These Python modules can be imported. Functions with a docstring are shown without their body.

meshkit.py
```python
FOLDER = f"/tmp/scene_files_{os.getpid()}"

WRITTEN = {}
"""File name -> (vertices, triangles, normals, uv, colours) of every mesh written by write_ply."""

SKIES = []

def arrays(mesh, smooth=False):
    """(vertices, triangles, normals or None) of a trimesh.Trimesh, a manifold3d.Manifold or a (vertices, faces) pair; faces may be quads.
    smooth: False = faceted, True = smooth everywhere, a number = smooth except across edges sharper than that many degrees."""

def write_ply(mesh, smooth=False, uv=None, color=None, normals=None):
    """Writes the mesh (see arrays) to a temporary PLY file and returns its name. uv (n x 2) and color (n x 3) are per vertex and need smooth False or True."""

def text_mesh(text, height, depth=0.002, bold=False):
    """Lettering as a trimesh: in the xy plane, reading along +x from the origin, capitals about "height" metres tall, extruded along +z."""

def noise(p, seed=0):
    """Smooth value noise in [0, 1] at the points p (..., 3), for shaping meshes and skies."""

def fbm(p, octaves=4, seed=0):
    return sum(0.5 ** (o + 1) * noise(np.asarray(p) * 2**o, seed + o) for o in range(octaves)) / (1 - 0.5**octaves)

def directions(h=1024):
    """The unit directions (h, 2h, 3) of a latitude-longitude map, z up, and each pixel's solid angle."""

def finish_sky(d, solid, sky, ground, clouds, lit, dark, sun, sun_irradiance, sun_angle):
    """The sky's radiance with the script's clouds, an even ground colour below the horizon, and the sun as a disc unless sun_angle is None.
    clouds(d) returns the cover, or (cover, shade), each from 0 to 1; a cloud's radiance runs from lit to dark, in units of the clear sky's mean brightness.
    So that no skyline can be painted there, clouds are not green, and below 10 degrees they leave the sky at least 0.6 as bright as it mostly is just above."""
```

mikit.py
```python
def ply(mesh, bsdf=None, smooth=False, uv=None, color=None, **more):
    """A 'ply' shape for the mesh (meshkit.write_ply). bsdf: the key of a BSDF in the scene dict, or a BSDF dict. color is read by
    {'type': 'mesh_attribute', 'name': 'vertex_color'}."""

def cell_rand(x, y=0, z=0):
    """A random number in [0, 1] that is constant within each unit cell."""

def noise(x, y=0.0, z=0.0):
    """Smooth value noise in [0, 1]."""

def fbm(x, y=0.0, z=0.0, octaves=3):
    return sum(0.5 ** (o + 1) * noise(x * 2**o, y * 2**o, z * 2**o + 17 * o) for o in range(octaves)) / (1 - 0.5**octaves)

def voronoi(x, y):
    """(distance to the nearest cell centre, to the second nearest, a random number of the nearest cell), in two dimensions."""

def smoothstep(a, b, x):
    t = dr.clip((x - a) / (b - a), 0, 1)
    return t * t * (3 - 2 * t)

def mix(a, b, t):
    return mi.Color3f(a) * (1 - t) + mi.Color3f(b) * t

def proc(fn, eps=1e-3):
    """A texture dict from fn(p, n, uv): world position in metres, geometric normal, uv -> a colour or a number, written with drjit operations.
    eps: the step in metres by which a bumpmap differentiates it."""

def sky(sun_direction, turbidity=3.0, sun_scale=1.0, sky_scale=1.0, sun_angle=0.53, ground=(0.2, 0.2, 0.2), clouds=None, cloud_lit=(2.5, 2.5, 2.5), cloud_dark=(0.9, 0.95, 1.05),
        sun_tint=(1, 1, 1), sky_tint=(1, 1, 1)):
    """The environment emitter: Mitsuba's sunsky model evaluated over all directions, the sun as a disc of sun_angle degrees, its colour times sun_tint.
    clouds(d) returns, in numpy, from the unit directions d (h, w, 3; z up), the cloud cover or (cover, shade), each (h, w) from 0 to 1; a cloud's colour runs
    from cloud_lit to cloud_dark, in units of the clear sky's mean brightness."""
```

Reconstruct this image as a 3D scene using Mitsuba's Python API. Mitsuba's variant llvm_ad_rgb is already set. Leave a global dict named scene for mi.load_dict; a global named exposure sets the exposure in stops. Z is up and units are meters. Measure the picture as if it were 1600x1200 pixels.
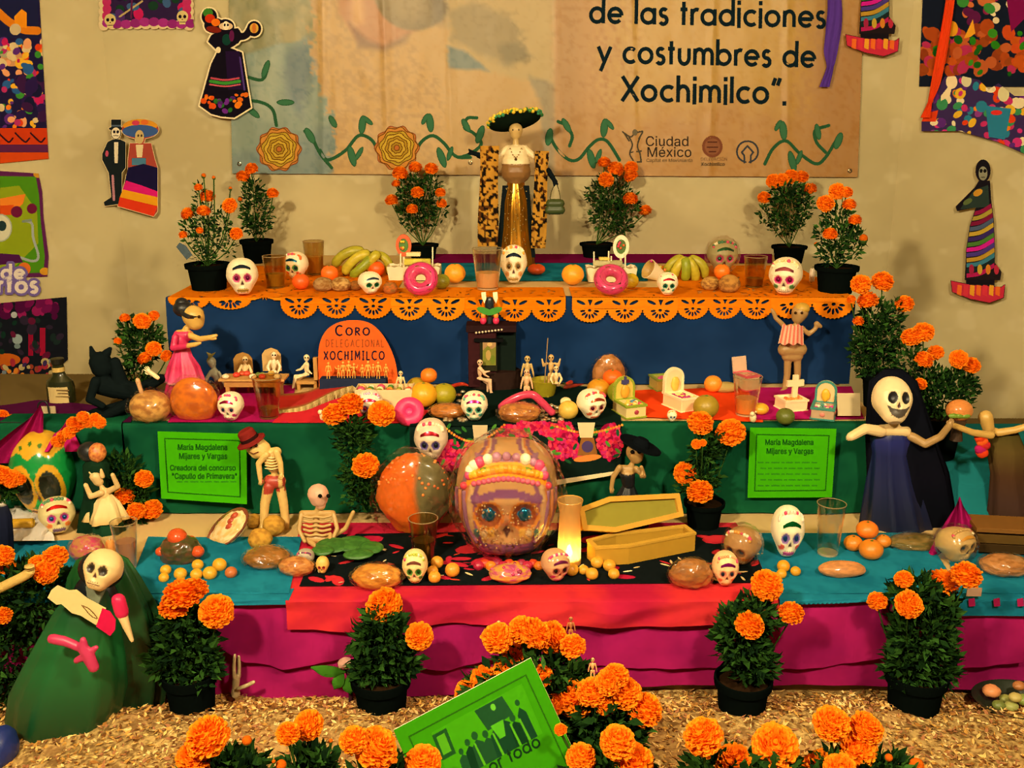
import math, random
import numpy as np, trimesh, mitsuba as mi, drjit as dr, mikit, meshkit, manifold3d as m3
from shapely.geometry import Polygon, Point, LineString, MultiPolygon, box as sbox
from shapely import affinity, union_all

T = mi.ScalarTransform4f
scene, labels = {}, {}
# ------------------------------------------------------------------ camera, lights, exposure
F_PX, PITCH, EYE = 1555.0, math.radians(15.0), 1.6
scene['camera'] = {'type': 'perspective', 'fov': math.degrees(2 * math.atan(800 / F_PX)), 'fov_axis': 'x', 'near_clip': 0.05, 'far_clip': 60.0,
                   'to_world': T().look_at(origin=[0, 0, EYE], target=[0, math.cos(PITCH), EYE - math.sin(PITCH)], up=[0, 0, 1])}
WARM = (1.0, 0.80, 0.47)
exposure = -0.10
scene['ambient'] = {'type': 'constant', 'radiance': {'type': 'rgb', 'value': [0.075 * c for c in WARM]}}


def lamp(key, x, y, z, sx, sy, power, aim=(0, 3.9, 0.7)):
    p = np.array([x, y, z], float)
    scene[key] = {'type': 'rectangle', 'to_world': T().look_at(origin=p.tolist(), target=list(aim), up=[0, 0.1, 1]) @ T().scale([sx, sy, 1]),
                  'emitter': {'type': 'area', 'radiance': {'type': 'rgb', 'value': [power / (4 * sx * sy) * c for c in WARM]}},
                  'bsdf': {'type': 'diffuse', 'reflectance': {'type': 'rgb', 'value': 0.6}}}
    labels[key] = {'label': 'small warm lamp panel under the ceiling in front of the altar, %s one' % ('left' if x < 0 else 'right'), 'category': 'lamp'}


lamp('ceiling_lamp', -1.15, 0.25, 2.5, 0.10, 0.10, 44.0)
lamp('ceiling_lamp_001', 1.1, 0.45, 2.45, 0.10, 0.10, 27.0)

# ------------------------------------------------------------------ pixel rulers of the 1600 x 1200 frame
CP, SP = math.cos(PITCH), math.sin(PITCH)


def ray(u, v):
    a, d = (u - 800) / F_PX, (v - 600) / F_PX
    return np.array([a, CP - d * SP, -(SP + d * CP)])


def onz(u, v, z):
    r = ray(u, v)
    return np.array([0, 0, EYE]) + r * ((z - EYE) / r[2])


def ony(u, v, y):
    r = ray(u, v)
    return np.array([0, 0, EYE]) + r * (y / r[1])


def mpp(p):
    """metres per pixel at a point"""
    return (p[1] * CP - (p[2] - EYE) * SP) / F_PX


class At:
    """A standing place: the pixel where a thing touches a level z (or a depth y); gives points of that depth."""

    def __init__(s, u, v, z=None, y=None, back=0.0):
        p = onz(u, v, z) if y is None else ony(u, v, y)
        s.u, s.v, s.y, s.z = u, v, p[1] + back, (z if z is not None else p[2])
        if back:
            p = np.array([ony(u, v, s.y)[0], s.y, s.z])
        s.s, s.x = mpp(p), p[0]
        s.p = np.array([s.x, s.y, s.z])

    def __call__(s, u, v, dy=0.0):
        return ony(u, v, s.y + dy)

    def h(s, v):
        return ony(s.u, v, s.y)[2] - s.z


# ------------------------------------------------------------------ meshes: a piece is (vertices, triangles, colours)
def C(c):
    if isinstance(c, str):
        c = [int(c[i:i + 2], 16) for i in (1, 3, 5)]
    c = np.asarray(c, float) / 255.0
    return np.where(c <= 0.04045, c / 12.92, ((c + 0.055) / 1.055) ** 2.4)


def pc(v, f, c):
    v = np.asarray(v, float)
    f = np.asarray(f, int)
    if f.shape[1] == 4:
        f = np.vstack([f[:, [0, 1, 2]], f[:, [0, 2, 3]]])
    c = C(c) if isinstance(c, (str, tuple)) else np.asarray(c, float)
    if c.ndim == 1:
        c = np.tile(c, (len(v), 1))
    return v, f, c


def cat(ps):
    ps = [p for p in ps if p is not None and len(p[0])]
    at = np.cumsum([0] + [len(p[0]) for p in ps])
    return np.vstack([p[0] for p in ps]), np.vstack([p[1] + a for p, a in zip(ps, at)]), np.vstack([p[2] for p in ps])


def explode(p):
    v, f, c = p
    return v[f].reshape(-1, 3), np.arange(len(f) * 3).reshape(-1, 3), c[f].reshape(-1, 3)


def rot(rx=0, ry=0, rz=0):
    a, b, c = np.radians([rx, ry, rz])
    X = np.array([[1, 0, 0], [0, math.cos(a), -math.sin(a)], [0, math.sin(a), math.cos(a)]])
    Y = np.array([[math.cos(b), 0, math.sin(b)], [0, 1, 0], [-math.sin(b), 0, math.cos(b)]])
    Z = np.array([[math.cos(c), -math.sin(c), 0], [math.sin(c), math.cos(c), 0], [0, 0, 1]])
    return Z @ Y @ X


def mv(p, loc=(0, 0, 0), s=1.0, rx=0, ry=0, rz=0):
    return (p[0] * np.asarray(s)) @ rot(rx, ry, rz).T + np.asarray(loc), p[1], p[2]


_ico = {}


def ico(n):
    if n not in _ico:
        m = trimesh.creation.icosphere(n)
        _ico[n] = (np.array(m.vertices), np.array(m.faces))
    return _ico[n]


def sph(loc, r, col, n=2):
    v, f = ico(n)
    return pc(v * np.asarray(r) + np.asarray(loc), f, col)


def blob(loc, r, col, n=3, amp=0.08, freq=2.5, seed=0, flat=None, col2=None, cf=4.0):
    """a lumpy ball; flat cuts its underside at that fraction of its radius; col2 mottles it"""
    v, f = ico(n)
    d = 1 + amp * 2 * (meshkit.fbm(v * freq + seed * 7.3, 3, seed) - 0.5)
    w = v * d[:, None]
    if flat is not None:
        w[:, 2] = np.maximum(w[:, 2], -flat)
    c = C(col) * np.ones((len(v), 1))
    if col2 is not None:
        t = np.clip((meshkit.fbm(v * cf + seed * 3.1 + 9, 3, seed + 5) - 0.42) * 5, 0, 1)[:, None]
        c = c * (1 - t) + C(col2) * t
    return w * np.asarray(r) + np.asarray(loc), f, c


def lathe(prof, col, seg=24, sharp=32, squash=1.0):
    """revolved profile [(r, z)] (or (r, z, colour)); ring doubled at sharp corners"""
    rings = []
    for i, q in enumerate(prof):
        c = C(q[2]) if len(q) > 2 else C(col)
        rings.append((q[0], q[1], c))
        if 0 < i < len(prof) - 1:
            a = np.array(q[:2]) - np.array(prof[i - 1][:2])
            b = np.array(prof[i + 1][:2]) - np.array(q[:2])
            la, lb = np.linalg.norm(a), np.linalg.norm(b)
            if la > 0 and lb > 0 and np.dot(a, b) / la / lb < math.cos(math.radians(sharp)):
                rings.append(None)
                rings.append((q[0], q[1], c))
    V, Fc, Cc, prev = [], [], [], None
    t = np.arange(seg) / seg * 2 * np.pi
    for q in rings:
        if q is None:
            prev = None
            continue
        i0 = sum(len(x) for x in V)
        V.append(np.c_[np.cos(t) * q[0], np.sin(t) * q[0] * squash, np.full(seg, q[1])])
        Cc.append(np.tile(q[2], (seg, 1)))
        if prev is not None:
            a = np.arange(seg)
            b = (a + 1) % seg
            Fc.append(np.c_[prev + a, prev + b, i0 + b, i0 + a])
        prev = i0
    return pc(np.vstack(V), np.vstack(Fc), np.vstack(Cc))


def bx(loc, size, col, bevel=0.08, rz=0, rx=0, ry=0):
    """a box with its edges taken off, centred at loc"""
    s = np.asarray(size, float) / 2
    b = bevel * s.min()
    pts = []
    for q in np.ndindex(2, 2, 2):
        g = np.array(q) * 2 - 1
        for k in range(3):
            e = s.copy()
            e[k] -= 0
            w = s - b
            w[k] = s[k]
            pts.append(g * w)
    h = trimesh.Trimesh(pts).convex_hull if False else trimesh.convex.convex_hull(np.array(pts))
    p = explode(pc(h.vertices, h.faces, col))
    return mv(p, loc, 1, rx, ry, rz)


def tube(pts, rad, col, seg=6):
    p = np.asarray(pts, float)
    rad = np.broadcast_to(np.asarray(rad, float), (len(p),))
    t = np.gradient(p, axis=0)
    t /= np.linalg.norm(t, axis=1, keepdims=True) + 1e-12
    ref = np.array([0, 0, 1.0]) if abs(t[:, 2]).mean() < 0.8 else np.array([1.0, 0, 0])
    a = np.cross(t, ref)
    a /= np.linalg.norm(a, axis=1, keepdims=True) + 1e-12
    b = np.cross(t, a)
    g = np.arange(seg) / seg * 2 * np.pi
    v = p[:, None] + rad[:, None, None] * (np.cos(g)[None, :, None] * a[:, None] + np.sin(g)[None, :, None] * b[:, None])
    n = len(p)
    i, j = np.meshgrid(np.arange(n - 1), np.arange(seg), indexing='ij')
    q = np.stack([i * seg + j, i * seg + (j + 1) % seg, (i + 1) * seg + (j + 1) % seg, (i + 1) * seg + j], -1).reshape(-1, 4)
    V = np.vstack([v.reshape(-1, 3), p[:1], p[-1:]])
    k = np.arange(seg)
    cap = np.vstack([np.c_[np.full(seg, n * seg), (k + 1) % seg, k], np.c_[np.full(seg, n * seg + 1), (n - 1) * seg + k, (n - 1) * seg + (k + 1) % seg]])
    return pc(V, np.vstack([q[:, [0, 1, 2]], q[:, [0, 2, 3]], cap]), col)


def curve(pts, n=24):
    """Catmull-Rom through the points"""
    p = np.asarray(pts, float)
    p = np.vstack([2 * p[0] - p[1], p, 2 * p[-1] - p[-2]])
    out = []
    m = len(p) - 3
    for t in np.linspace(0, m - 1e-9, n):
        i, w = int(t), t - int(t)
        a, b, c, d = p[i:i + 4]
        out.append(0.5 * (2 * b + (c - a) * w + (2 * a - 5 * b + 4 * c - d) * w * w + (3 * b - a - 3 * c + d) * w ** 3))
    return np.array(out)


def grid(P, col):
    """(n, m, 3) points as a sheet"""
    n, m = P.shape[:2]
    i, j = np.meshgrid(np.arange(n - 1), np.arange(m - 1), indexing='ij')
    q = np.stack([i * m + j, (i + 1) * m + j, (i + 1) * m + j + 1, i * m + j + 1], -1).reshape(-1, 4)
    c = np.asarray(col, float).reshape(-1, 3) if isinstance(col, np.ndarray) and col.ndim == 3 else col
    return pc(P.reshape(-1, 3), q, c)


def body(bones, col, seg=12, smooth=4, edge=None):
    """one continuous surface around bones (p0, r0, p1, r1)"""
    parts = []
    for p0, r0, p1, r1 in bones:
        a = m3.Manifold.sphere(float(r0), seg).translate([float(x) for x in p0])
        b = m3.Manifold.sphere(float(r1), seg).translate([float(x) for x in p1])
        parts.append(m3.Manifold.batch_hull([a, b]))
    m = m3.Manifold.batch_boolean(parts, m3.OpType.Add)
    if edge:
        m = m.refine_to_length(float(edge))
    q = m.to_mesh()
    t = trimesh.Trimesh(q.vert_properties[:, :3], q.tri_verts)
    if smooth:
        trimesh.smoothing.filter_taubin(t, iterations=smooth)
    v = np.array(t.vertices)
    return pc(v, np.array(t.faces), col(v) if callable(col) else col)


def polys(g):
    return [x for x in getattr(g, 'geoms', [g]) if x.geom_type == 'Polygon' and x.area > 1e-9]


def flat2(g):
    V, Fc, n = [], [], 0
    for q in polys(g):
        v, f = trimesh.creation.triangulate_polygon(q, engine='earcut')
        V.append(v)
        Fc.append(np.asarray(f) + n)
        n += len(v)
    return (np.vstack(V), np.vstack(Fc)) if V else (np.zeros((0, 2)), np.zeros((0, 3), int))


def plate(g, t, col):
    """a shape of the xy plane with thickness t along z"""
    ms = [trimesh.creation.extrude_polygon(q, t, engine='earcut') for q in polys(g)]
    return cat([explode(pc(m.vertices, m.faces, col)) for m in ms])


def ell(u, v, a, b=None, r=0, n=28):
    t = np.arange(n) / n * 2 * np.pi
    g = Polygon(np.c_[np.cos(t) * a, np.sin(t) * (b or a)])
    return affinity.translate(affinity.rotate(g, r), u, v)


def pol(*pts):
    return Polygon(np.array(pts, float).reshape(-1, 2)).buffer(0)


def line(pts, w, n=24):
    p = np.array(pts, float).reshape(-1, 2)
    return LineString(curve(p, n) if len(p) > 2 else p).buffer(w / 2)


# ------------------------------------------------------------------ entries
def numbered(key):
    if key not in taken:
        taken[key] = 0
        return key
    taken[key] += 1
    return '%s_%03d' % (key, taken[key])


taken = {}


def thing(name, label, cat_, group=None):
    key = numbered(name)
    labels[key] = {'label': label, 'category': cat_}
    if group:
        labels[key]['group'] = group
    return key


def shape(p, mat, smooth=True):
    m = trimesh.Trimesh(p[0], p[1], process=False)
    if mat in NO_COLOUR:
        return mikit.ply(m, 'mat_' + mat, smooth=smooth and mat != 'cellophane')
    return mikit.ply(m, 'mat_' + mat, smooth=smooth, color=p[2])


def part(parent, name, p, mat='matte', label=None, kind=None):
    p = cat(p) if isinstance(p, list) else p
    key = numbered(parent + '__' + name)
    scene[key] = shape(p, mat)
    if label or kind:
        labels[key] = {k: x for k, x in (('label', label), ('kind', kind)) if x}
    return key


def solo(name, p, mat, label, cat_, group=None, kind=None):
    p = cat(p) if isinstance(p, list) else p
    key = thing(name, label, cat_, group)
    if kind:
        labels[key]['kind'] = kind
    scene[key] = shape(p, mat)
    return key


def struct(name, p, mat, label, smooth=True):
    p = cat(p) if isinstance(p, list) else p
    scene[name] = shape(p, mat)
    labels[name] = {'label': label, 'category': name.split('_')[0], 'kind': 'structure'}


# ------------------------------------------------------------------ materials
NO_COLOUR = set()
VC = {'type': 'mesh_attribute', 'name': 'vertex_color'}


def material(key, base=VC, two=True, **kw):
    b = {'type': 'principled', 'base_color': base, **kw} if kw else {'type': 'diffuse', 'reflectance': base}
    scene['mat_' + key] = {'type': 'twosided', 'bsdf': b} if two else b
    if base is not VC:
        NO_COLOUR.add(key)


material('matte')
material('satin', roughness=0.42, specular=0.5)
material('gloss', roughness=0.13, specular=0.6, clearcoat=0.7, clearcoat_gloss=0.95)
material('paper')
material('foil', roughness=0.22, metallic=0.85, specular=0.6)
material('leaf')
for k, tint, refl in (('clear_glass', (0.94, 0.92, 0.86), 1.0), ('amber_glass', (0.86, 0.76, 0.55), 1.0), ('cellophane', (0.97, 0.96, 0.94), 1.0), ('dark_glass', (0.32, 0.34, 0.16), 1.0)):
    scene['mat_' + k] = {'type': 'thindielectric', 'int_ior': 1.5, 'specular_transmittance': {'type': 'rgb', 'value': list(tint)}}
    NO_COLOUR.add(k)
scene['mat_glow_glass'] = {'type': 'principledthin', 'base_color': {'type': 'rgb', 'value': [0.95, 0.62, 0.22]}, 'roughness': 0.3, 'diff_trans': 1.2, 'spec_trans': 0.35, 'eta': 1.4}
NO_COLOUR.add('glow_glass')


def wall_tone(p, n, uv):
    a = mikit.fbm(p.x * 2.1, p.y * 2.1, p.z * 2.1, 4)
    b = mikit.fbm(p.x * 9 + 5, p.y * 9, p.z * 9, 3)
    c = mikit.mix((0.60, 0.515, 0.285), (0.50, 0.42, 0.225), mikit.smoothstep(0.35, 0.65, a))
    return mikit.mix(c, (0.66, 0.58, 0.36), 0.5 * mikit.smoothstep(0.55, 0.75, b))


def wall_relief(p, n, uv):
    return mikit.fbm(p.x * 60, p.y * 60, p.z * 60, 3)


def saw_tone(p, n, uv):
    a = mikit.fbm(p.x * 90, p.y * 90, p.z * 60, 3)
    b = mikit.fbm(p.x * 12, p.y * 12, 3.0, 3)
    c = mikit.mix((0.20, 0.11, 0.035), (0.56, 0.37, 0.13), mikit.smoothstep(0.3, 0.7, a))
    return mikit.mix(c, (0.42, 0.22, 0.08), 0.5 * mikit.smoothstep(0.45, 0.65, b))


def weave(k):
    return lambda p, n, uv: mikit.noise(p.x * k, p.y * k, p.z * k) + 0.6 * mikit.fbm(p.x * 25, p.y * 25, p.z * 25, 3)


def cloth_tone(a, b, f=6.0):
    return lambda p, n, uv: mikit.mix(a, b, mikit.smoothstep(0.3, 0.7, mikit.fbm(p.x * f, p.y * f, p.z * f, 4)))


def bumped(key, base, tex, scale, **kw):
    b = {'type': 'diffuse', 'reflectance': base}
    scene['mat_' + key] = {'type': 'twosided', 'bsdf': {'type': 'bumpmap', 'arbitrary': mikit.proc(tex, 1e-3), 'scale': scale, 'bsdf': b} if scale > 0.003 else b}
    NO_COLOUR.add(key)


bumped('plaster', mikit.proc(wall_tone), wall_relief, 0.0008, roughness=0.85, specular=0.2)
_w = weave(420.0)
bumped('blue_fabric', mikit.proc(cloth_tone((0.006, 0.024, 0.085), (0.010, 0.036, 0.12))), _w, 0.0012, roughness=0.8, specular=0.15)
bumped('green_fabric', mikit.proc(cloth_tone((0.004, 0.055, 0.028), (0.007, 0.090, 0.038))), _w, 0.0012, roughness=0.75, specular=0.2)
bumped('magenta_fabric', mikit.proc(cloth_tone((0.25, 0.008, 0.09), (0.37, 0.012, 0.12))), _w, 0.0012, roughness=0.75, specular=0.2)
bumped('red_fabric', mikit.proc(cloth_tone((0.42, 0.012, 0.050), (0.60, 0.030, 0.036))), _w, 0.001, roughness=0.7, specular=0.2)
bumped('teal_paper', mikit.proc(cloth_tone((0.008, 0.14, 0.24), (0.014, 0.21, 0.33), 14.0)), _w, 0.0012, roughness=0.6, specular=0.3)
bumped('sawdust', mikit.proc(saw_tone), weave(160.0), 0.004, roughness=0.95, specular=0.05)

# levels of the altar: top, front and back of the three steps, and the wall
Z1, Z2, Z3 = 0.33, 0.64, 0.966
Y1, Y2, Y3, YW = 2.51, 3.087, 3.583, 4.75
SPLAY = math.radians(33)
XL, XR = -1.85, 1.80
# ------------------------------------------------------------------ the room
def quad(a, b, c, d, n=2):
    a, b, c, d = (np.array(q, float) for q in (a, b, c, d))
    s, t = np.meshgrid(np.linspace(0, 1, n), np.linspace(0, 1, n), indexing='ij')
    s, t = s[..., None], t[..., None]
    return grid(a * (1 - s) * (1 - t) + b * s * (1 - t) + c * s * t + d * (1 - s) * t, '#ffffff')


HC = 3.1
lx, ly = XL - 4.0 * math.cos(SPLAY), YW - 4.0 * math.sin(SPLAY)
rx_, ry_ = XR + 4.0 * math.cos(SPLAY), YW - 4.0 * math.sin(SPLAY)
struct('wall_back', quad((XL, YW, 0), (XR, YW, 0), (XR, YW, HC), (XL, YW, HC)), 'plaster', 'cream plaster wall behind the altar')
struct('wall_left', quad((lx, ly, 0), (XL, YW, 0), (XL, YW, HC), (lx, ly, HC)), 'plaster', 'cream plaster wall on the left, turned towards the altar')
struct('wall_right', quad((XR, YW, 0), (rx_, ry_, 0), (rx_, ry_, HC), (XR, YW, HC)), 'plaster', 'cream plaster wall on the right, turned towards the altar')
struct('ceiling', quad((-5.5, -3, HC), (5.5, -3, HC), (5.5, 4.8, HC), (-5.5, 4.8, HC)), 'plaster', 'plain cream ceiling')
# floor under a spread of sawdust
gx, gy = np.meshgrid(np.linspace(-3.2, 3.2, 260), np.linspace(-0.5, 2.56, 150), indexing='ij')
gp = np.stack([gx, gy, 0 * gx], -1)
mound = 0.05 * np.exp(-((gx + 0.55) / 0.45) ** 2 - ((gy - 2.33) / 0.14) ** 2) + 0.045 * np.exp(-((gx - 0.95) / 0.3) ** 2 - ((gy - 2.36) / 0.12) ** 2) + 0.03 * np.exp(-((gx + 0.1) / 0.2) ** 2 - ((gy - 2.36) / 0.1) ** 2)
gp[..., 2] = 0.004 + 0.058 * np.clip((gx + 1.55) / 0.5, 0, 1) * np.clip((gy - 1.7) / 0.5, 0, 1) * np.clip((2.47 - gy) / 0.14, 0.12, 1) + mound * .3 + 0.022 * (meshkit.fbm(gp * 9, 4, 3) - 0.5) + 0.012 * (meshkit.fbm(gp * 45, 2, 8) - 0.5)
struct('floor', quad((-6, -3, 0), (6, -3, 0), (6, 4.8, 0), (-6, 4.8, 0)), 'plaster', 'floor of the room under the sawdust')


def ground(x, y):
    i = int(np.clip((x + 3.2) / 6.4 * 259, 0, 259))
    j = int(np.clip((y + 0.5) / 3.06 * 149, 0, 149))
    return gp[i, j, 2]


rng = np.random.default_rng(5)
solo('sawdust_bed', grid(gp, '#c89a50'), 'sawdust', 'golden sawdust strewn over the floor in front of the altar', 'sawdust', kind='stuff')
n = 30000
cx, cy = rng.uniform(-1.5, 1.5, n), rng.uniform(1.55, 2.52, n)
ii = np.clip(((cx + 3.2) / 6.4 * 259).astype(int), 0, 259)
jj = np.clip(((cy + 0.5) / 3.06 * 149).astype(int), 0, 149)
base = np.stack([cx, cy, gp[ii, jj, 2] + rng.uniform(0.0, 0.005, n)], -1)
ang = rng.uniform(0, 6.28, n)
ln, wd = rng.uniform(0.004, 0.013, n), rng.uniform(0.002, 0.0055, n)
ax = np.stack([np.cos(ang), np.sin(ang), rng.uniform(-.5, .5, n)], -1) * ln[:, None]
bx_ = np.stack([-np.sin(ang), np.cos(ang), rng.uniform(-.5, .5, n)], -1) * wd[:, None]
V = np.stack([base - ax, base + bx_, base + ax, base - bx_], 1).reshape(-1, 3)
k = np.arange(n)[:, None] * 4
tones = np.array([C('#e8bc70'), C('#c8964a'), C('#a06c34'), C('#6c4422'), C('#f0cc88'), C('#a8704a')])
solo('wood_chips', pc(V, np.hstack([k, k + 1, k + 2, k + 3]), np.repeat(tones[rng.integers(0, 6, n)], 4, 0)), 'matte', 'loose pale wood shavings on top of the sawdust', 'wood shavings', kind='stuff')

# ------------------------------------------------------------------ the steps: boards under paper, cloths in front
def step(name, x0, x1, y0, y1, z0, z1, label):
    t = thing(name, label, 'altar step')
    part(t, 'top_board', bx(((x0 + x1) / 2, (y0 + y1) / 2, z1 - 0.010), (x1 - x0, y1 - y0, 0.02), '#d2b27a', 0.1), 'paper', 'cream papered top')
    part(t, 'front_board', bx(((x0 + x1) / 2, y0 + 0.03, (z0 + z1 - 0.02) / 2), (x1 - x0 - 0.01, 0.02, z1 - z0 - 0.02), '#8c6b41', 0.1), 'matte')
    for x in (x0 + 0.03, x1 - 0.03):
        part(t, 'side_board', bx((x, (y0 + y1) / 2, (z0 + z1 - 0.02) / 2), (0.02, y1 - y0 - 0.08, z1 - z0 - 0.02), '#8c6b41', 0.1), 'matte')


step('lower_step', -2.2, 2.2, Y1, YW - 0.62, 0.0, Z1, 'lowest and widest step of the altar, papered cream on top')
step('middle_step', -1.26, 1.22, Y2, YW - 0.04, Z1, Z2, 'middle step of the altar, papered cream on top')
step('upper_step', -1.26, 1.25, Y3, YW - 0.02, Z2, Z3, 'highest step of the altar, against the wall')


def drape(x0, x1, ztop, hem, y, n=(160, 40), fold=0.012, freq=9.0, seed=0, overlap=0.03, flare=0.02):
    """a cloth hung over an edge at depth y: hem(x) gives its lower edge, folds grow downwards"""
    xs = np.linspace(x0, x1, n[0])
    ts = np.linspace(-0.12, 1, n[1])
    P = np.zeros((n[0], n[1], 3))
    for i, x in enumerate(xs):
        zb = hem(x)
        w = meshkit.fbm(np.array([[x * freq, seed * 3.7, 0.0]]), 3, seed)[0] - 0.5
        for j, t in enumerate(ts):
            if t < 0:
                P[i, j] = (x, y + overlap * (-t / 0.12), ztop + 0.0015)
            else:
                w2 = meshkit_noise1(x * freq * 0.5 + t * 1.3, seed)
                P[i, j] = (x, y - 0.004 - (fold * (0.5 + w * 2.2 + 0.7 * w2) * min(1, t * 2.5) + flare * t), ztop + 0.0015 - t * (ztop - zb))
    return P


def meshkit_noise1(x, seed):
    return math.sin(x * 2.1 + seed) * 0.5 + math.sin(x * 5.3 + 2 * seed) * 0.25


xa = lambda u, v, y: ony(u, v, y)[0]
solo('blue_cloth', grid(drape(-1.26, 1.25, Z3, lambda x: Z2 + 0.004, Y3 - 0.004, fold=0.010, freq=7, seed=2, flare=0.0), '#ffffff'), 'blue_fabric', 'dark blue cloth hung over the front of the highest step', 'cloth')
solo('green_cloth', grid(drape(-1.262, 1.222, Z2, lambda x: Z1 + 0.004, Y2 - 0.004, fold=0.012, freq=6, seed=5, flare=0.0), '#ffffff'), 'green_fabric', 'dark green cloth hung over the front of the middle step', 'cloth')
solo('magenta_cloth', grid(drape(-2.2, 2.2, Z1, lambda x: 0.03 + 0.02 * math.sin(x * 2.3), Y1 - 0.004, (300, 40), fold=0.014, freq=5.5, seed=8, flare=0.0), '#ffffff'), 'magenta_fabric', 'deep magenta cloth hanging from the lowest step down to the sawdust', 'cloth')


def swag(u0, u1, vtop, hems, seed):
    x0, x1 = xa(u0, vtop, Y1), xa(u1, vtop, Y1)
    us, vs = zip(*hems)
    xs = [xa(a, b, Y1 - 0.05) for a, b in hems]
    zs = [ony(a, b, Y1 - 0.05)[2] for a, b in hems]
    return grid(drape(x0, x1, Z1 + 0.001, lambda x: float(np.interp(x, xs, zs)), Y1 - 0.022, (120, 36), fold=0.014, freq=10.0, seed=seed, overlap=0.035, flare=0.004), '#ffffff')


solo('magenta_valance', swag(335, 610, 945, [(335, 1010), (380, 1040), (440, 1050), (500, 1040), (560, 1030), (610, 1040)], 11), 'magenta_fabric', 'left of the three short pleated magenta cloths over the magenta front', 'cloth')
solo('magenta_valance', swag(640, 1135, 945, [(640, 1046), (700, 1050), (760, 1035), (900, 1046), (1000, 1050), (1135, 1050)], 13), 'magenta_fabric', 'middle and widest of the three short magenta cloths over the magenta front', 'cloth')
solo('magenta_valance', swag(1200, 1600, 945, [(1200, 1048), (1290, 1050), (1360, 1036), (1400, 1030), (1480, 1050), (1600, 1040)], 17), 'magenta_fabric', 'right of the three short pleated magenta cloths over the magenta front', 'cloth')


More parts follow.
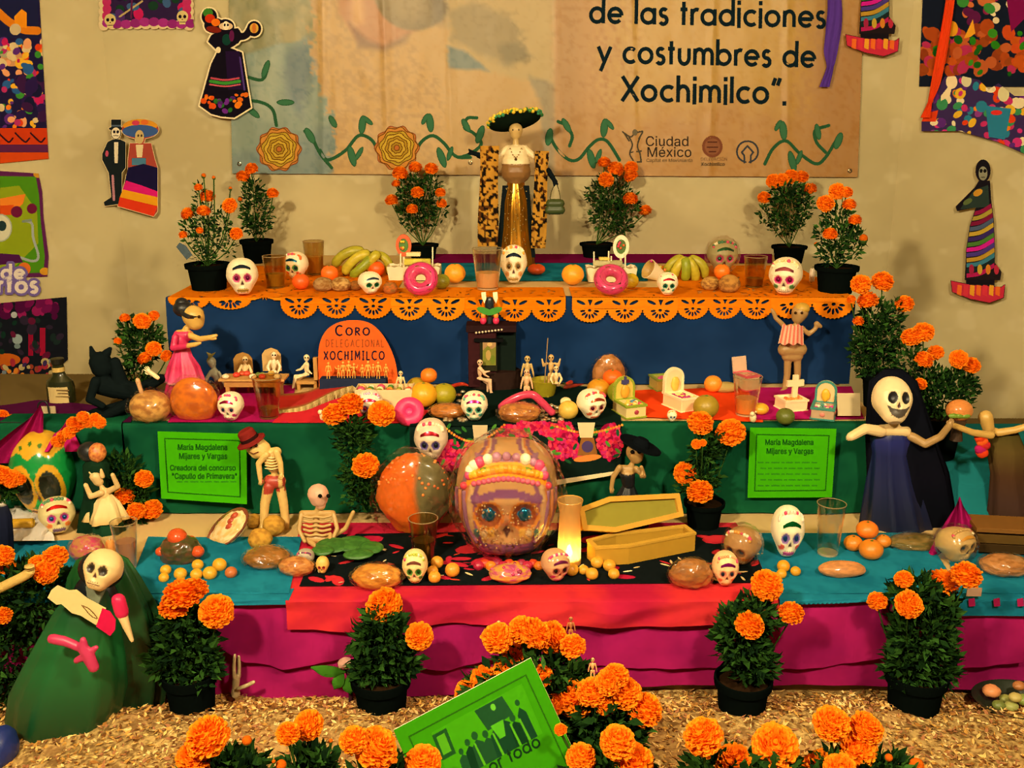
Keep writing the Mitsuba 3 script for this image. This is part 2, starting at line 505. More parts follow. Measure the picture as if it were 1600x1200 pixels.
def lay(name, pts, z, mat, label, cat_, dz=0.0, col='#ffffff', holes=(), hang=None, hy=None, n=60, ripple=0.0015, seed=0):
    """paper or cloth lying on a level: outline in pixels on that level; hang: pixel of the hem it drops to in front"""
    P = [onz(u, v, z) for u, v in pts]
    g = Polygon([(p[0], p[1]) for p in P]).buffer(0)
    if holes:
        g = g.difference(union_all(holes))
    v2, f = flat2(g.segmentize(0.03))
    v = np.c_[v2, np.full(len(v2), z + dz)]
    v[:, 2] += ripple * meshkit.fbm(np.c_[v2 * 14, 0 * v2[:, :1]], 3, seed)
    return pc(v, f, col)
# ------------------------------------------------------------------ papers and cloths on the steps
def hang_piece(u0, u1, vtop, hems, y, z, col, overlap=0.05, seed=0, fold=0.006, n=(80, 14), freq=9):
    xs = [xa(a, b, y) for a, b in hems]
    zs = [ony(a, b, y)[2] for a, b in hems]
    return grid(drape(xa(u0, vtop, y), xa(u1, vtop, y), z, lambda x: float(np.interp(x, xs, zs)), y, n, fold=fold, freq=freq, seed=seed, overlap=overlap, flare=0.0), col)


srng = random.Random(4)
solo('red_cloth', [lay('', [(446, 931), (470, 818), (1150, 818), (1216, 931)], Z1, '', '', '', 0.002, seed=3),
                   hang_piece(446, 1216, 931, [(446, 984), (600, 985), (700, 974), (840, 975), (1000, 980), (1120, 976), (1216, 952)], Y1 - 0.050, Z1 + 0.003, '#ffffff', 0.06, 4, 0.014, (140, 24), 11)],
     'red_fabric', 'bright red cloth over the middle of the lowest step, hanging in front', 'cloth')
# teal paper runners
for nm, top, hang, zig, lab in (
        ('teal_paper', [(196, 931), (232, 842), (472, 842), (452, 931)], (196, 452, [(196, 940), (300, 947), (452, 944)]), 0, 'teal paper runner left of the red cloth, under the wrapped fruit'),
        ('teal_paper', [(-60, 931), (0, 850), (130, 846), (215, 931)], (-60, 215, [(-60, 940), (215, 942)]), 0, 'teal paper at the far left edge of the lowest step'),
        ('teal_paper', [(1205, 931), (1170, 836), (1440, 836), (1505, 931)], (1218, 1500, [(1218, 945), (1300, 943), (1390, 938), (1500, 934)]), 1, 'teal paper runner with a zigzag hem right of the red cloth'),
        ('teal_paper', [(1500, 931), (1475, 860), (1640, 860), (1700, 931)], (1498, 1680, [(1498, 962), (1680, 962)]), 0, 'short teal paper cut with small holes at the far right of the lowest step')):
    h = hang_piece(hang[0], hang[1], 931, hang[2], Y1 - 0.046, Z1 + 0.004, '#ffffff', 0.06, 9, 0.003)
    if zig:
        v = h[0].copy()
        low = np.arange(len(v)) % 14 == 13
        v[low, 2] += 0.006 * ((np.arange(low.sum()) % 2) * 1.0)
        h = (v, h[1], h[2])
    key = solo(nm, [lay('', top, Z1, '', '', '', 0.004, ripple=0.006, seed=len(lab)), h], 'teal_paper', lab, 'paper')
    if 'holes' in lab:
        for u in (1518, 1557, 1594):
            part(key, 'cut_hole', cat([pc([ony(a, b, Y1 - 0.060) for a, b in ((u - 5, 936), (u + 5, 934), (u + 6, 947), (u - 4, 948))], [[0, 1, 2], [0, 2, 3]], '#a02058')]), 'paper')
# black cut paper on the red cloth
bp = [onz(u, v, Z1) for u, v in [(468, 919), (500, 838), (1140, 826), (1176, 860), (1200, 913)]]
bg = Polygon([(p[0], p[1]) for p in bp]).buffer(0)
cuts = []
for _ in range(70):
    u, v = srng.uniform(480, 1190), srng.uniform(832, 912)
    p = onz(u, v, Z1)
    s = srng.uniform(0.010, 0.035)
    cuts.append(ell(p[0], p[1], s, s * srng.uniform(.25, .55), srng.uniform(0, 180), 10))
for u, v in ((575, 846), (735, 860), (760, 880), (930, 845), (500, 845), (1120, 845)):
    p = onz(u, v, Z1)
    cuts.append(ell(p[0], p[1], 0.05, 0.035, 20, 9))
bg = bg.difference(union_all(cuts))
v2, f = flat2(bg)
t = thing('black_cut_paper', 'black cut paper lying on the red cloth under the big skull, its holes showing red', 'paper')
sh = part(t, 'sheet', pc(np.c_[v2, np.full(len(v2), Z1 + 0.006)], f, '#12181a'), 'paper')
bits = []
for _ in range(46):
    u, v = srng.uniform(470, 1195), srng.uniform(860, 914)
    p = onz(u, v, Z1)
    s = srng.uniform(0.006, 0.018)
    w, ff = flat2(ell(p[0], p[1], s, s * 0.3, srng.uniform(0, 180), 8))
    bits.append(pc(np.c_[w, np.full(len(w), Z1 + 0.0072)], ff, srng.choice(['#e8cf98', '#f0dcb0', '#d8b880', '#c8402c'])))
part(sh, 'cream_bone_print', bits, 'paper', 'small cream bone shapes printed on it', 'stuff')
# papers of the middle step
E2 = Y2
for pts, hemm, col, lab in (
        ([(262, 662), (300, 604), (462, 604), (452, 662)], None, '#a81860', 'magenta paper on the left of the middle step under the pink sugar skull'),
        ([(425, 663), (470, 618), (700, 614), (652, 663)], None, '#d02c38', 'red paper on the middle step in front of the fringed rug'),
        ([(966, 652), (985, 612), (1190, 606), (1192, 662)], None, '#f04a1c', 'orange red paper on the middle step under the sugar coffins'),
        ([(1180, 658), (1168, 608), (1330, 606), (1350, 656)], None, '#b01c6c', 'magenta paper at the right end of the middle step under the teal coffin')):
    solo('paper_sheet', lay('', pts, Z2, '', '', '', 0.003, col, ripple=0.004, seed=len(lab)), 'paper', lab, 'paper')
# black flower paper of the middle: lies on the step and hangs in front
FW = lambda u, v: ony(u, v, Y2 - 0.052)


def flowerwork():
    t = thing('flower_paper', 'black paper printed with red flowers hanging over the middle of the green cloth', 'paper')
    sh = part(t, 'sheet', [lay('', [(640, 668), (665, 606), (962, 606), (972, 668)], Z2, '', '', '', 0.004, '#10201c', ripple=0.003, seed=2),
                      hang_piece(640, 972, 668, [(640, 770), (800, 765), (972, 742)], Y2 - 0.044, Z2 + 0.004, '#10201c', 0.05, 6, 0.001)], 'paper')
    rr = random.Random(3)
    L_ = []
    for u, v, w, h in ((700, 712, 44, 50), (735, 702, 30, 24), (795, 690, 46, 56), (818, 670, 30, 22), (880, 688, 46, 60), (858, 672, 30, 20), (953, 690, 40, 58), (905, 708, 22, 20), (760, 712, 22, 22), (845, 666, 40, 12)):
        L_.append((ell(u, v, w / 2, h / 2), '#8c1038'))
        for i in range(130):
            a, q = rr.uniform(0, 6.28), math.sqrt(rr.uniform(0, 1))
            L_.append((ell(u + math.cos(a) * q * w / 2, v + math.sin(a) * q * h / 2, 3.6, 2.6, rr.uniform(0, 180), 8), rr.choice(['#c81c50', '#d83048', '#e04860', '#a81440', '#c02868'])))
    for i in range(46):
        u, v = rr.uniform(684, 968), rr.uniform(664, 728)
        L_.append((ell(u, v, 6, 2.6, rr.uniform(0, 180), 8), rr.choice(['#2f6a2a', '#4c8830', '#1f5030'])))
    for u0, u1, dip in ((690, 788, 690), (862, 972, 676)):
        for k in range(26):
            a = k / 25
            L_.append((ell(u0 + (u1 - u0) * a, 664 + (dip - 664) * math.sin(a * math.pi), 2.2, 2.2, 0, 8), rr.choice(['#e87c2c', '#f0a040', '#e85c30'])))
    L_.append((pol(738, 664, 762, 664, 760, 692, 741, 692), '#cbb58c'))
    L_.append((pol(902, 660, 930, 660, 926, 684, 906, 684), '#dcc89a'))
    L_.append((pol(908, 684, 928, 684, 934, 712, 902, 712), '#8c5a2c'))
    L_.append((ell(918, 698, 9, 9), '#4a3c6c'))
    L_.append((ell(918, 716, 22, 5, -8), '#f0843c'))
    L_.append((pol(640, 752, 855, 752, 962, 736, 962, 742, 858, 760, 640, 762), '#e6d2a4'))
    k = flat_layers(L_, FW)
    part(sh, 'flower_print', k, 'paper', 'red and pink flowers with green leaves and cream edges')


def flat_layers(L_, fn):
    """painter's order to a plane: what lies above is cut out of what lies below"""
    above, out = None, []
    for g, c in reversed(L_):
        vis = g if above is None else g.difference(above)
        above = g if above is None else above.union(g)
        if vis.is_empty:
            continue
        v2, f = flat2(vis)
        if len(v2):
            out.append(pc(np.array([fn(a, b) for a, b in v2]), f, c))
    return cat(out)


flowerwork()
# ------------------------------------------------------------------ orange cut paper along the highest step
def scallop_sheet(u0, u1, n, vhem, label, lift=0.0, flat=False, tint='#f08a14'):
    """one sheet of orange cut paper: n scallops, flower holes, lying on the step and folded over its edge"""
    yy = Y3 - 0.020 - lift
    x0, x1 = xa(u0, 466, yy), xa(u1, 466, yy)
    drop = Z3 + 0.004 - ony((u0 + u1) / 2, vhem, yy)[2]
    w = (x1 - x0) / n
    r = w / 2
    d0 = max(drop - 0.40 * w, 0.01)
    g = [sbox(x0, 0, x1, d0)]
    holes = []
    for i in range(n):
        cxx = x0 + w * (i + 0.5)
        e = []
        for k in range(33):
            a = math.pi * k / 32
            q = 1.0 + (0.05 if k % 2 else -0.02)
            e.append((cxx + math.cos(a) * r * 0.985 * q, d0 - 0.002 + math.sin(a) * (drop - d0) * q))
        g.append(Polygon([(cxx - r, d0 - .004), (cxx + r, d0 - .004)] + e).buffer(0))
        fy = d0 + 0.12 * (drop - d0)
        holes.append(ell(cxx, fy, r * .10, r * .08, 0, 8))
        for k in range(7):
            a = math.pi * (0.04 + 0.92 * k / 6)
            holes.append(affinity.translate(affinity.rotate(ell(0, 0, r * .15, r * .065, 0, 8), math.degrees(a), origin=(0, 0)), cxx + math.cos(a) * r * .40, fy + math.sin(a) * (drop - d0) * .45))
        if d0 > 0.02:
            holes.append(ell(cxx - r * .5, d0 * .45, r * .28, r * .09, 24, 8))
            holes.append(ell(cxx + r * .5, d0 * .45, r * .28, r * .09, -24, 8))
            holes.append(pol(cxx - r * .12, d0 * .2, cxx + r * .16, d0 * .2, cxx + r * .02, d0 * .75))
    g = union_all(g).difference(union_all(holes))
    v2, f = flat2(g)
    yv = yy - 0.003 * np.sin(v2[:, 0] * 22) - 0.05 * v2[:, 1] * 0.4
    hangp = pc(np.c_[v2[:, 0], yv, Z3 + 0.004 - v2[:, 1]], f, tint)
    dp = 0.80 if u1 < 640 or u0 > 1040 else 0.22
    top = sbox(x0, 0, x1, dp)
    th = []
    rr = random.Random(int(u0))
    for _ in range(int(60 * n * dp)):
        th.append(ell(rr.uniform(x0, x1), rr.uniform(0.01, dp), rr.uniform(.006, .018), .004, rr.uniform(0, 180), 8))
    top = top.difference(union_all(th))
    v2, f = flat2(top)
    topp = pc(np.c_[v2[:, 0], yy - 0.003 * np.sin(v2[:, 0] * 22) + v2[:, 1], np.full(len(v2), Z3 + 0.004 + lift * 0.3)], f, tint)
    solo('cut_paper_sheet', [hangp, topp], 'paper', label, 'paper', 'orange cut paper sheets along the highest step')


tints = ['#e47a0e', '#e88012', '#de740c', '#ea8212', '#e2780a', '#e88014']
for i, (u0, u1, n, vh, lf, lab) in enumerate((
        (262, 392, 2, 484, 0.0, 'orange scalloped cut paper at the left end of the highest step, under the dark pot'),
        (386, 440, 1, 468, 0.003, 'narrow orange cut paper under the pink-eyed sugar skull, hanging least'),
        (438, 612, 3, 498, 0.0, 'orange scalloped cut paper under the bananas and buns on the left'),
        (610, 726, 2, 501, 0.004, 'orange scalloped cut paper under the left pink doughnut'),
        (724, 884, 3, 503, 0.0, 'orange scalloped cut paper under the middle water glass'),
        (894, 1060, 3, 504, 0.004, 'orange scalloped cut paper under the right pink doughnut'),
        (1058, 1208, 3, 499, 0.0, 'orange scalloped cut paper under the two buns on the right'),
        (1204, 1336, 2, 498, 0.004, 'orange scalloped cut paper at the right end of the highest step'))):
    scallop_sheet(u0, u1, n, vh, lab, lf, tint=tints[i % 6])
solo('teal_table_paper', lay('', [(690, 440), (690, 398), (1012, 398), (1012, 440)], Z3, '', '', '', 0.002, ripple=0.002), 'teal_paper', 'teal paper on the highest step around the foot of the lady figure', 'paper')
P = lay('', [(668, 412), (672, 394), (1206, 394), (1206, 412)], Z3, '', '', '', 0.0030, '#7a1450', ripple=0.002)
solo('purple_cloth', P, 'matte', 'strip of dark purple cloth along the back of the highest step', 'cloth')
# ------------------------------------------------------------------ lettering drawn with strokes
def arc(cx, cy, r, a0, a1, ry=None, n=28):
    t = np.radians(np.linspace(a0, a1, n))
    return LineString(np.c_[cx + np.cos(t) * r, cy + np.sin(t) * (ry or r)])


LS = lambda *p: LineString(np.array(p, float).reshape(-1, 2))
RO = arc(.5, .5, .42, 0, 360)
GL = {'o': ([RO], 1.0), 'a': ([RO, LS(.92, 0, .92, 1)], 1.02), 'd': ([RO, LS(.92, 0, .92, 1.6)], 1.02), 'b': ([RO, LS(.08, 0, .08, 1.6)], 1.0),
      'e': ([arc(.5, .5, .42, 0, 318), LS(.08, .5, .92, .5)], .98), 'c': ([arc(.52, .5, .42, 48, 312)], .84), 'l': ([LS(.1, 0, .1, 1.6)], .2),
      'i': ([LS(.1, 0, .1, 1), LS(.1, 1.42, .1, 1.44)], .2), 't': ([LS(.24, 0, .24, 1.42), LS(.02, .96, .48, .96)], .5),
      'r': ([LS(.1, 0, .1, 1), arc(.42, .6, .32, 180, 70, .36)], .5), 'n': ([LS(.1, 0, .1, 1), arc(.42, .58, .32, 180, 0, .38), LS(.74, .58, .74, 0)], .84),
      'm': ([LS(.1, 0, .1, 1), arc(.39, .6, .29, 180, 0, .36), LS(.68, .6, .68, 0), arc(.97, .6, .29, 180, 0, .36), LS(1.26, .6, 1.26, 0)], 1.36),
      'h': ([LS(.1, 0, .1, 1.6), arc(.42, .58, .32, 180, 0, .38), LS(.74, .58, .74, 0)], .84), 'u': ([LS(.1, 1, .1, .42), arc(.42, .42, .32, 180, 360, .38), LS(.74, .42, .74, 1)], .84),
      's': ([arc(.32, .73, .21, 35, 260, .22), arc(.3, .27, .24, 100, -150, .24)], .6), 'y': ([LS(.02, 1, .42, .12), LS(.86, 1, .2, -.5)], .86),
      'X': ([LS(0, 0, 1.0, 1.5), LS(1.0, 0, 0, 1.5)], 1.0), '.': ([LS(.1, .03, .1, .05)], .24), '"': ([LS(.06, 1.1, .22, 1.55), LS(.36, 1.1, .52, 1.55)], .5), ' ': ([], .42)}
CAP = {'C': ([arc(.45, .5, .4, 50, 310, .5)], .8), 'O': ([arc(.42, .5, .36, 0, 360, .46)], .86), 'R': ([LS(.08, 0, .08, 1), arc(.1, .74, .42, 90, -90, .25), LS(.2, .5, .58, 0)], .66),
       'D': ([LS(.08, 0, .08, 1), arc(.08, .5, .55, 90, -90, .5)], .74), 'E': ([LS(.5, 0, .08, 0, .08, 1, .5, 1), LS(.08, .5, .44, .5)], .6), 'L': ([LS(.08, 1, .08, 0, .5, 0)], .56),
       'G': ([arc(.42, .5, .36, 50, 330, .5), LS(.74, .3, .74, .46, .5, .46)], .84), 'A': ([LS(.02, 0, .34, 1, .66, 0), LS(.14, .36, .54, .36)], .7), 'I': ([LS(.2, 0, .2, 1), LS(.06, 0, .34, 0), LS(.06, 1, .34, 1)], .4),
       'N': ([LS(.08, 0, .08, 1, .56, 0, .56, 1)], .66), 'X': ([LS(.02, 0, .6, 1), LS(.6, 0, .02, 1)], .64), 'H': ([LS(.08, 0, .08, 1), LS(.54, 0, .54, 1), LS(.08, .5, .54, .5)], .64),
       'M': ([LS(.06, 0, .1, 1, .38, .3, .66, 1, .7, 0)], .78), 'd': GL['d']}


def words(text, size, w, font=GL, gap=0.2):
    """lettering as one shape, baseline at the origin, y up; size: x-height (or cap height)"""
    x, out = 0.0, []
    for ch in text:
        st, adv = font.get(ch, ([], .4))
        out += [affinity.translate(q.buffer(w / 2, cap_style=2 if ch not in 'i.' else 3), x, 0) for q in st]
        x += adv + gap
    g = union_all(out)
    return affinity.scale(g, size, size, origin=(0, 0)), (x - gap) * size


def px_text(text, u, v, size, w, font=GL, gap=0.2, slope=0.0, width=None):
    """the same in pixels of the frame, v down"""
    g, tw = words(text, size, w, font, gap)
    k = (width / tw) if width else 1.0
    return affinity.translate(affinity.rotate(affinity.scale(g, k, -1, origin=(0, 0)), math.degrees(slope), origin=(0, 0)), u, v)


def inter(text, fn, h, col, bold=False, width=None):
    """Inter lettering placed by fn(x, y) -> point, x and y in cap heights"""
    m = meshkit.text_mesh(text, 1.0, 0.01, bold)
    v = np.array(m.vertices)
    if width:
        v[:, 0] *= width / h / v[:, 0].max()
    front = v[:, 2] > 0.005
    f = np.array(m.faces)
    f = f[front[f].all(1)]
    return pc(np.array([fn(a * h, b * h) for a, b in v[:, :2]]), f, col)


# ------------------------------------------------------------------ planes of the walls
PLANES = {'back': (np.array([0, YW, 0.0]), np.array([0, -1.0, 0])),
          'left': (np.array([XL, YW, 0.0]), np.array([math.sin(SPLAY), -math.cos(SPLAY), 0])),
          'right': (np.array([XR, YW, 0.0]), np.array([-math.sin(SPLAY), -math.cos(SPLAY), 0]))}


def pp(plane, u, v, off=0.0):
    p0, n = PLANES[plane]
    r = ray(u, v)
    o = np.array([0, 0, EYE])
    return o + r * (((p0 + n * off - o) @ n) / (r @ n))


def sheet_piece(g, plane, off, col, thick=0.002, fn=None):
    fn = fn or (lambda a, b, o: pp(plane, a, b, o))
    out = []
    v2, f = flat2(g)
    out.append(pc(np.array([fn(a, b, off) for a, b in v2]), f, col))
    out.append(pc(np.array([fn(a, b, off - thick) for a, b in v2]), f[:, ::-1], '#d8c8a0'))
    for q in polys(g):
        for ring_ in [q.exterior, *q.interiors]:
            c = np.array(ring_.coords)
            A = np.array([fn(a, b, off) for a, b in c])
            B = np.array([fn(a, b, off - thick) for a, b in c])
            n = len(c)
            k = np.arange(n - 1)
            out.append(pc(np.vstack([A, B]), np.c_[k, k + 1, n + k + 1, n + k], '#e6d8b4'))
    return cat(out)


def printed(name, plane, base_g, base_col, layers, off, label, cat_, mat='paper', print_label=None):
    t = thing(name, label, cat_)
    sh = part(t, 'sheet', sheet_piece(base_g, plane, off, base_col), mat)
    L_ = [(g.intersection(base_g), c) for g, c in layers]
    part(sh, 'print', flat_layers([x for x in L_ if not x[0].is_empty], lambda a, b: pp(plane, a, b, off + 0.0006)), mat, print_label)
    return t


def scatter(rr, u0, u1, v0, v1, n, cols, s0, s1, el=0.6):
    return [(ell(rr.uniform(u0, u1), rr.uniform(v0, v1), q := rr.uniform(s0, s1), q * rr.uniform(el, 1), rr.uniform(0, 180), 10), rr.choice(cols)) for _ in range(n)]


def mini_skull(u, v, r, col='#e8d8b0'):
    return [(ell(u, v, r, r * 1.05), col), (sbox(u - r * .55, v + r * .5, u + r * .55, v + r * 1.35), col), (ell(u - r * .4, v, r * .27, r * .3), '#1c1420'), (ell(u + r * .4, v, r * .27, r * .3), '#1c1420'),
            (pol(u - r * .12, v + r * .55, u + r * .12, v + r * .55, u, v + r * .3), '#1c1420'), (line([u - r * .45, v + r * .95, u + r * .45, v + r * .95], r * .1), '#3a2c30')]


# ------------------------------------------------------------------ banner: a grid of points on the wall, coloured by place on the sheet
BO = 0.022


def banner_corner(a, b):
    """a, b in 0..1 over the sheet (pixel corners in the frame, upper edge beyond it)"""
    q = [np.array(x, float) for x in ((356, -60), (1352, -60), (1340, 277), (363, 271))]
    return q[0] * (1 - a) * (1 - b) + q[1] * a * (1 - b) + q[2] * a * b + q[3] * (1 - a) * b


nu, nv = 330, 112
A, B = np.meshgrid(np.linspace(0, 1, nu), np.linspace(0, 1, nv), indexing='ij')
UV = np.array([[banner_corner(a, b) for b in B[0]] for a in A[:, 0]])
U, V_ = UV[..., 0], UV[..., 1]
q3 = np.stack([U / 40, V_ / 40, 0 * U], -1)
N1, N2 = meshkit.fbm(q3 * 1.6, 4, 2), meshkit.fbm(q3 * 6, 3, 9)
col = np.ones((nu, nv, 3)) * C('#c8a05c')


def paint(mask, c, k=1.0):
    global col
    m = np.clip(mask, 0, 1)[..., None] * k
    col = col * (1 - m) + C(c) * m


def soft(d, w=6):
    return np.clip(0.5 - d / w, 0, 1)


def inpoly(g, w=6, wob=0):
    import shapely
    X = U + wob * (N2 - .5)
    Y = V_ + wob * (N1 - .5)
    ins = shapely.contains_xy(g, X, Y)
    d = shapely.distance(shapely.points(X, Y), g.exterior if hasattr(g, 'exterior') else g.boundary)
    return soft(np.where(ins, -d, d), w)


paint(inpoly(pol(340, -80, 500, -80, 500, 70, 430, 90, 340, 100), 20, 40), '#a49a68')
paint(soft(0.5 - N1, 0.3) * inpoly(pol(340, -80, 500, -80, 490, 60, 340, 110), 10), '#768058', .7)
paint(inpoly(pol(340, 95, 393, 84, 480, 58, 488, 95, 500, 125, 525, 170, 528, 205, 512, 290, 340, 290), 5, 14), '#7c9488')
paint(inpoly(pol(440, 90, 480, 60, 492, 110, 470, 180, 450, 160), 16, 20), '#55727c')
paint(inpoly(pol(400, 90, 440, 80, 430, 190, 405, 190), 18, 20), '#9aab98', .8)
paint(inpoly(pol(500, 200, 528, 200, 512, 290, 340, 290, 340, 250), 18, 20), '#5f7b80', .7)
coll = pol(500, -80, 540, -80, 570, 60, 650, 70, 690, 110, 700, 180, 680, 290, 515, 290, 528, 210, 500, 130, 486, 60)
paint(inpoly(coll, 8, 40), '#cda45e')
paint(inpoly(coll, 8, 40) * soft(0.5 - N2, 0.3), '#a87c38', .55)
paint(inpoly(pol(524, -80, 660, -80, 655, 45, 600, 76, 560, 66, 530, 20), 8), '#c08452')
paint(inpoly(pol(548, -20, 566, -20, 568, 35, 552, 40), 12), '#e0b070', .8)
paint(inpoly(pol(545, 35, 575, 62, 600, 72, 640, 52, 635, 66, 600, 80, 560, 74), 10), '#7c5434', .8)
paint(inpoly(ell(648, -14, 64, 62), 4), '#837048')
paint(inpoly(ell(636, -10, 34, 46), 30), '#a38c58', .7)
paint(inpoly(ell(690, -10, 16, 50), 14), '#5c4c30', .6)
paint(inpoly(pol(700, -80, 865, -80, 865, 130, 800, 120, 700, 100), 10, 14), '#bfa468')
paint(inpoly(pol(700, 20, 740, 5, 800, 20, 830, 90, 790, 105, 740, 85, 705, 60), 14, 24), '#978456', .9)
paint(inpoly(ell(803, 82, 22, 18), 14, 20), '#75683c', .8)
paint(inpoly(pol(700, 72, 725, 80, 765, 112, 700, 106), 5, 6), '#6c7f7c')
paint(inpoly(pol(826, 118, 868, 130, 868, 290, 850, 290, 846, 170), 8, 10), '#8c8468', .8)
paint(inpoly(pol(866, -80, 1380, -80, 1380, 300, 868, 300), 5), '#bd8a44')
paint(inpoly(pol(980, -80, 1280, -80, 1240, 150, 960, 170), 70, 90), '#cfa650', .8)
paint(inpoly(pol(1290, 40, 1380, 40, 1380, 300, 1250, 300), 60, 50), '#b07a3c', .7)
paint(inpoly(pol(868, -80, 905, -80, 905, 300, 868, 300), 30), '#a87830', .6)
paint(soft(0.36 - N2, .2), '#fff0c8', .06)
wr = 0.010 * (meshkit.fbm(np.stack([U / 70, V_ / 170, 0 * U + 4], -1), 4, 21) - .5) + 0.004 * (meshkit.fbm(np.stack([U / 25, V_ / 60, 0 * U + 2], -1), 3, 5) - .5)
for c0, c1, d in ((505, 0, 0.004), (600, 1, 0.005), (700, 1, .004), (985, 1, .005), (1115, -1, .005), (1230, 0, .004), (870, 1, .004)):
    wr += d * np.exp(-((U - c0 - c1 * 0.03 * V_) / 6) ** 2)
col = col * 0.80
W3 = np.array([[pp('back', U[i, j], V_[i, j], BO) for j in range(nv)] for i in range(nu)])
W3[..., 1] -= wr
bt = thing('banner', 'large tan banner above the altar with a fur-collared figure and big dark lettering', 'banner')
bt = part(bt, 'printed_sheet', grid(W3, col), 'satin')


def BW(u, v, o=0.0025):
    p = pp('back', u, v, BO + o)
    b = (v + 60) / 334
    s = (u - 356 - 7 * b) / (996 - 19 * b)
    b = (v + 60) / (331 + 6 * s)
    i, j = np.clip(s * (nu - 1), 0, nu - 1.001), np.clip(b * (nv - 1), 0, nv - 1.001)
    k, m = int(i), int(j)
    i, j = i - k, j - m
    p[1] -= wr[k, m] * (1 - i) * (1 - j) + wr[k + 1, m] * i * (1 - j) + wr[k, m + 1] * (1 - i) * j + wr[k + 1, m + 1] * i * j
    return p


INK = '#12232c'
LET = [px_text('de las tradiciones', 921, 36, 25.5, .235, width=368, slope=0.020), px_text('y costumbres de', 934, 98, 25.5, .235, width=340, slope=0.022), px_text('Xochimilco".', 972, 158, 26, .235, width=257, slope=0.018)]
for g in LET:
    for q in polys(g):
        part(bt, 'letter_print', flat_layers([(q.segmentize(4), INK)], BW), 'paper')
vine = []
for q in ([518, 262, 500, 240, 487, 215, 476, 205], [500, 235, 512, 250, 540, 235, 560, 212, 580, 218, 592, 238], [648, 238, 660, 220, 676, 212, 692, 222, 712, 244, 735, 246], [718, 246, 735, 240, 752, 225, 740, 208, 726, 200, 730, 185, 745, 184],
          [860, 215, 872, 235, 890, 250, 905, 248, 920, 230, 935, 218, 950, 222, 968, 250], [890, 228, 894, 212, 884, 196, 872, 190], [1195, 256, 1208, 232, 1228, 220, 1250, 240, 1275, 256, 1290, 246, 1305, 222], [1290, 238, 1276, 222, 1274, 204, 1295, 196],
          [365, 160, 400, 158, 425, 170, 432, 196], [385, 120, 410, 124, 420, 100]):
    vine.append((line(q, 5.0, 30).segmentize(5), '#2f5c40'))
for u, v, a, b, r in ((484, 212, 14, 6, 60), (566, 195, 15, 6, 95), (574, 188, 11, 4, 40), (550, 244, 17, 6, 75), (561, 240, 12, 4, 120), (672, 192, 15, 6, 85), (664, 186, 10, 4, 120), (690, 246, 17, 6, 70), (703, 240, 12, 4, 110), (728, 196, 12, 5, 60),
                      (750, 210, 15, 6, 110), (885, 196, 13, 5, 60), (858, 214, 14, 6, 100), (944, 200, 15, 6, 95), (952, 194, 11, 4, 50), (924, 248, 16, 6, 75), (935, 244, 12, 4, 110), (1224, 204, 15, 6, 85), (1216, 196, 10, 4, 120), (1238, 252, 17, 6, 75),
                      (1249, 246, 12, 4, 110), (1278, 206, 13, 5, 80), (1310, 220, 14, 6, 110), (415, 108, 15, 5, 110), (446, 160, 14, 5, 0), (395, 175, 14, 5, 40), (520, 190, 11, 5, 60)):
    vine.append((ell(u, v, a, b, r, 16), '#35674a'))
for g in polys(union_all([g for g, c in vine])):
    part(bt, 'vine_print', flat_layers([(g, '#2c5a3c')] + [(q.buffer(-1.2).intersection(g), '#3c7050') for q, c in vine if c == '#35674a' and q.intersects(g)], lambda a, b: BW(a, b, .0025)), 'paper')
for cu, cv in ((436, 233), (620, 231)):
    ro, rr = [], random.Random(cu)
    for k, (r, c) in enumerate(((34, '#b8763c'), (32, '#c8883e'), (27, '#b89a34'), (23, '#c8a83c'), (18, '#b08c2c'), (14, '#c4a23a'), (9, '#a8842c'), (5, '#b86c34'))):
        m = 10 if k < 2 else 7
        t_ = np.linspace(0, 2 * np.pi, 60)
        pts = np.c_[cu + np.cos(t_) * r * (1 + .06 * np.cos(m * t_ + k)), cv + np.sin(t_) * r * (1 + .06 * np.cos(m * t_ + k))]
        ro.append((Polygon(pts).buffer(0), '#6a4418' if k else '#8a4a28'))
        ro.append((Polygon(pts).buffer(0).buffer(-1.3), c))
    part(bt, 'rose_print', flat_layers(ro, lambda a, b: BW(a, b, .0035)), 'paper', 'ochre rose printed on it')
lg = [(line(q, 2.2, 16), '#4c4638') for q in ([973, 206, 985, 214, 992, 208, 1004, 205], [982, 212, 988, 226, 984, 240, 990, 252], [1000, 214, 996, 228, 1000, 240, 1002, 253], [984, 253, 1002, 253], [976, 209, 983, 220], [1004, 207, 998, 217], [985, 238, 1002, 236])]
lg += [(ell(992, 207, 4, 5), '#6c6450')]
lg += [(ell(1113, 229, 16, 17), '#7c4a34'), (ell(1113, 229, 12, 13), '#8a5a40')]
lg += [(line([1106, 222, 1120, 222], 2), '#5c3428'), (line([1105, 230, 1121, 230], 2), '#5c3428'), (line([1108, 237, 1118, 237], 2), '#5c3428')]
lg += [(arc(1168, 237, 16.5, 100, 440).buffer(1.3), '#3c4048'), (LineString([(1163, 254), (1163, 243), (1159, 238), (1168, 228), (1177, 238), (1173, 243), (1173, 254)]).buffer(1.3), '#3c4048')]
for q, lab in ((lg[:7] + [lg[7]], 'small line drawing of an angel'), (lg[8:13], 'round brown seal'), (lg[13:], 'grey ring emblem with a diamond')):
    part(bt, 'emblem_print', flat_layers(q, lambda a, b: BW(a, b, .003)), 'paper', lab)
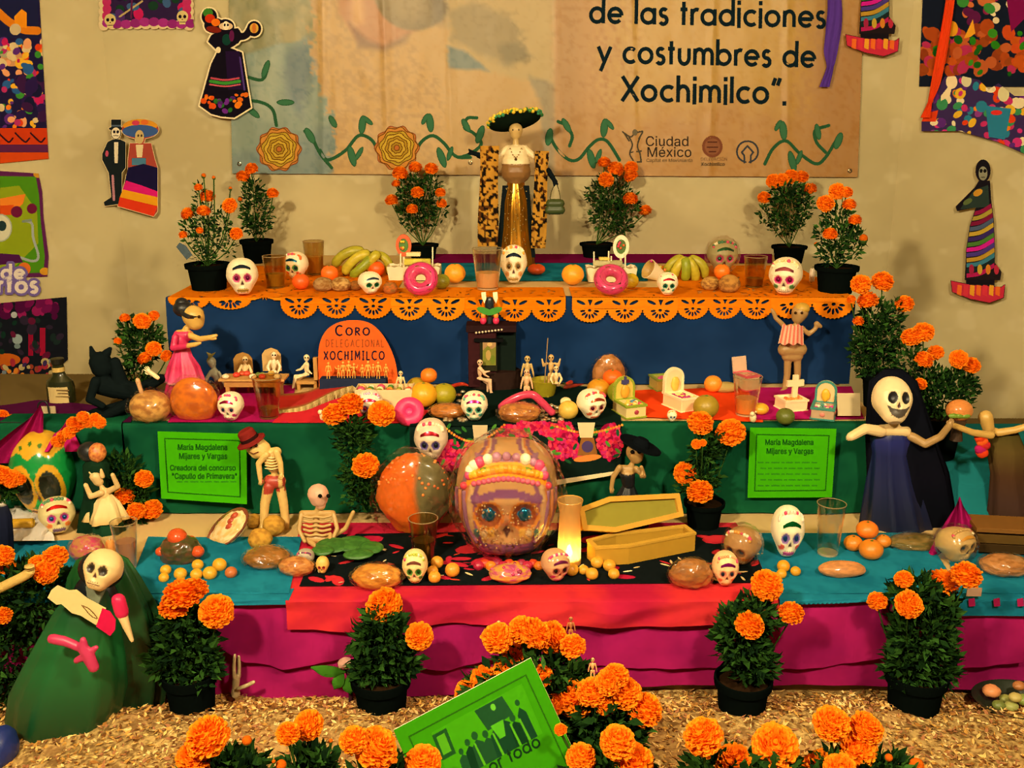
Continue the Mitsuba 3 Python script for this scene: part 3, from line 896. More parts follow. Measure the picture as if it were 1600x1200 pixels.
sm = [inter(tx, lambda x, y, u=u, v=v: BW(u + x, v - y, .003), h, c, bold) for tx, u, v, h, c, bold in (('Ciudad', 1008, 228, 15, '#342c24', False), ('M\u00e9xico', 1010, 245, 15, '#342c24', False), ('Capital en Movimiento', 1010, 253, 5, '#5a4a34', False), ('DELEGACI\u00d3N', 1095, 251, 4.6, '#7a5a3c', False), ('Xochimilco', 1095, 259, 5.2, '#3c3024', True))]
part(bt, 'small_lettering', sm, 'paper', 'small dark lettering under the emblems')
for u, v in ((1328, 267), (735, 254), (374, 256)):
    part(bt, 'eyelet', mv(lathe([(0.0055, -0.002), (0.010, -0.001), (0.010, 0.002), (0.0055, 0.003)], '#8a7c60', 16), BW(u, v, .003), 1, 90), 'foil')

# ------------------------------------------------------------------ posters and paper cut-outs
R = random.Random(11)
HOT = ['#d8401c', '#e87c20', '#c02060', '#3c8a34', '#e8b030', '#5c2c80', '#d8c090', '#2c5c9c', '#b0306c', '#e8a070']
red_band = [(sbox(-60, 200, 90, 226), '#c83c18'), (sbox(-60, 226, 90, 238), '#5a2450'), (sbox(-60, 238, 90, 262), '#d04818')]
curl = [(line([a, 208, a + 8, 216, a + 16, 222, a + 22, 216], 2.5, 12), '#2c1420') for a in (-2, 24, 48)]
printed('poster', 'left', pol(-70, -60, 58, -60, 76, 248, -70, 262), '#221c44', [(sbox(-70, -60, 60, 60), '#1f2148')] + [(line([-4, 18, 14, 34, 36, 46, 58, 48], 13, 20), '#d87c1c'), (pol(22, 26, 34, 14, 42, 20, 42, 44, 24, 42), '#e8901c'), (ell(24, 46, 9, 9), '#c8b48c'),
        (ell(18, 90, 17, 14), '#c89060'), (ell(8, 78, 12, 12), '#a8a080')] + scatter(R, 0, 70, 60, 200, 95, HOT, 3, 9) + scatter(R, 30, 72, 120, 185, 22, ['#2c1c50', '#3a1c48', '#1c1c3c'], 6, 12) + red_band + curl, 0.012,
        'tall dark poster at the upper left with an orange sombrero and red band', 'poster')
gp_ = pol(-60, 268, -20, 266, 60, 271, 66, 300, 68, 340, 76, 400, 74, 432, -60, 436)
printed('poster', 'left', gp_, '#5c2458', [(pol(-60, 274, 56, 276, 61, 305, 64, 350, 70, 400, 68, 426, -60, 430), '#4c8c1c'), (pol(-60, 300, 30, 290, 58, 330, 60, 380, 20, 420, -60, 420), '#8ca020'), (pol(-10, 312, 40, 303, 36, 318, 18, 336, -10, 332), '#e8842c'),
        (pol(-10, 322, 22, 320, 16, 336, -10, 336), '#d8501c'), (ell(26, 331, 9, 9), '#6c1c40'), (ell(50, 326, 8, 8), '#6c1c40'), (ell(0, 356, 19, 22), '#a8b0a0'), (ell(0, 356, 17, 20), '#d0d0b8'), (ell(3, 353, 7, 8), '#243c40'),
        (line([40, 345, 50, 350, 52, 372, 60, 400, 52, 408, 30, 402], 4, 24), '#9ca8a8'), (line([36, 346, 48, 344], 4), '#7c8c80'), (pol(0, 396, 30, 398, 36, 410, 0, 414), '#4c1c50'), (ell(60, 272, 8, 6), '#c8902c'), (ell(70, 424, 8, 6), '#d0942c'), (ell(38, 420, 10, 10), '#d8702c')], 0.012,
        'green poster with a bone arm and sombrero skull, purple wavy border', 'poster')
k = labels['poster_001']
lt = []
for tx, u, v, h, w in (('de', 2, 436, 15, 36), ('rtos', -4, 457, 17, 62)):
    g = px_text(tx, u, v, h, .34, width=w, gap=.3)
    lt += [(g.buffer(4.0), '#7060a8'), (g, '#e0d4d0')]
for q in (lt[:2], lt[2:]):
    part('poster_001__sheet', 'lettering_print', flat_layers(q, lambda a, b: pp('left', a, b, .018)), 'paper', 'pale lettering edged in violet')
printed('poster', 'left', pol(-70, 480, 104, 464, 106, 562, 76, 590, -70, 612), '#171a24', scatter(R, -10, 95, 470, 500, 26, ['#6a1450', '#8c1c5c', '#4c1040'], 5, 10) + [(sbox(44, 512, 52, 556), '#8c1434'), (sbox(62, 512, 71, 556), '#9a1838'), (ell(27, 530, 8, 8), '#8ca0a8'), (ell(27, 541, 5, 4), '#6c8088')]
        + [(ell(22, 492, 5, 5), '#a8b0b8'), (ell(8, 562, 24, 10), '#b85c1c')] + scatter(R, -10, 95, 500, 560, 26, ['#1c2c2c', '#2c2438', '#143028', '#5c1838'], 3, 8) + scatter(R, -5, 90, 560, 592, 40, ['#c87c2c', '#9c2c3c', '#6c7c8c', '#3c2c5c', '#b0a070', '#8c3c2c'], 3, 7), 0.012,
        'dark poster with red candles and small skulls, lowest on the left wall', 'poster')
fr = [(ell(168 + 14.5 * i, 36 + 2 * math.sin(i), 8.5, 7), '#8c2878' if i % 2 else '#a03088') for i in range(10)] + [(ell(166 + (R.random() * 3), 36 - 11 * i, 7, 7.5), '#b83068') for i in range(1, 6)] + [(ell(292, 36 - 11 * i, 7, 7.5), '#b83068') for i in range(1, 6)]
printed('poster', 'back', union_all([sbox(164, -60, 294, 40)] + [ell(162 + 13.2 * i, 38, 8.5, 8) for i in range(11)] + [ell(162, 40 - 11 * i, 8, 8) for i in range(9)] + [ell(295, 40 - 11 * i, 8, 8) for i in range(9)]), '#d8c49a',
        [(sbox(170, -60, 288, 32), '#302048')] + scatter(R, 174, 286, -40, 30, 30, ['#d8441c', '#c02060', '#3c5c8c', '#1c3c2c', '#4c2c70', '#26163c'], 5, 11) + [(line([187, 26, 222, 2], 3), '#b8a070'), (line([205, 28, 206, 0], 3), '#5c2450')] + fr + mini_skull(172, 31, 9, '#d0bc80') + mini_skull(285, 26, 9, '#d0bc80'), 0.02,
        'small scalloped poster with two corner skulls at the top of the left wall', 'poster')
# black-dressed dancer cut-out
dz = union_all([ell(327, 26, 12, 13), ell(335, 40, 16, 12), ell(352, 42, 14, 12), pol(330, 55, 345, 46, 372, 44, 380, 56, 372, 68, 360, 75, 378, 82, 384, 120, 392, 168, 366, 184, 345, 182, 330, 178, 312, 165, 330, 100, 340, 80, 325, 65), line([372, 58, 384, 55, 392, 44], 11), ell(397, 45, 11, 12)])
printed('paper_cutout', 'back', dz.buffer(2.5), '#ecdcb4', [(dz, '#16121e'), (ell(325, 20, 8, 7), '#3c7c2c'), (ell(328, 29, 8, 7), '#c83418'), (ell(337, 35, 7, 6), '#e8741c'), (ell(334, 46, 12, 5, 10), '#7c2418'), (ell(353, 41, 11, 6), '#d8b890'), (ell(353, 40, 5, 7), '#f0e0c0'), (ell(351, 39, 1.6, 2), '#201820'), (ell(356, 39, 1.6, 2), '#201820'),
        (line([372, 60, 384, 57, 391, 46], 6), '#16121e'), (ell(397, 44, 7, 8), '#d0a040'), (ell(397, 44, 3, 8), '#c87030'), (ell(341, 78, 4, 5), '#ecdcb4'), (ell(372, 74, 5, 6), '#ecdcb4'), (ell(354, 62, 7, 9), '#143c34'), (ell(362, 56, 4, 9), '#5c1c4c'), (pol(352, 80, 374, 80, 380, 140, 356, 140), '#241438'), (line([375, 90, 382, 140], 3), '#4c3880'),
        (line([330, 122, 352, 125, 373, 122], 3), '#b8485c'), (line([329, 127, 352, 130, 374, 127], 5), '#3c8c34'), (line([328, 132, 352, 135, 375, 132], 2.5), '#c05868')] + scatter(R, 318, 335, 148, 166, 9, ['#e87c1c', '#d8501c'], 3, 5.5) + scatter(R, 336, 364, 152, 176, 13, ['#6c2c90', '#4c2470', '#2c6c2c'], 3, 5.5) + scatter(R, 366, 385, 148, 166, 8, ['#e87c1c', '#d8681c'], 3, 5.5), 0.05,
        'paper cut-out of a black-dressed dancing lady wearing a fruit hat', 'paper cut-out')
# couple
man = union_all([sbox(174, 187, 189, 200), ell(181, 201, 11, 3), ell(181, 208, 8, 10), pol(168, 222, 176, 218, 188, 218, 196, 222, 196, 262, 190, 270, 190, 318, 164, 322, 162, 316, 174, 308, 170, 270, 160, 250, 160, 240)])
wom = union_all([ell(219, 202, 29, 15), ell(219, 214, 8, 12), pol(203, 224, 236, 224, 242, 250, 246, 262, 246, 330, 240, 338, 184, 322, 200, 268, 200, 250)])
printed('paper_cutout', 'back', man.union(wom).buffer(1), '#d8c49a', [(man, '#1c2428'), (wom, '#a8483c'), (ell(181, 208, 7, 9), '#e8dcc0'), (ell(178.5, 206, 2, 2.4), '#1c1c28'), (ell(184, 206, 2, 2.4), '#1c1c28'), (line([177, 212, 185, 212], 1.2), '#2c2430'), (sbox(174, 195, 189, 198), '#4c5c70'), (pol(178, 222, 185, 222, 184, 255, 179, 255), '#e0d4b8'),
        (ell(167, 240, 2.5, 5), '#c05070'), (line([176, 275, 178, 312], 4), '#b88090'), (ell(219, 196, 27, 10), '#d8942c'), (ell(219, 205, 28, 10), '#3c5c9c'), (ell(212, 192, 6, 4), '#c8405c'), (ell(226, 191, 6, 4), '#d86c30'), (ell(218, 214, 7, 11), '#c8b078'), (ell(216, 212, 1.5, 2), '#3c3020'), (ell(221, 212, 1.5, 2), '#3c3020'), (pol(212, 226, 224, 226, 222, 246, 214, 246), '#e0cca0'), (pol(206, 247, 228, 247, 228, 258, 206, 258), '#4c7c9c'),
        (pol(200, 262, 224, 256, 246, 262, 246, 300, 195, 285), '#1c1840'), (pol(197, 282, 222, 290, 246, 299, 246, 308, 192, 296), '#d8207c'), (pol(192, 296, 246, 308, 246, 322, 187, 308), '#e8a020'), (pol(187, 308, 246, 322, 240, 338, 184, 322), '#e03c20')], 0.05,
        'paper cut-out of a top-hatted skeleton beside a lady in a striped skirt', 'paper cut-out')


def doll(plane, ox, oy, k, lab, off):
    tr = lambda g: affinity.translate(affinity.scale(g, k, k, origin=(0, 0)), ox, oy)
    hood = ell(0, 14, 11, 17)
    bod = pol(-12, 40, -6, 30, 10, 30, 12, 60, 16, 90, 18, 140, 17, 195, -26, 195, -26, 140, -20, 100, -10, 70, -40, 76, -42, 70)
    scarf = pol(-26, 152, 18, 158, 28, 172, 26, 184, -28, 184)
    hem = pol(-50, 186, -20, 192, 28, 196, 34, 192, 32, 212, 10, 220, -20, 214, -48, 203)
    lay_ = [(tr(hood.union(bod)), '#1c1820'), (tr(scarf), '#241c20'), (tr(ell(0, 18, 7, 11)), '#8c8c78'), (tr(ell(-3, 14, 2.4, 3)), '#1c1c1c'), (tr(ell(3, 14, 2.4, 3)), '#1c1c1c'), (tr(line([-3, 24, 3, 24], 1.4)), '#303028'), (tr(pol(-14, 44, 8, 36, 10, 70, -36, 74)), '#2c3c38'), (tr(ell(-8, 48, 8, 5, -30)), '#c89030'), (tr(ell(-24, 62, 8, 4, -30)), '#5c6c40')]
    for i, c in enumerate(['#8c1c48', '#a8943c', '#7c1c40', '#4c5c7c', '#c0a03c', '#3c2c70', '#4c7c34', '#d0209c', '#4c3c90', '#b89034', '#3c7c98', '#1c2c30', '#b0205c']):
        y = 76 + i * 8
        lay_.append((tr(line([-28, y + 6, -4, y + 2, 20, y - 12], 6.4, 14)).intersection(tr(bod)), c))
    for i in range(4):
        lay_.append((tr(ell(-18 + i * 13, 168, 4, 8)), ['#a0284c', '#c0a038', '#d0802c', '#b83048'][i]))
    lay_.append((tr(hem), '#c83048'))
    for i in range(7):
        lay_.append((tr(pol(-40 + i * 10, 192, -33 + i * 10, 193, -34 + i * 10, 210, -41 + i * 10, 207)), ['#e86c2c', '#d83848', '#e8a030'][i % 3]))
    printed('paper_cutout', plane, union_all([tr(g) for g in (hood, bod, scarf, hem)]).buffer(.8), '#241c20', lay_, off, lab, 'paper cut-out')


doll('right', 1536, 253, 1.0, 'paper cut-out of a shawled skeleton lady with a striped dress, alone on the right wall', 0.05)
doll('back', 1371, -130, 0.99, 'paper cut-out of a striped skeleton lady beside the violet ribbon', 0.06)
FL = ['#a8481c', '#c0541c', '#8c3c1c', '#b0305c', '#c84c20', '#94441c', '#b85c30']
printed('poster', 'right', pol(1444, -60, 1680, -60, 1680, 136, 1436, 135), '#171e30', scatter(R, 1440, 1600, 40, 112, 90, FL, 7, 13) + scatter(R, 1440, 1600, 50, 120, 18, ['#2c7c1c', '#3c8c24', '#1c5c1c'], 4, 8) + scatter(R, 1500, 1600, -20, 35, 26, ['#e0d0a8', '#c86c3c', '#8c2450', '#3c8c3c', '#d8b8a0', '#5c1c4c'], 5, 11)
        + [(ell(1488, 45, 9, 12), '#e09c24'), (pol(1506, 60, 1520, 30, 1524, 52, 1516, 58), '#e8a42c'), (pol(1570, -20, 1600, -20, 1600, 30, 1580, 50), '#7c1450')], 0.012, 'dark poster full of orange flowers at the upper right edge', 'poster')
cut = union_all([pol(1440, 205, 1440, 190, 1456, 150, 1476, 120, 1500, 118, 1530, 125, 1545, 140, 1560, 130, 1585, 150, 1680, 150, 1680, 260, 1600, 240, 1560, 222, 1500, 205)])
pal = ['#d8401c', '#e07c24', '#c83480', '#3c8c5c', '#5c2c80', '#e0b030', '#2c7c9c', '#e8d8b0', '#8c3c8c', '#c0306c']
printed('paper_cutout', 'right', cut, '#3c2c5c', scatter(R, 1445, 1640, 125, 235, 130, pal, 4, 10) + [(ell(1487, 128, 9, 11), '#f0dcb0'), (pol(1470, 150, 1490, 125, 1484, 150, 1470, 158), '#f0dcb0'), (ell(1510, 126, 8, 10), '#d8d0a8'), (ell(1568, 147, 9, 12), '#d8d0a0'), (ell(1548, 139, 8, 6), '#e8d8b0'), (pol(1540, 165, 1580, 170, 1570, 218, 1545, 214), '#2c7ca0'), (ell(1557, 176, 9, 4), '#d83430'), (pol(1436, 180, 1466, 172, 1462, 190, 1440, 190), '#d8401c')], 0.035,
        'crowded paper cut-out of colourful skeleton musicians under the flower poster', 'paper cut-out')
# ribbons
for plane, pts, w, col_, lab in (('back', [(1296, -60), (1304, 0), (1303, 40), (1298, 80), (1297, 105), (1288, 136)], (18, 22, 25, 22, 11, 16), '#5a3aa0', 'violet crepe ribbon hanging over the right of the banner'),
                                 ('right', [(1490, -40), (1482, 20), (1472, 80), (1462, 130), (1453, 160), (1446, 184)], (13, 15, 17, 15, 7, 16), '#e8481c', 'orange red crepe ribbon hanging over the flower poster')):
    c = curve(pts, 40)
    ww = np.interp(np.linspace(0, 1, 40), np.linspace(0, 1, 6), w)
    Pn = np.zeros((40, 9, 3))
    for i in range(40):
        for j in range(9):
            a = (j / 8 - .5) * ww[i]
            Pn[i, j] = pp(plane, c[i, 0] + a, c[i, 1], 0.055 + 0.008 * math.sin(j * 1.9 + i * .15))
    solo('crepe_ribbon', grid(Pn, col_), 'paper', lab, 'ribbon')
# ------------------------------------------------------------------ marigolds
def flower_mesh(seed, n=230):
    r = np.random.default_rng(seed)
    V, Fc, Cc = [], [], []
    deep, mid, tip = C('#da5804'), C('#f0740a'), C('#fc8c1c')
    for i in range(n):
        t = (i + 0.5) / n
        th = math.acos(1 - 1.62 * t)
        ph = i * 2.399963 + r.normal(0, .12)
        th += r.normal(0, .05)
        d = np.array([math.sin(th) * math.cos(ph), math.sin(th) * math.sin(ph), math.cos(th)])
        up = np.array([0, 0, 1.0])
        side = np.cross(d, up)
        side /= np.linalg.norm(side) + 1e-6
        lift = np.cross(side, d)
        R0, R1 = 0.70, 0.99 + r.normal(0, .045)
        w = 0.15 * (0.7 + 0.5 * math.sin(th)) * r.uniform(.8, 1.2)
        sq = np.array([1, 1, 0.86])
        b = d * R0
        m = d * (R0 + R1) / 2 + lift * 0.05
        e = d * R1 + lift * r.uniform(-.06, .10)
        pts = [b, m + side * w, e + side * w * .7 + lift * .03, e * 1.02 - lift * .04, e - side * w * .7 + lift * .03, m - side * w]
        k = len(V)
        V += [p * sq for p in pts]
        Fc += [[k, k + 1, k + 3], [k + 1, k + 2, k + 3], [k, k + 3, k + 5], [k + 3, k + 4, k + 5]]
        a = r.uniform(.8, 1.1)
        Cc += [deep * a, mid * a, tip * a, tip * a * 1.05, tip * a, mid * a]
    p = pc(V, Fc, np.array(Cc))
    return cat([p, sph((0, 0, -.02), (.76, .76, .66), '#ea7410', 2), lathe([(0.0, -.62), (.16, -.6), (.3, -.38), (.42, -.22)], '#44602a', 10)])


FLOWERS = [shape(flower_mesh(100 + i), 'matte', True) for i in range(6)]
BUD = shape(cat([sph((0, 0, .15), (.75, .75, .8), '#c85a10', 2), lathe([(0, -.9), (.5, -.7), (.8, -.1), (.7, .25)], '#3c5a26', 10)]), 'matte', True)
prng = np.random.default_rng(77)


def flower(parent, p, r, tilt=None, bud=False):
    key = numbered(parent + '__' + ('bud' if bud else 'flower_head'))
    tilt = prng.normal(-16, 16) if tilt is None else tilt
    M = T().translate(p.tolist()).rotate([0, 1, 0], float(prng.normal(0, 16))).rotate([1, 0, 0], float(-tilt)).rotate([0, 0, 1], float(prng.uniform(0, 360))).scale(float(r))
    scene[key] = {**(BUD if bud else FLOWERS[int(prng.integers(0, 6))]), 'to_world': M}


def leaves(regions, n, seed, tones=('#183214', '#213f18', '#2a4c1c', '#142a16', '#335a22'), size=0.026):
    """narrow leaflets filling ellipsoids (centre, radii)"""
    r = np.random.default_rng(seed)
    vol = np.array([q[1][0] * q[1][2] for q in regions])
    w = r.choice(len(regions), n, p=vol / vol.sum())
    cen = np.array([q[0] for q in regions])[w]
    rad = np.array([q[1] for q in regions])[w]
    d = r.normal(size=(n, 3))
    d /= np.linalg.norm(d, axis=1, keepdims=True)
    p = cen + d * rad * (r.uniform(0.1, 1, (n, 1)) ** 0.45)
    ax = d * np.array([1, 1, .6]) + np.array([0, 0, .35]) + r.normal(0, .45, (n, 3))
    ax /= np.linalg.norm(ax, axis=1, keepdims=True)
    sd = np.cross(ax, r.normal(size=(n, 3)))
    sd /= np.linalg.norm(sd, axis=1, keepdims=True)
    nn = np.cross(ax, sd)
    L_ = size * r.uniform(.6, 1.25, (n, 1))
    Wd = L_ * r.uniform(.16, .27, (n, 1))
    V = np.stack([p, p + ax * L_ * .5 + sd * Wd + nn * Wd * .35, p + ax * L_ - nn * L_ * .15, p + ax * L_ * .5 - sd * Wd + nn * Wd * .35, p + ax * L_ * .5], 1).reshape(-1, 3)
    k = np.arange(n)[:, None] * 5
    f = np.vstack([np.hstack([k, k + 1, k + 4]), np.hstack([k + 1, k + 2, k + 4]), np.hstack([k + 2, k + 3, k + 4]), np.hstack([k + 3, k, k + 4])])
    tn = np.array([C(t) for t in tones])[r.integers(0, len(tones), n)] * r.uniform(.7, 1.25, (n, 1))
    return pc(V, f, np.repeat(tn, 5, 0))


def pot_parts(t, x, y, z, rt, rb, h, col='#080e0d'):
    rim = h * 0.16
    part(t, 'pot', mv(lathe([(0, 0), (rb, 0), (rb + (rt * .9 - rb) * (1 - rim / h), h - rim), (rt * .98, h - rim), (rt, h - rim * .5), (rt, h), (rt * .93, h), (rt * .86, h * .86)], col, 28), (x, y, z)), 'matte', 'dark plastic pot')
    part(t + '__pot', 'soil', mv(lathe([(0, h * .9), (rt * .5, h * .895), (rt * .9, h * .87)], '#2a1c10', 20), (x, y, z)), 'matte')


def plant(label, pot, flowers, foliage, z=None, y=None, n=700, seed=0, buds=(), twigs=(), size=0.026, yellow=False, group=None, spread=0.05, cat_='marigold', name='potted_marigold', y0=None):
    """pot: (u0, u1, v rim, v base) or None; flowers (u, v, px wide); foliage [(u, v, half width, half height)]"""
    t = thing(name, label, cat_, group)
    if pot:
        u0, u1, vt, vb = pot
        a = At((u0 + u1) / 2, vb, z, back=0)
        rt = (u1 - u0) / 2 * a.s
        a = At((u0 + u1) / 2, vb, z, back=rt * .72)
        if y0:
            a = At((u0 + u1) / 2, vt, y=y0)
            a.p[2] = a.z = z
        rt = (u1 - u0) / 2 * a.s
        h = ony((u0 + u1) / 2, vt + rt / a.s * .22, a.y)[2] - a.z
        pot_parts(t, a.x, a.y, a.z, rt, rt * .74, h)
        top = np.array([a.x, a.y, a.z + h * .9])
    else:
        a = At(foliage[0][0], foliage[0][1], y=y)
        top = ony(foliage[-1][0], foliage[-1][1] + foliage[-1][3], a.y)
    reg = []
    for u, v, ru, rv in foliage:
        reg.append((a(u, v), (ru * a.s, min(ru * a.s * .9, 0.12), rv * a.s * 1.02)))
    part(t, 'foliage', leaves(reg, n, seed, size=size, tones=('#4c6a20', '#5c7c28', '#35591f', '#6c8430') if yellow else ('#183214', '#213f18', '#2a4c1c', '#142a16', '#335a22')), 'leaf', 'dense narrow green leaves', 'stuff')
    r = random.Random(seed)
    for k, (u, v, w) in enumerate(list(flowers) + list(buds)):
        bud = k >= len(flowers)
        dd = r.uniform(-spread, spread * .4)
        for fu, fv, ru, rv in foliage:
            q = ((u - fu) / ru) ** 2 + ((v - fv) / rv) ** 2
            if q < 1:
                dd = min(dd, -min(ru * a.s * .9, .12) * math.sqrt(1 - q) - .012)
        p = a(u, v, dd)
        rr = w / 2 * mpp(p) * 1.04
        flower(t, p, rr, bud=bud)
        lo = top * .6 + np.array([p[0], p[1], p[2]]) * .4
        part(t, 'stem', tube(curve([top, lo + np.array([(p[0] - top[0]) * .2, 0.01, 0]), p - np.array([0, 0, rr * .5])], 7), 0.0022, '#33521f', 5), 'leaf')
    for u0, v0, u1, v1 in twigs:
        part(t, 'stem', tube([a(u0, v0), a((u0 + u1) / 2 + 2, (v0 + v1) / 2), a(u1, v1)], 0.002, '#3a4a22', 5), 'leaf')
    return t


G3 = 'potted marigolds on the highest step'
t = plant('leggy potted marigold in the dark pot at the left end of the highest step', (293, 362, 404, 457), [(310, 293, 13), (324, 307, 23), (294, 334, 22), (318, 330, 21), (359, 321, 23), (312, 360, 11), (369, 365, 20), (286, 367, 13)],
          [(322, 375, 20, 34), (318, 345, 18, 30), (318, 400, 18, 16), (346, 355, 14, 30), (296, 358, 12, 20), (358, 380, 8, 20), (312, 305, 8, 20)], Z3, n=620, seed=1, buds=[(318, 275, 9), (334, 278, 7), (360, 295, 7)], twigs=[(334, 278, 330, 320), (360, 295, 354, 330)], size=.022)
part(t, 'plant_tag', mv(plate(affinity.rotate(pol(-.014, -.03, .014, -.03, .018, .01, .008, .034, -.012, .03), 40), .001, '#1c3844'), ony(287, 392, 3.66), 1, 80), 'satin', 'dark plastic tag stuck in the soil')
plant('small potted marigold with three heads behind the left end of the highest step', (377, 429, 369, 412), [(380, 276, 21), (393, 264, 20), (426, 302, 18)], [(400, 330, 24, 36), (396, 300, 16, 20), (402, 352, 20, 16)], Z3, n=560, seed=2, buds=[(375, 312, 9)], twigs=[(378, 284, 388, 305)])
plant('bushy potted marigold with nine heads left of the lady figure, behind the white sugar box', (637, 686, 376, 408), [(625, 271, 24), (649, 262, 21), (674, 264, 21), (652, 301, 20), (612, 313, 20), (644, 327, 18), (688, 301, 16), (690, 318, 16), (619, 287, 14)],
      [(652, 310, 34, 36), (652, 335, 28, 26), (640, 290, 22, 18), (676, 290, 14, 20), (690, 330, 10, 14)], Z3, n=950, seed=3)
plant('potted marigold with a hanging head right of the lady figure', (905, 958, 374, 405), [(944, 254, 20), (962, 264, 25), (986, 262, 21), (986, 275, 22), (947, 281, 24), (985, 311, 23), (1008, 329, 19)],
      [(952, 305, 32, 32), (950, 335, 28, 28), (985, 320, 14, 20), (924, 306, 10, 12), (970, 350, 16, 16)], Z3, n=950, seed=4)
plant('round bushy potted marigold behind the right sugar skull of the highest step', (1204, 1259, 378, 413), [(1209, 283, 23), (1222, 281, 20), (1236, 276, 23), (1252, 277, 22), (1194, 309, 20), (1265, 296, 22)],
      [(1230, 325, 34, 34), (1228, 300, 26, 20), (1228, 350, 28, 20), (1258, 320, 12, 26), (1194, 335, 9, 14)], Z3, n=1000, seed=5)
plant('tall potted marigold in the dark pot at the right end of the highest step', (1270, 1338, 408, 461), [(1308, 299, 25), (1322, 301, 20), (1290, 318, 26), (1327, 320, 21), (1336, 344, 20), (1297, 366, 22)],
      [(1310, 345, 22, 22), (1312, 375, 24, 26), (1300, 395, 20, 20), (1336, 380, 10, 26), (1284, 365, 8, 16)], Z3, n=620, seed=6, buds=[(1349, 374, 17), (1275, 382, 8)], twigs=[(1349, 380, 1334, 405), (1303, 305, 1306, 335), (1316, 305, 1312, 335)])
# left and right ends of the middle step
plant('marigold with half-withered heads on the left, behind the pink-dress figure', (190, 240, 600, 640), [(195, 497, 16), (222, 502, 26), (240, 494, 18), (184, 533, 12), (240, 545, 24), (226, 560, 22), (260, 556, 18)],
      [(215, 540, 26, 42), (200, 520, 12, 24), (235, 530, 16, 30), (212, 580, 20, 26)], Z2, n=800, seed=7)
plant('tall leafy marigold right of the highest step, behind the blue-dress skeleton', (1340, 1415, 575, 642), [(1345, 444, 30), (1379, 440, 32), (1356, 470, 31), (1413, 475, 28), (1330, 468, 14), (1341, 502, 17)],
      [(1368, 500, 28, 30), (1370, 540, 36, 44), (1352, 545, 20, 40), (1395, 500, 14, 34), (1370, 570, 34, 24)], Z2, n=1500, seed=8, twigs=[(1413, 482, 1403, 510)])
plant('wide marigold with yellow and orange heads at the right, against the cream wall', (1418, 1498, 640, 720), [(1424, 527, 30), (1443, 519, 31), (1444, 562, 28), (1462, 551, 24), (1498, 561, 28), (1518, 571, 26), (1438, 600, 20)],
      [(1420, 560, 20, 26), (1450, 600, 34, 28), (1470, 620, 46, 34), (1500, 600, 26, 26), (1430, 625, 26, 26)], 0.5, n=1500, seed=9, twigs=[(1512, 618, 1530, 610)])
# ------------------------------------------------------------------ builders of the things on the steps
def sky_angle(v):
    return PITCH + math.atan((v - 600) / F_PX)


def skull_local(base, band, eye, cheek, mouth, jaw=0.28, n=4, dark=None, paint=None, p=2.3):
    """unit skull, 0..1 in z, facing -y; painted by place on the face"""
    v, f = ico(n)
    v = v / (np.abs(v) ** p).sum(1, keepdims=True) ** (1 / p)
    s = np.clip((0.05 - v[:, 2]) / 0.75, 0, 1)
    s = s * s * (3 - 2 * s)
    front = np.clip(-v[:, 1], 0, 1)
    x = v[:, 0] * 0.5 * (1 - jaw * s)
    y = v[:, 1] * 0.54 * (1 - 0.30 * s) - 0.02 * s
    y = np.where(y < 0, y * 0.90, y)
    z = 0.5 + 0.5 * v[:, 2]
    z = np.maximum(z, 0.03)
    fr = v[:, 1] < -0.15
    for sx in (-1, 1):
        d = np.hypot((x - sx * 0.17) / .105, (z - 0.46) / .10)
        y += np.where(fr, 0.10 * np.exp(-d ** 2.5), 0)
        d = np.hypot((x - sx * 0.27) / .09, (z - 0.30) / .09)
        y -= np.where(fr, 0.035 * np.exp(-d ** 2), 0)
    d = np.hypot(x / .055, (z - 0.31) / .075)
    y += np.where(fr, 0.06 * np.exp(-d ** 2), 0)
    d = np.hypot(x / .2, (z - 0.13) / .09)
    y -= np.where(fr, 0.05 * np.exp(-d ** 2), 0)
    d = np.abs(z - 0.59) / .05 + np.abs(x) * 1.5
    y -= np.where(fr, 0.025 * np.exp(-d ** 2), 0)
    P = np.c_[x, y, z]
    col = np.tile(C(base), (len(v), 1)) * (0.94 + 0.12 * meshkit.fbm(P * 9, 2, 4)[:, None])

    def dab(m, c):
        m = np.clip(m, 0, 1)[:, None]
        col[:] = col * (1 - m) + C(c) * m

    if cheek:
        for sx in (-1, 1):
            dab(fr * (np.hypot((x - sx * .24) / .075, (z - .27) / .07) < 1), cheek)
    for sx in (-1, 1):
        dd = np.hypot((x - sx * .17) / .12, (z - .46) / .115)
        dab(fr * (dd < 1.0), eye)
        dab(fr * (dd < 0.52), dark or '#22303a')
    dab(fr * (np.abs(x) + np.abs(z - .31) * .6 < .045), '#4a2c28')
    if mouth:
        dab(fr * (np.abs(z - .13) < .045) * (np.abs(x) < .17), mouth)
    dab(fr * (np.abs(z - .135) < .012) * (np.abs(x) < .18), '#6a4436')
    if paint:
        paint(x, z, fr, dab)
    dab(fr * (np.abs(z - .135) < .055) * (np.abs(x) < .16) * (np.abs((x * 17) % 1 - .5) > .43), '#7c5a44')
    return P, f, col


def face_y(x, z, p=2.3):
    s = np.clip((0.05 - (z - .5) * 2) / .75, 0, 1)
    wx = 0.5 * (1 - .28 * s * s * (3 - 2 * s))
    q = 1 - np.abs(x / wx) ** p - np.abs((z - .5) / .5) ** p
    return -0.486 * np.clip(q, 0, 1) ** (1 / p) - .022


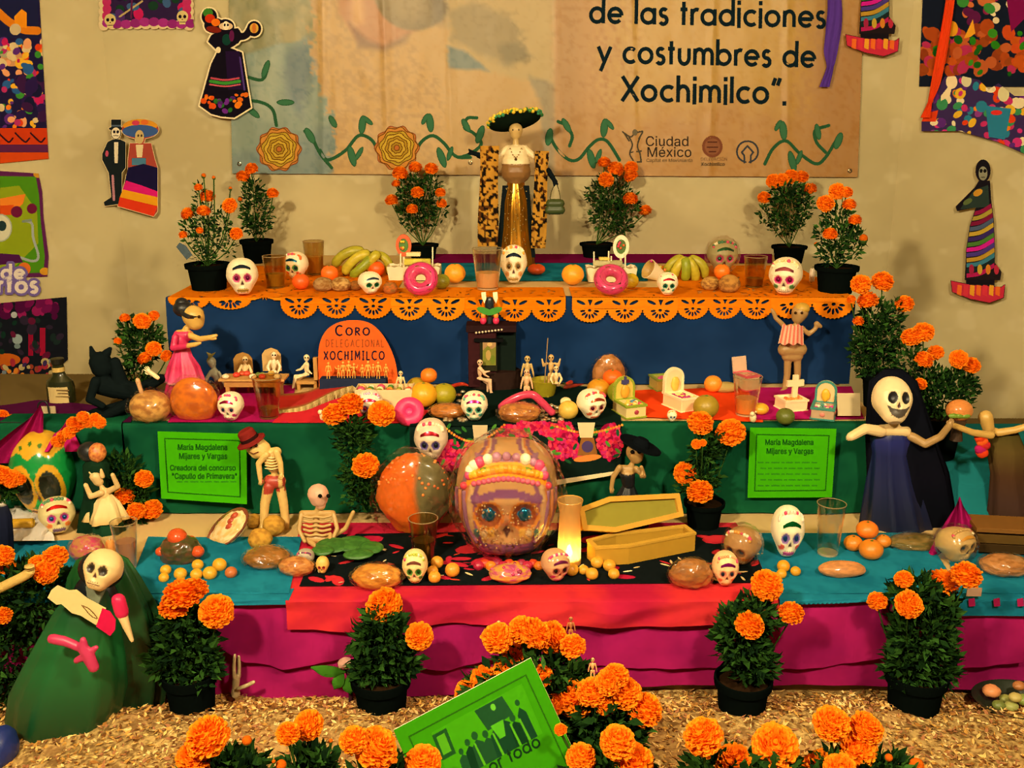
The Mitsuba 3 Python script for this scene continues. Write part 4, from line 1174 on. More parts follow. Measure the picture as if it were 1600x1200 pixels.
def skull(u0, u1, v0, v1, z, label, base='#f2e2bc', band='#284a6c', eye='#c8407c', cheek=None, crown='#e8702c', mouth=None, yaw=0.0, tilt=0.0, wrap=False, group=None, foil=True, dark=None, name='sugar_skull', roll=0.0, mat='satin', lift=0.0, deep=1.0, y0=None, paint=None, n=4, jaw=.28, p=2.3):
    a = At((u0 + u1) / 2, v1, z, y0)
    W = (u1 - u0) * a.s * 1.02
    a = At((u0 + u1) / 2, v1, z, y0, back=W * .40)
    if y0:
        z = ony((u0 + u1) / 2, v1, y0)[2]
    W = (u1 - u0) * a.s * 1.02
    ang = sky_angle((v0 + v1) / 2)
    H = max(((v1 - v0) * a.s - 0.10 * W * math.sin(ang)) / math.cos(ang), .7 * W)
    put = lambda p: mv((p[0] * np.array([W, W * 1.06 * deep, H]), p[1], p[2]), (a.x, a.y, z + 0.006 + lift), 1, tilt, roll, yaw)
    t = thing(name, label, 'sugar skull', group)
    hd = part(t, 'head', put(skull_local(base, band, eye, cheek, mouth, jaw, n=n, dark=dark, paint=paint, p=p)), mat)
    if band:
        xs = np.linspace(-.27, .27, 15)
        P = np.zeros((15, 4, 3))
        for i, x in enumerate(xs):
            for j, k in enumerate((-.045, -.015, .015, .045)):
                zz = .70 + .07 * (1 - (x / .27) ** 2) + k * (1 - .4 * abs(x / .27))
                P[i, j] = (x, face_y(x, zz) - .012, zz)
        part(hd, 'forehead_band', put(grid(P, band)), 'foil' if foil else 'satin', 'coloured strip across the forehead')
    if foil:
        for sx in (-1, 1):
            part(hd, 'eye', put(sph((sx * .17, face_y(.17, .46) + .085, .46), (.055, .03, .055), dark or '#2a4a6a', 2)), 'foil')
    if crown:
        ps = []
        r = random.Random(int(u0 * 7 + v0))
        for k in range(13):
            th = math.pi * (k / 12)
            x = -.36 * math.cos(th)
            zz = .80 + .15 * math.sin(th)
            ps.append(sph((x, float(face_y(x, zz, p)) - .004, zz), .048 * r.uniform(.8, 1.2), r.choice([crown, crown, '#f2e2bc', '#d8486c']), 1))
        part(hd, 'icing', put(cat(ps)), 'satin', 'beads of icing over the top')
    if wrap:
        v, f = ico(4)
        w = v * (1.12 + .16 * (meshkit.fbm(v * 5 + u0, 4, 3)[:, None] - .5))
        part(t, 'cellophane', put((w * np.array([.52, .54, .52]) + np.array([0, 0, .525]), f, w)), 'cellophane', 'clear crumpled wrap')
    return t


def tumbler(u0, u1, v0, v1, z, label, mat='amber_glass', fill=None, fillc='#c8a070', taper=.78, cat_='glass', stripes=None, name='drinking_glass', group=None):
    a = At((u0 + u1) / 2, v1, z)
    rt = (u1 - u0) / 2 * a.s
    a = At((u0 + u1) / 2, v1, z, back=rt * taper * .9)
    rt = (u1 - u0) / 2 * a.s
    h = a.h(v0 + rt / a.s * .25)
    rb = rt * taper
    t = thing(name, label, cat_, group)
    q = lambda p: mv(p, (a.x, a.y, z + .004))
    th = 0.0022
    R_ = lambda k: rb + (rt - rb) * k ** 1.2
    prof = [(rb * .98, 0)] + [(R_(k), h * k) for k in (.04, .2, .4, .6, .8, 1)] + [(R_(k) - th, h * k) for k in (1, .8, .6, .4, .2, .07)]
    v = lathe([(0, 0)] + prof + [(0, h * .06)], '#ffffff', 36)
    part(t, 'wall', q(v), mat)
    part(t, 'rim', q(lathe([(rt - th, h), (rt + .0006, h - .001), (rt + .0006, h + .001), (rt - th / 2, h + .0016), (rt - th, h)], '#8a7450', 36)), 'gloss')
    part(t, 'base', q(lathe([(0, .001), (rb * .93, .001), (rb * .95, h * .05), (0, h * .05)], '#6a5a38' if mat != 'clear_glass' else '#b8a888', 30)), 'gloss', 'thick glass bottom')
    if fill:
        part(t, 'drink', q(lathe([(0, h * .065), (R_(.07) - 2 * th, h * .065), (R_(fill) - 2 * th, h * fill), (0, h * fill)], fillc, 30)), 'gloss', 'liquid inside')
    return t


def fruit(u, v, w, z, label, col='#f08a20', cat_='orange', squash=.92, stem=None, group=None, name=None, col2=None, mat='satin', amp=.02, on=None):
    a = At(u, v, z)
    r = w / 2 * a.s
    q = onz(u, v, z + r * squash)
    p = np.array([q[0], q[1], z + r * squash + .003])
    r = w / 2 * mpp(p)
    b = blob((0, 0, 0), (r, r, r * squash), col, 3, amp, 1.6, int(u * 3 + v), col2=col2)
    d = np.hypot(b[0][:, 0], b[0][:, 1]) / r
    b[0][:, 2] -= np.where(b[0][:, 2] > 0, r * .12 * np.exp(-(d / .18) ** 2), 0)
    if not stem:
        return solo(name or cat_.replace(' ', '_'), mv(b, p), mat, label, cat_, group)
    t = thing(name or cat_.replace(' ', '_'), label, cat_, group)
    part(t, 'flesh', mv(b, p), mat)
    part(t, 'stem', mv(lathe([(r * .10, r * squash * .80), (r * .13, r * squash * .93), (r * .05, r * squash * 1.0), (0, r * squash * 1.0)], stem, 8), p), 'matte', 'stem end')
    return t


def loaf(u0, u1, v0, v1, z, label, col='#c08040', col2='#8a5426', cat_='bread', depth=.8, wrap=True, name='wrapped_bread', amp=.10, freq=2.4, seed=0, mat=None, rz=0, group=None, flat=.75, toppings=None, n=4, lift=0.0, split=None):
    a = At((u0 + u1) / 2, v1, z)
    W = (u1 - u0) * a.s
    D = W * depth
    a = At((u0 + u1) / 2, v1, z, back=D * .42)
    W = (u1 - u0) * a.s
    D = W * depth
    ang = sky_angle((v0 + v1) / 2)
    H = max(((v1 - v0) * a.s - D * math.sin(ang) * .75) / math.cos(ang), .2 * W)
    k = H / (1 + flat)
    t = thing(name, label, cat_, group)
    c = (a.x, a.y, z + .006 + k * flat + lift)
    b = blob((0, 0, 0), (W / 2 * .97, D / 2 * .97, k), col, n, amp, freq, seed, flat, col2, 3.5)
    if split:
        taper = 1 - .42 * np.clip(-b[0][:, 2] / k, 0, 1) - .30 * np.clip(b[0][:, 2] / k - .5, 0, 1)
        b[0][:, 0] *= taper
        s = np.clip((b[0][:, 0] / W + .02 * np.sin(b[0][:, 2] / k * 5) - .04) * 14 + .5, 0, 1)[:, None]
        b = (b[0], b[1], C(col) * (1 - s) * (.75 + .5 * meshkit.fbm(b[0] * 90, 3, 2)[:, None]) + C(split) * s * (.6 + .8 * meshkit.fbm(b[0] * 50, 3, 7)[:, None]))
    part(t, 'crust', mv(b, c), mat or ('gloss' if wrap else 'matte'))
    if toppings:
        ps = []
        r = random.Random(seed + 3)
        for i in range(toppings[1]):
            d = np.array([r.gauss(0, 1), r.gauss(-.4, .8), abs(r.gauss(0, 1)) + .2])
            d /= np.linalg.norm(d)
            ps.append(sph(np.array(c) + d * np.array([W / 2, D / 2, k]) * .97, min(W, H) * toppings[2], r.choice(toppings[0]), 1))
        part(t, 'topping', ps, 'satin', 'coloured sugar topping', 'stuff' if len(ps) > 6 else None)
    if wrap:
        v, f = ico(4)
        w = v * (1.08 + .24 * (meshkit.fbm(v * 4.5 + seed, 4, 6)[:, None] - .45))
        w[:, 2] = np.maximum(w[:, 2], -flat * 1.02)
        part(t, 'cellophane', (w * np.array([W / 2, D / 2, k]) * 1.02 + np.array(c), f, w), 'cellophane', 'clear crumpled wrap')
    return t


def px_bones(a, L_, grow=1.0):
    """bones in pixels: (u0, v0, r0, u1, v1, r1[, d0, d1]), d in metres away from the figure's depth"""
    out = []
    for b in L_:
        d0, d1 = (b[6], b[7]) if len(b) > 6 else (0, 0)
        p, q = a(b[0], b[1], d0), a(b[3], b[4], d1)
        out.append((p, b[2] * a.s * grow, q, b[5] * a.s * grow))
    return out


def chain(pts, r0, r1, d0=0.0, d1=None):
    """bones along a pixel path"""
    d1 = d0 if d1 is None else d1
    n = len(pts)
    out = []
    for i in range(n - 1):
        k0, k1 = i / (n - 1), (i + 1) / (n - 1)
        out.append((*pts[i], r0 + (r1 - r0) * k0, *pts[i + 1], r0 + (r1 - r0) * k1, d0 + (d1 - d0) * k0, d0 + (d1 - d0) * k1))
    return out


def mini_skeleton(a, u, v0, v1, pose='stand', lean=0.0, face=0):
    """bones of a little skeleton between pixel rows v0 (crown) and v1 (feet)"""
    h = v1 - v0
    k = h / 100.0
    X = lambda x, y: (u + (x + lean * (100 - y) / 100) * k, v0 + y * k)
    r = lambda q: q * k
    L_ = [(*X(0, 9), r(9), *X(0, 13), r(7.5)), (*X(0, 18), r(3), *X(0, 26), r(3)), (*X(0, 28), r(8), *X(0, 40), r(7.5)), (*X(0, 40), r(4), *X(0, 52), r(4)), (*X(-5, 54), r(4.5), *X(5, 54), r(4.5))]
    if pose == 'stand':
        for s in (-1, 1):
            L_ += chain([X(s * 10, 25), X(s * 15, 42), X(s * 17, 57)], r(3.4), r(2.6)) + chain([X(s * 6, 55), X(s * 7, 76), X(s * 7, 97)], r(3.8), r(2.8)) + chain([X(s * 7, 98), X(s * 9, 99)], r(3), r(2.5), -.004)
    elif pose == 'arms_up':
        for s in (-1, 1):
            L_ += chain([X(s * 10, 25), X(s * 20, 32), X(s * 24, 14)], r(3.4), r(2.6)) + chain([X(s * 6, 55), X(s * 7, 76), X(s * 7, 97)], r(3.8), r(2.8))
    elif pose == 'sit_right':
        L_ += chain([X(-4, 26), X(10, 38), X(26, 34)], r(3.4), r(2.6), -.01) + chain([X(4, 26), X(12, 44), X(24, 50)], r(3.4), r(2.6), -.01)
        L_ += chain([X(0, 56), X(30, 58), X(30, 96)], r(4), r(3), -.008) + chain([X(0, 56), X(26, 62), X(20, 98)], r(4), r(3), .008) + chain([X(30, 97), X(38, 98)], r(3), r(2.4), -.008)
    elif pose == 'sit_left':
        L_ += chain([X(-4, 26), X(-12, 40), X(-26, 44)], r(3.4), r(2.6), -.01) + chain([X(4, 26), X(2, 44), X(14, 52)], r(3.4), r(2.6), -.01)
        L_ += chain([X(0, 56), X(-30, 58), X(-36, 96)], r(4), r(3), -.008) + chain([X(0, 56), X(-24, 62), X(-30, 98)], r(4), r(3), .008)
    elif pose == 'bust':
        L_ = L_[:5]
        for s in (-1, 1):
            L_ += chain([X(s * 10, 25), X(s * 18, 42), X(s * 10, 56)], r(3.4), r(2.6), 0, -.012)
    return px_bones(a, L_)


def little_skeleton(u, v0, v1, label, z=None, y=None, pose='stand', col='#ecd6a4', lean=0, group=None, name='toy_skeleton', part_eyes=True, seg=10):
    a = At(u, v1, z, y)
    t = thing(name, label, 'skeleton figure', group)
    part(t, 'bones', body(mini_skeleton(a, u, v0, v1, pose, lean), col, seg, 1), 'satin')
    h = v1 - v0
    if part_eyes and h > 22:
        for s in (-1, 1):
            part(t, 'eye', sph(a(u + (lean + s * 3.4) * h / 100, v0 + h * .10, -.075 * h * a.s), 0.020 * h * a.s, '#2c2018', 1), 'matte')
    return t


def gown(a, rings, col=None, seg=40, squash=.8, waves=7, seed=0):
    """stack of rings (u, half width px, v, colour, fold) about a figure's axis"""
    t = np.arange(seg) / seg * 2 * np.pi
    V, Cc = [], []
    for u, r, v, c, fo in rings:
        p = a(u, v)
        rr = r * a.s * (1 + fo * np.sin(waves * t + seed) + fo * .5 * np.sin((waves * 2 + 1) * t + 2 * seed))
        V.append(np.c_[p[0] + np.cos(t) * rr, p[1] + np.sin(t) * rr * squash, np.full(seg, p[2])])
        Cc.append(np.tile(C(c), (seg, 1)))
    n = len(rings)
    i, j = np.meshgrid(np.arange(n - 1), np.arange(seg), indexing='ij')
    q = np.stack([i * seg + j, (i + 1) * seg + j, (i + 1) * seg + (j + 1) % seg, i * seg + (j + 1) % seg], -1).reshape(-1, 4)
    return pc(np.vstack(V), q, np.vstack(Cc))


def hand(a, u, v, du, dv, size, d=0.0, spread=1.0):
    """bones of a palm and five fingers pointing along (du, dv) pixels"""
    n = math.hypot(du, dv)
    ux, uy = du / n, dv / n
    px, py = -uy, ux
    k = size / 10.0
    L_ = [(u, v, 2.2 * k, u + ux * 4 * k, v + uy * 4 * k, 2.4 * k, d, d - .003)]
    for i, (o, l) in enumerate(((-2.1, 4.2), (-.7, 5.2), (.7, 5.0), (2.0, 4.0))):
        b = (u + ux * 4 * k + px * o * k, v + uy * 4 * k + py * o * k)
        m = (b[0] + ux * l * .55 * k + px * o * .2 * k * spread, b[1] + uy * l * .55 * k + py * o * .2 * k * spread)
        e = (m[0] + ux * l * .45 * k, m[1] + uy * l * .45 * k)
        L_ += [(*b, .75 * k, *m, .7 * k, d - .003, d - .005), (*m, .7 * k, *e, .55 * k, d - .005, d - .002)]
    b = (u + ux * 1.2 * k - px * 2 * k, v + uy * 1.2 * k - py * 2 * k)
    m = (b[0] + ux * 1.6 * k - px * 1.8 * k, b[1] + uy * 1.6 * k - py * 1.8 * k)
    L_ += [(*b, .8 * k, *m, .7 * k, d, d - .003), (*m, .7 * k, m[0] + ux * 1.8 * k, m[1] + uy * 1.8 * k, .6 * k, d - .003, d - .004)]
    return L_
# ------------------------------------------------------------------ the highest step
skull(357, 405, 409, 467, Z3, 'sugar skull with pink eyes and a dark blue band beside the left dark pot', band='#2c3c58', eye='#c84878', crown=None, yaw=14, mouth='#c8a030', tilt=-8, deep=1.2, dark='#7c2850')
skull(446, 482, 398, 441, Z3, 'sugar skull with green eyes behind the left tumbler on the highest step', band='#14506c', eye='#4c9440', cheek='#e05c30', crown='#e8702c', yaw=-14)
skull(561, 597, 429, 464, Z3, 'small white sugar skull with green eyes in front of the bananas', band='#3c4c6c', eye='#1c7040', crown=None, yaw=24, dark='#0c4828')
skull(782, 823, 388, 448, Z3, 'sugar skull with a dark forehead band at the foot of the lady figure', band='#1c2c44', eye='#b89c60', cheek='#e0a060', crown='#f0a030', mouth='#d8b060', dark='#6c5c3c', tilt=-4)
skull(1026, 1058, 430, 466, Z3, 'small green-eyed sugar skull with a red band before the white sugar horn', band='#b02030', eye='#2c8060', cheek='#58a088', crown='#e8e0b0', dark='#143c30')
skull(1200, 1250, 408, 466, Z3, 'sugar skull with magenta eyes at the right end of the highest step', band='#c06070', eye='#d02874', cheek='#3c8c4c', crown='#e8d090', yaw=-20, dark='#8c1450', deep=1.25)
skull(1104, 1150, 379, 430, Z3, 'sugar skull in clear wrap with a green forehead, behind the right buns', base='#a89c6c', band='#1c6038', eye='#c8406c', crown='#3c7850', wrap=True, dark='#2c6c5c')
tumbler(413, 450, 397, 453, Z3, 'brownish tumbler on the left of the highest step, in front of a green-eyed sugar skull', fill=.45, fillc='#94803c')
tumbler(476, 509, 374, 432, Z3, 'brownish tumbler left of the bananas', fill=.55, fillc='#a8803c')
tumbler(738, 786, 384, 456, Z3, 'tall clear glass of pale drink at the centre of the highest step', 'clear_glass', .42, '#d8a878', .72)
tumbler(1160, 1196, 398, 452, Z3, 'brownish tumbler right of the two buns on the right', fill=.3, fillc='#7c5028')
for u, v, w, lab, c, n_ in ((470, 441, 27, 'red-orange tangerine in front of the green-eyed sugar skull', '#e05a18', 'tangerine'), (515, 428, 27, 'tangerine between the left tumbler and the bananas', '#f0701c', 'tangerine'), (588, 421, 26, 'tangerine at the right end of the left bananas', '#ec5c14', 'tangerine'),
                         (711, 428, 33, 'yellow orange on the teal paper left of the tall clear glass', '#f0a028', 'orange'), (690, 441, 26, 'green lime half hidden behind the left pink doughnut', '#8c8c20', 'lime'), (895, 430, 35, 'yellow orange on the teal paper left of the right doughnut', '#eea024', 'orange'),
                         (985, 440, 26, 'yellow lime behind the right pink doughnut', '#c8a81c', 'lime'), (1128, 425, 25, 'tangerine in front of the wrapped skull on the right', '#f07c1c', 'tangerine')):
    fruit(u, v, w, Z3, lab, c, n_, stem='#5c7c2c')
fruit(838, 422, 28, Z3, 'flat red tangerine right of the lady figure on the teal paper', '#e05014', 'tangerine', .62, stem='#5c7c2c')
for u0, u1, v0, v1, lab, c in ((489, 522, 434, 458, 'pale round bun left of another bun, in front of the left tumblers', '#a88454'), (517, 549, 434, 458, 'pale round bun right of another bun, left of the small skull', '#c09a5c'),
                               (1094, 1124, 433, 456, 'small tan bun left of a larger one in front of the wrapped skull', '#c09048'), (1121, 1156, 430, 460, 'larger tan bun with a ridged top in front of the wrapped skull', '#b88440'),
                               (546, 566, 440, 456, 'small brown bun behind the small white skull', '#a8682c'), (598, 622, 442, 462, 'small brown bun left of the left doughnut', '#b8642c')):
    loaf(u0, u1, v0, v1, Z3, lab, c, '#8c6030', 'bun', .9, False, 'bun', .05, 1.6, int(u0))


def doughnut(u0, u1, v0, v1, lab, rx, col):
    a = At((u0 + u1) / 2, v1, Z3)
    W = (u1 - u0) / 2 * a.s
    t = thing('doughnut', lab, 'doughnut')
    m = trimesh.creation.torus(W * .64, W * .36, major_sections=40, minor_sections=20)
    v = np.array(m.vertices)
    up = v[:, 2] > -W * .06
    cc = np.where(up[:, None], C(col), C('#c88c44'))
    cc = cc * (0.9 + 0.25 * meshkit.fbm(v * 90, 3, 2)[:, None])
    part(t, 'ring', mv(pc(v, np.array(m.faces), cc), (a.x, a.y, Z3 + .006 + W * (.36 * math.cos(math.radians(rx)) + math.sin(math.radians(rx)) * .86)), 1, rx), 'gloss', 'pink icing')
    q = ico(4)
    w = q[0] * np.array([W * 1.06, W * 1.06, W * .44]) * (1 + .14 * (meshkit.fbm(q[0] * 4, 3, 2)[:, None] - .4))
    part(t, 'cellophane', mv((w, q[1], w), (a.x, a.y, Z3 + .006 + W * (.36 * math.cos(math.radians(rx)) + math.sin(math.radians(rx)) * .86)), 1, rx), 'cellophane', 'clear wrap')


doughnut(631, 685, 411, 463, 'pink iced doughnut leaning against the white sugar box on the left', 62, '#d0306c')
doughnut(927, 981, 416, 463, 'pink iced doughnut leaning against the white sugar box on the right', 48, '#c83468')


def bananas(label, fingers, crown, z, v1, col='#b8b028'):
    a = At(crown[0], v1, z, back=.05)
    t = thing('banana_bunch', label, 'bananas')
    for k, (pts, r, d) in enumerate(fingers):
        P = np.array([a(q[0], q[1], d - .02 * math.sin(i / (len(pts) - 1) * math.pi)) for i, q in enumerate(pts)])
        c = curve(P, 18)
        s = np.linspace(0, 1, 18)
        rad = r * a.s * np.clip(np.minimum(.30 + s * 5, .22 + (1 - s) * 6), .2, 1)
        b = tube(c, rad, col, 7)
        rr = np.random.default_rng(k + v1)
        m = np.repeat(s, 7)
        cc = np.where(((m < .08) | (m > .94))[:, None], C('#5c5a1c'), C(['#a8a028', '#c0b030', '#8c9820', '#b4a82a'][k % 4]) * (0.9 + .2 * rr.random((len(m), 1))))
        part(t, 'banana', (b[0], b[1], np.vstack([cc, C('#4c481c')[None], C('#3c381c')[None]])), 'satin')
    part(t, 'crown', sph(a(*crown), np.array([5, 4, 4]) * a.s, '#6c6428', 2), 'satin', 'dark joint of the bunch')


bananas('bunch of yellow-green bananas on the left of the highest step', [([(521, 418), (532, 402), (552, 392), (572, 394)], 8, .02), ([(538, 430), (545, 415), (562, 400), (582, 396)], 8, -.02), ([(551, 434), (556, 426), (570, 414), (582, 400)], 7.5, -.04),
         ([(575, 424), (578, 410), (586, 400), (590, 396)], 7.5, -.03), ([(606, 428), (608, 414), (600, 402), (588, 397)], 7, .0)], (583, 396), Z3, 434)
bananas('bunch of green bananas on the right, below the wrapped skull', [([(1040, 430), (1046, 416), (1058, 406), (1068, 404)], 7.5, .02), ([(1052, 436), (1056, 422), (1064, 410), (1070, 404)], 7.5, -.02), ([(1070, 440), (1072, 426), (1072, 412), (1070, 404)], 7.5, -.04),
         ([(1086, 442), (1086, 426), (1080, 412), (1072, 404)], 7.5, -.03), ([(1100, 436), (1100, 420), (1090, 408), (1074, 403)], 7.5, .0)], (1070, 404), Z3, 440)


def altar_box(u0, u1, v0, v1, lab, plaque, candles, blocks, ring):
    a = At((u0 + u1) / 2, v1, Z3, back=.05)
    W = (u1 - u0) * a.s
    H = a.h(v0 + 4)
    t = thing('sugar_altar_box', lab, 'sugar box')
    g = []
    r = random.Random(int(u0))
    for k in range(4):
        ang = k * 90
        dx, dy = (W / 2, .045) if k % 2 == 0 else (.045, W / 2)
        n = 14
        P = np.zeros((n, 5, 3))
        for i in range(n):
            for j in range(5):
                s = i / (n - 1) * 2 - 1
                q = (W / 2 * s, -.045 * 1.0) if k in (0,) else (W / 2 * s, .045) if k == 2 else (W / 2, .045 * s) if k == 1 else (-W / 2, .045 * s)
                fl = 1 + .08 * (j / 4)
                P[i, j] = (a.x + q[0] * fl, a.y + q[1] * fl + .002 * math.sin(i * 2.1), Z3 + .004 + H * (j / 4) + (.004 * math.sin(i * 2.7) if j == 4 else 0))
        g.append(grid(P, '#e8d8b4'))
    g.append(bx((a.x, a.y, Z3 + .004 + H * .44), (W * .98, .086, H * .86), '#dccaa0', .05))
    part(t, 'paper_box', g, 'paper', 'white paper box')
    for u, v, w, h, c in blocks:
        part(t, 'sweet', bx(a(u, v, -.01), (w * a.s, .03, h * a.s), c, .25), 'satin')
    for u, vt in candles:
        p, q = a(u, v0 + 4, -.02), a(u, vt, -.02)
        part(t, 'candle', tube([p, q], .0032, '#f4e6c0', 10), 'satin', 'tiny white candle')
    pu, pv, pa, pb = plaque
    p = a(pu, pv, .0)
    ringg = ell(0, 0, pa * a.s, pb * a.s, 0, 30).difference(ell(0, 0, pa * a.s * .62, pb * a.s * .62, 0, 30))
    part(t, 'plaque', mv(plate(ell(0, 0, pa * a.s * .64, pb * a.s * .64, 0, 26), .008, ring[1]), p, 1, 90), 'satin', 'small oval plaque')
    part(t + '__plaque', 'plaque_rim', mv(plate(ringg, .013, ring[0]), p, 1, 90), 'satin')
    for k in range(5):
        part(t + '__plaque', 'flower_bead', sph(p + np.array([r.uniform(-.4, .4) * pa * a.s, -.013, r.uniform(-.5, .5) * pb * a.s]), .0055, r.choice(['#e0682c', '#3c8c3c', '#e8c83c', '#d83c5c']), 1), 'satin')
    part(t, 'plaque_foot', tube([a(pu, pv + pb * .9, 0), a(pu, v0 + 8, 0)], .005, '#e8d8b0', 8), 'satin')


altar_box(610, 686, 412, 440, 'white paper box with yellow sweets and a red-rimmed plaque, behind the left doughnut', (631, 383, 12, 17), [(676, 386), (626, 396)], [(640, 409, 16, 9, '#d0c040'), (653, 409, 15, 9, '#e0d058'), (666, 409, 14, 9, '#c8b83c'), (646, 397, 22, 6, '#f0dca0')], ('#e06030', '#4c7a30'))
altar_box(918, 990, 414, 443, 'white paper box with four candles and a pale-rimmed plaque, behind the right doughnut', (970, 385, 12.5, 18), [(928, 393), (951, 392), (977, 396), (955, 400)], [(940, 411, 26, 8, '#b8b080'), (962, 411, 20, 8, '#a8a070'), (944, 404, 16, 4, '#e0c860')], ('#f4e6c0', '#4c6c30'))
# white sugar horn lying on its side, open end to the left
a = At(1015, 440, Z3, back=.03)
h = lathe([(.0, .0), (.012, .004), (.022, .03), (.032, .07), (.036, .085), (.033, .086), (.028, .066), (.0, .03)], '#f0e2bc', 28)
h = (h[0], h[1], np.where((np.hypot(h[0][:, 0], h[0][:, 1]) < .0335)[:, None] & (h[0][:, 2] > .029)[:, None] & (np.arange(len(h[0])) > len(h[0]) * .62)[:, None], C('#b8934c'), h[2]))
t = thing('sugar_horn', 'hollow white sugar shell lying on its side behind a small skull, its tan opening showing', 'sugar shell')
part(t, 'shell', mv(h, a(1040, 440) + np.array([0, 0, .012]), 1.12, 0, -62, 24), 'satin')
part(t, 'icing', [sph(a(1018 + 7 * i, 408 + 4.5 * i, -.02), .006, c, 1) for i, c in enumerate(['#d83c8c', '#e0509c', '#c8b040', '#e07830', '#4c8c3c'])], 'satin', 'dots of coloured icing')
t = thing('votive_candle', 'small white candle with a dark mark between the right skull and the dark pot', 'candle')
a = At(1268, 442, Z3, back=.01)
part(t, 'wax', mv(lathe([(0, 0), (.011, 0), (.0105, .05), (.008, .056), (0, .056)], '#f8ecd0', 16), a.p), 'satin')
part(t, 'wick', tube([a.p + np.array([0, 0, .055]), a.p + np.array([.001, 0, .066])], .001, '#302820', 5), 'matte')

# ------------------------------------------------------------------ the lady figure with the wide hat
a = At(806, 416, Z3)
cat_ = 'figurine'
t = thing('lady_figurine', 'tall skeleton lady figurine in a gold sequin dress, leopard shawl and flowered wide hat', 'figurine')
L_ = [(806, 203, 10.5, 806, 210, 8), (806, 217, 4, 806, 228, 5), (793, 233, 6, 820, 233, 6), (800, 240, 13, 812, 240, 13), (800, 255, 16, 812, 255, 16), (802, 268, 19, 810, 268, 19), (806, 268, 18, 806, 288, 11)]
L_ += chain([(790, 234), (772, 250), (748, 244)], 5, 3.4, -.005, -.03) + chain([(822, 234), (842, 250), (858, 270), (868, 284)], 5, 3.2, -.005, -.03)
def lady_skin(v):
    c = np.tile(C('#b08a4c'), (len(v), 1))
    zt, zb = a(806, 226)[2], a(806, 256)[2]
    c[(v[:, 2] > zb) & (np.abs(v[:, 0] - a.x) < 27 * a.s)] = C('#ecd8a8')
    c[v[:, 2] > zt] = C('#c8a868')
    c[(np.abs(v[:, 0] - a.x) > 34 * a.s)] = C('#16181c')
    c[(v[:, 2] < zb) & (np.abs(v[:, 0] - a.x) < 30 * a.s)] = C('#8a6234')
    return c
part(t, 'body', body(px_bones(a, L_), lady_skin, 16, 4, .006), 'satin')
for s in (-1, 1):
    part(t, 'eye', sph(a(806 + 4 * s, 203, -.022), .0055, '#2a2018', 1), 'matte')
part(t, 'necklace', [sph(a(797 + 2.2 * i, 232 + 14 * math.sin(i / 8 * math.pi), -.042), .0028, '#a87a3c', 1) for i in range(9)] + [sph(a(806, 249, -.044), .006, '#7c5c30', 1)], 'foil', 'beads at the neck')
rings = [(806, 13, 284, '#b87820', 0), (806, 15, 296, '#c88a24', .01), (806, 19, 315, '#c88a24', .02), (806, 20, 335, '#c08020', .03), (806, 21, 355, '#c88a24', .04), (806, 23, 375, '#c88420', .05), (806, 27, 400, '#b87c20', .05), (806, 29, 414, '#a87018', .05)]
dress = gown(a, rings, seg=64, squash=.9, waves=9)
rr = np.random.default_rng(3)
part(t, 'dress', (dress[0], dress[1], dress[2] * rr.uniform(.6, 1.25, (len(dress[0]), 1))), 'foil', 'gold sequin dress')
part(t + '__dress', 'sequin', [sph(a(806 + 17 * rr.uniform(-1, 1), rr.uniform(292, 392), -.055), .0026, '#ffe8a0', 1) for _ in range(70)], 'foil', 'glinting sequins', 'stuff')
for s, (u0, u1) in ((-1, (786, 776)), (1, (824, 836))):
    P = np.zeros((14, 4, 3))
    for i in range(14):
        for j in range(4):
            k = i / 13
            P[i, j] = a(806 + s * (16 + 10 * k + (j - 1.5) * 3.2), 290 + 112 * k, -.02 - .012 * k)
    part(t, 'dark_border', grid(P, '#141c20'), 'matte', 'dark side panel of the dress')


def leopard(u0, u1, v0, v1, sway, d, bulge=.012):
    n, m = 90, 18
    P, cc = np.zeros((n, m, 3)), np.zeros((n, m, 3))
    for i in range(n):
        for j in range(m):
            k = i / (n - 1)
            s = j / (m - 1) * 2 - 1
            P[i, j] = a((u0 + u1) / 2 + sway * k + s * (u1 - u0) / 2 * (1 - .08 * math.sin(k * 6)), v0 + (v1 - v0) * k, d - bulge * (1 - s * s) + .003 * math.sin(k * 14 + s * 4))
            q = np.array([[P[i, j][0] * 95, P[i, j][2] * 85, u0]])
            w = meshkit.noise(q, 3)[0]
            w2 = meshkit.noise(q * .9 + 31, 6)[0]
            cc[i, j] = C('#1a1410') if w > .62 else C('#5a3414') if w2 > .62 else C('#c08a34')
    g = grid(P, cc)
    b = grid(P + np.array([0, .006, 0]), cc)
    return cat([g, b])


part(t, 'shawl', leopard(750, 780, 228, 386, -3, -.06), 'matte', 'leopard print shawl end on the left')
part(t, 'shawl', leopard(836, 858, 236, 388, -6, -.045), 'matte', 'leopard print shawl end on the right')
for k, g in (('glove', chain([(752, 243), (738, 239)], 4, 3.2, -.05) + [(738, 239, 3, 733, 234, 1.4, -.05, -.05), (738, 239, 3, 732, 240, 1.4, -.05, -.05)]), ('glove', chain([(857, 266), (866, 281)], 4, 3.4, -.05) + [(866, 281, 3, 871, 288, 1.5, -.05, -.05), (866, 281, 3, 866, 290, 1.5, -.05, -.05)])):
    part(t, k, body(px_bones(a, g), '#121a20', 10, 1), 'matte', 'black glove')
part(t, 'handbag', body(px_bones(a, [(860, 318, 7, 875, 318, 7, -.05, -.05), (858, 328, 7, 876, 328, 7, -.05, -.05)]), '#3c4a24', 12, 2), 'satin', 'dark green handbag')
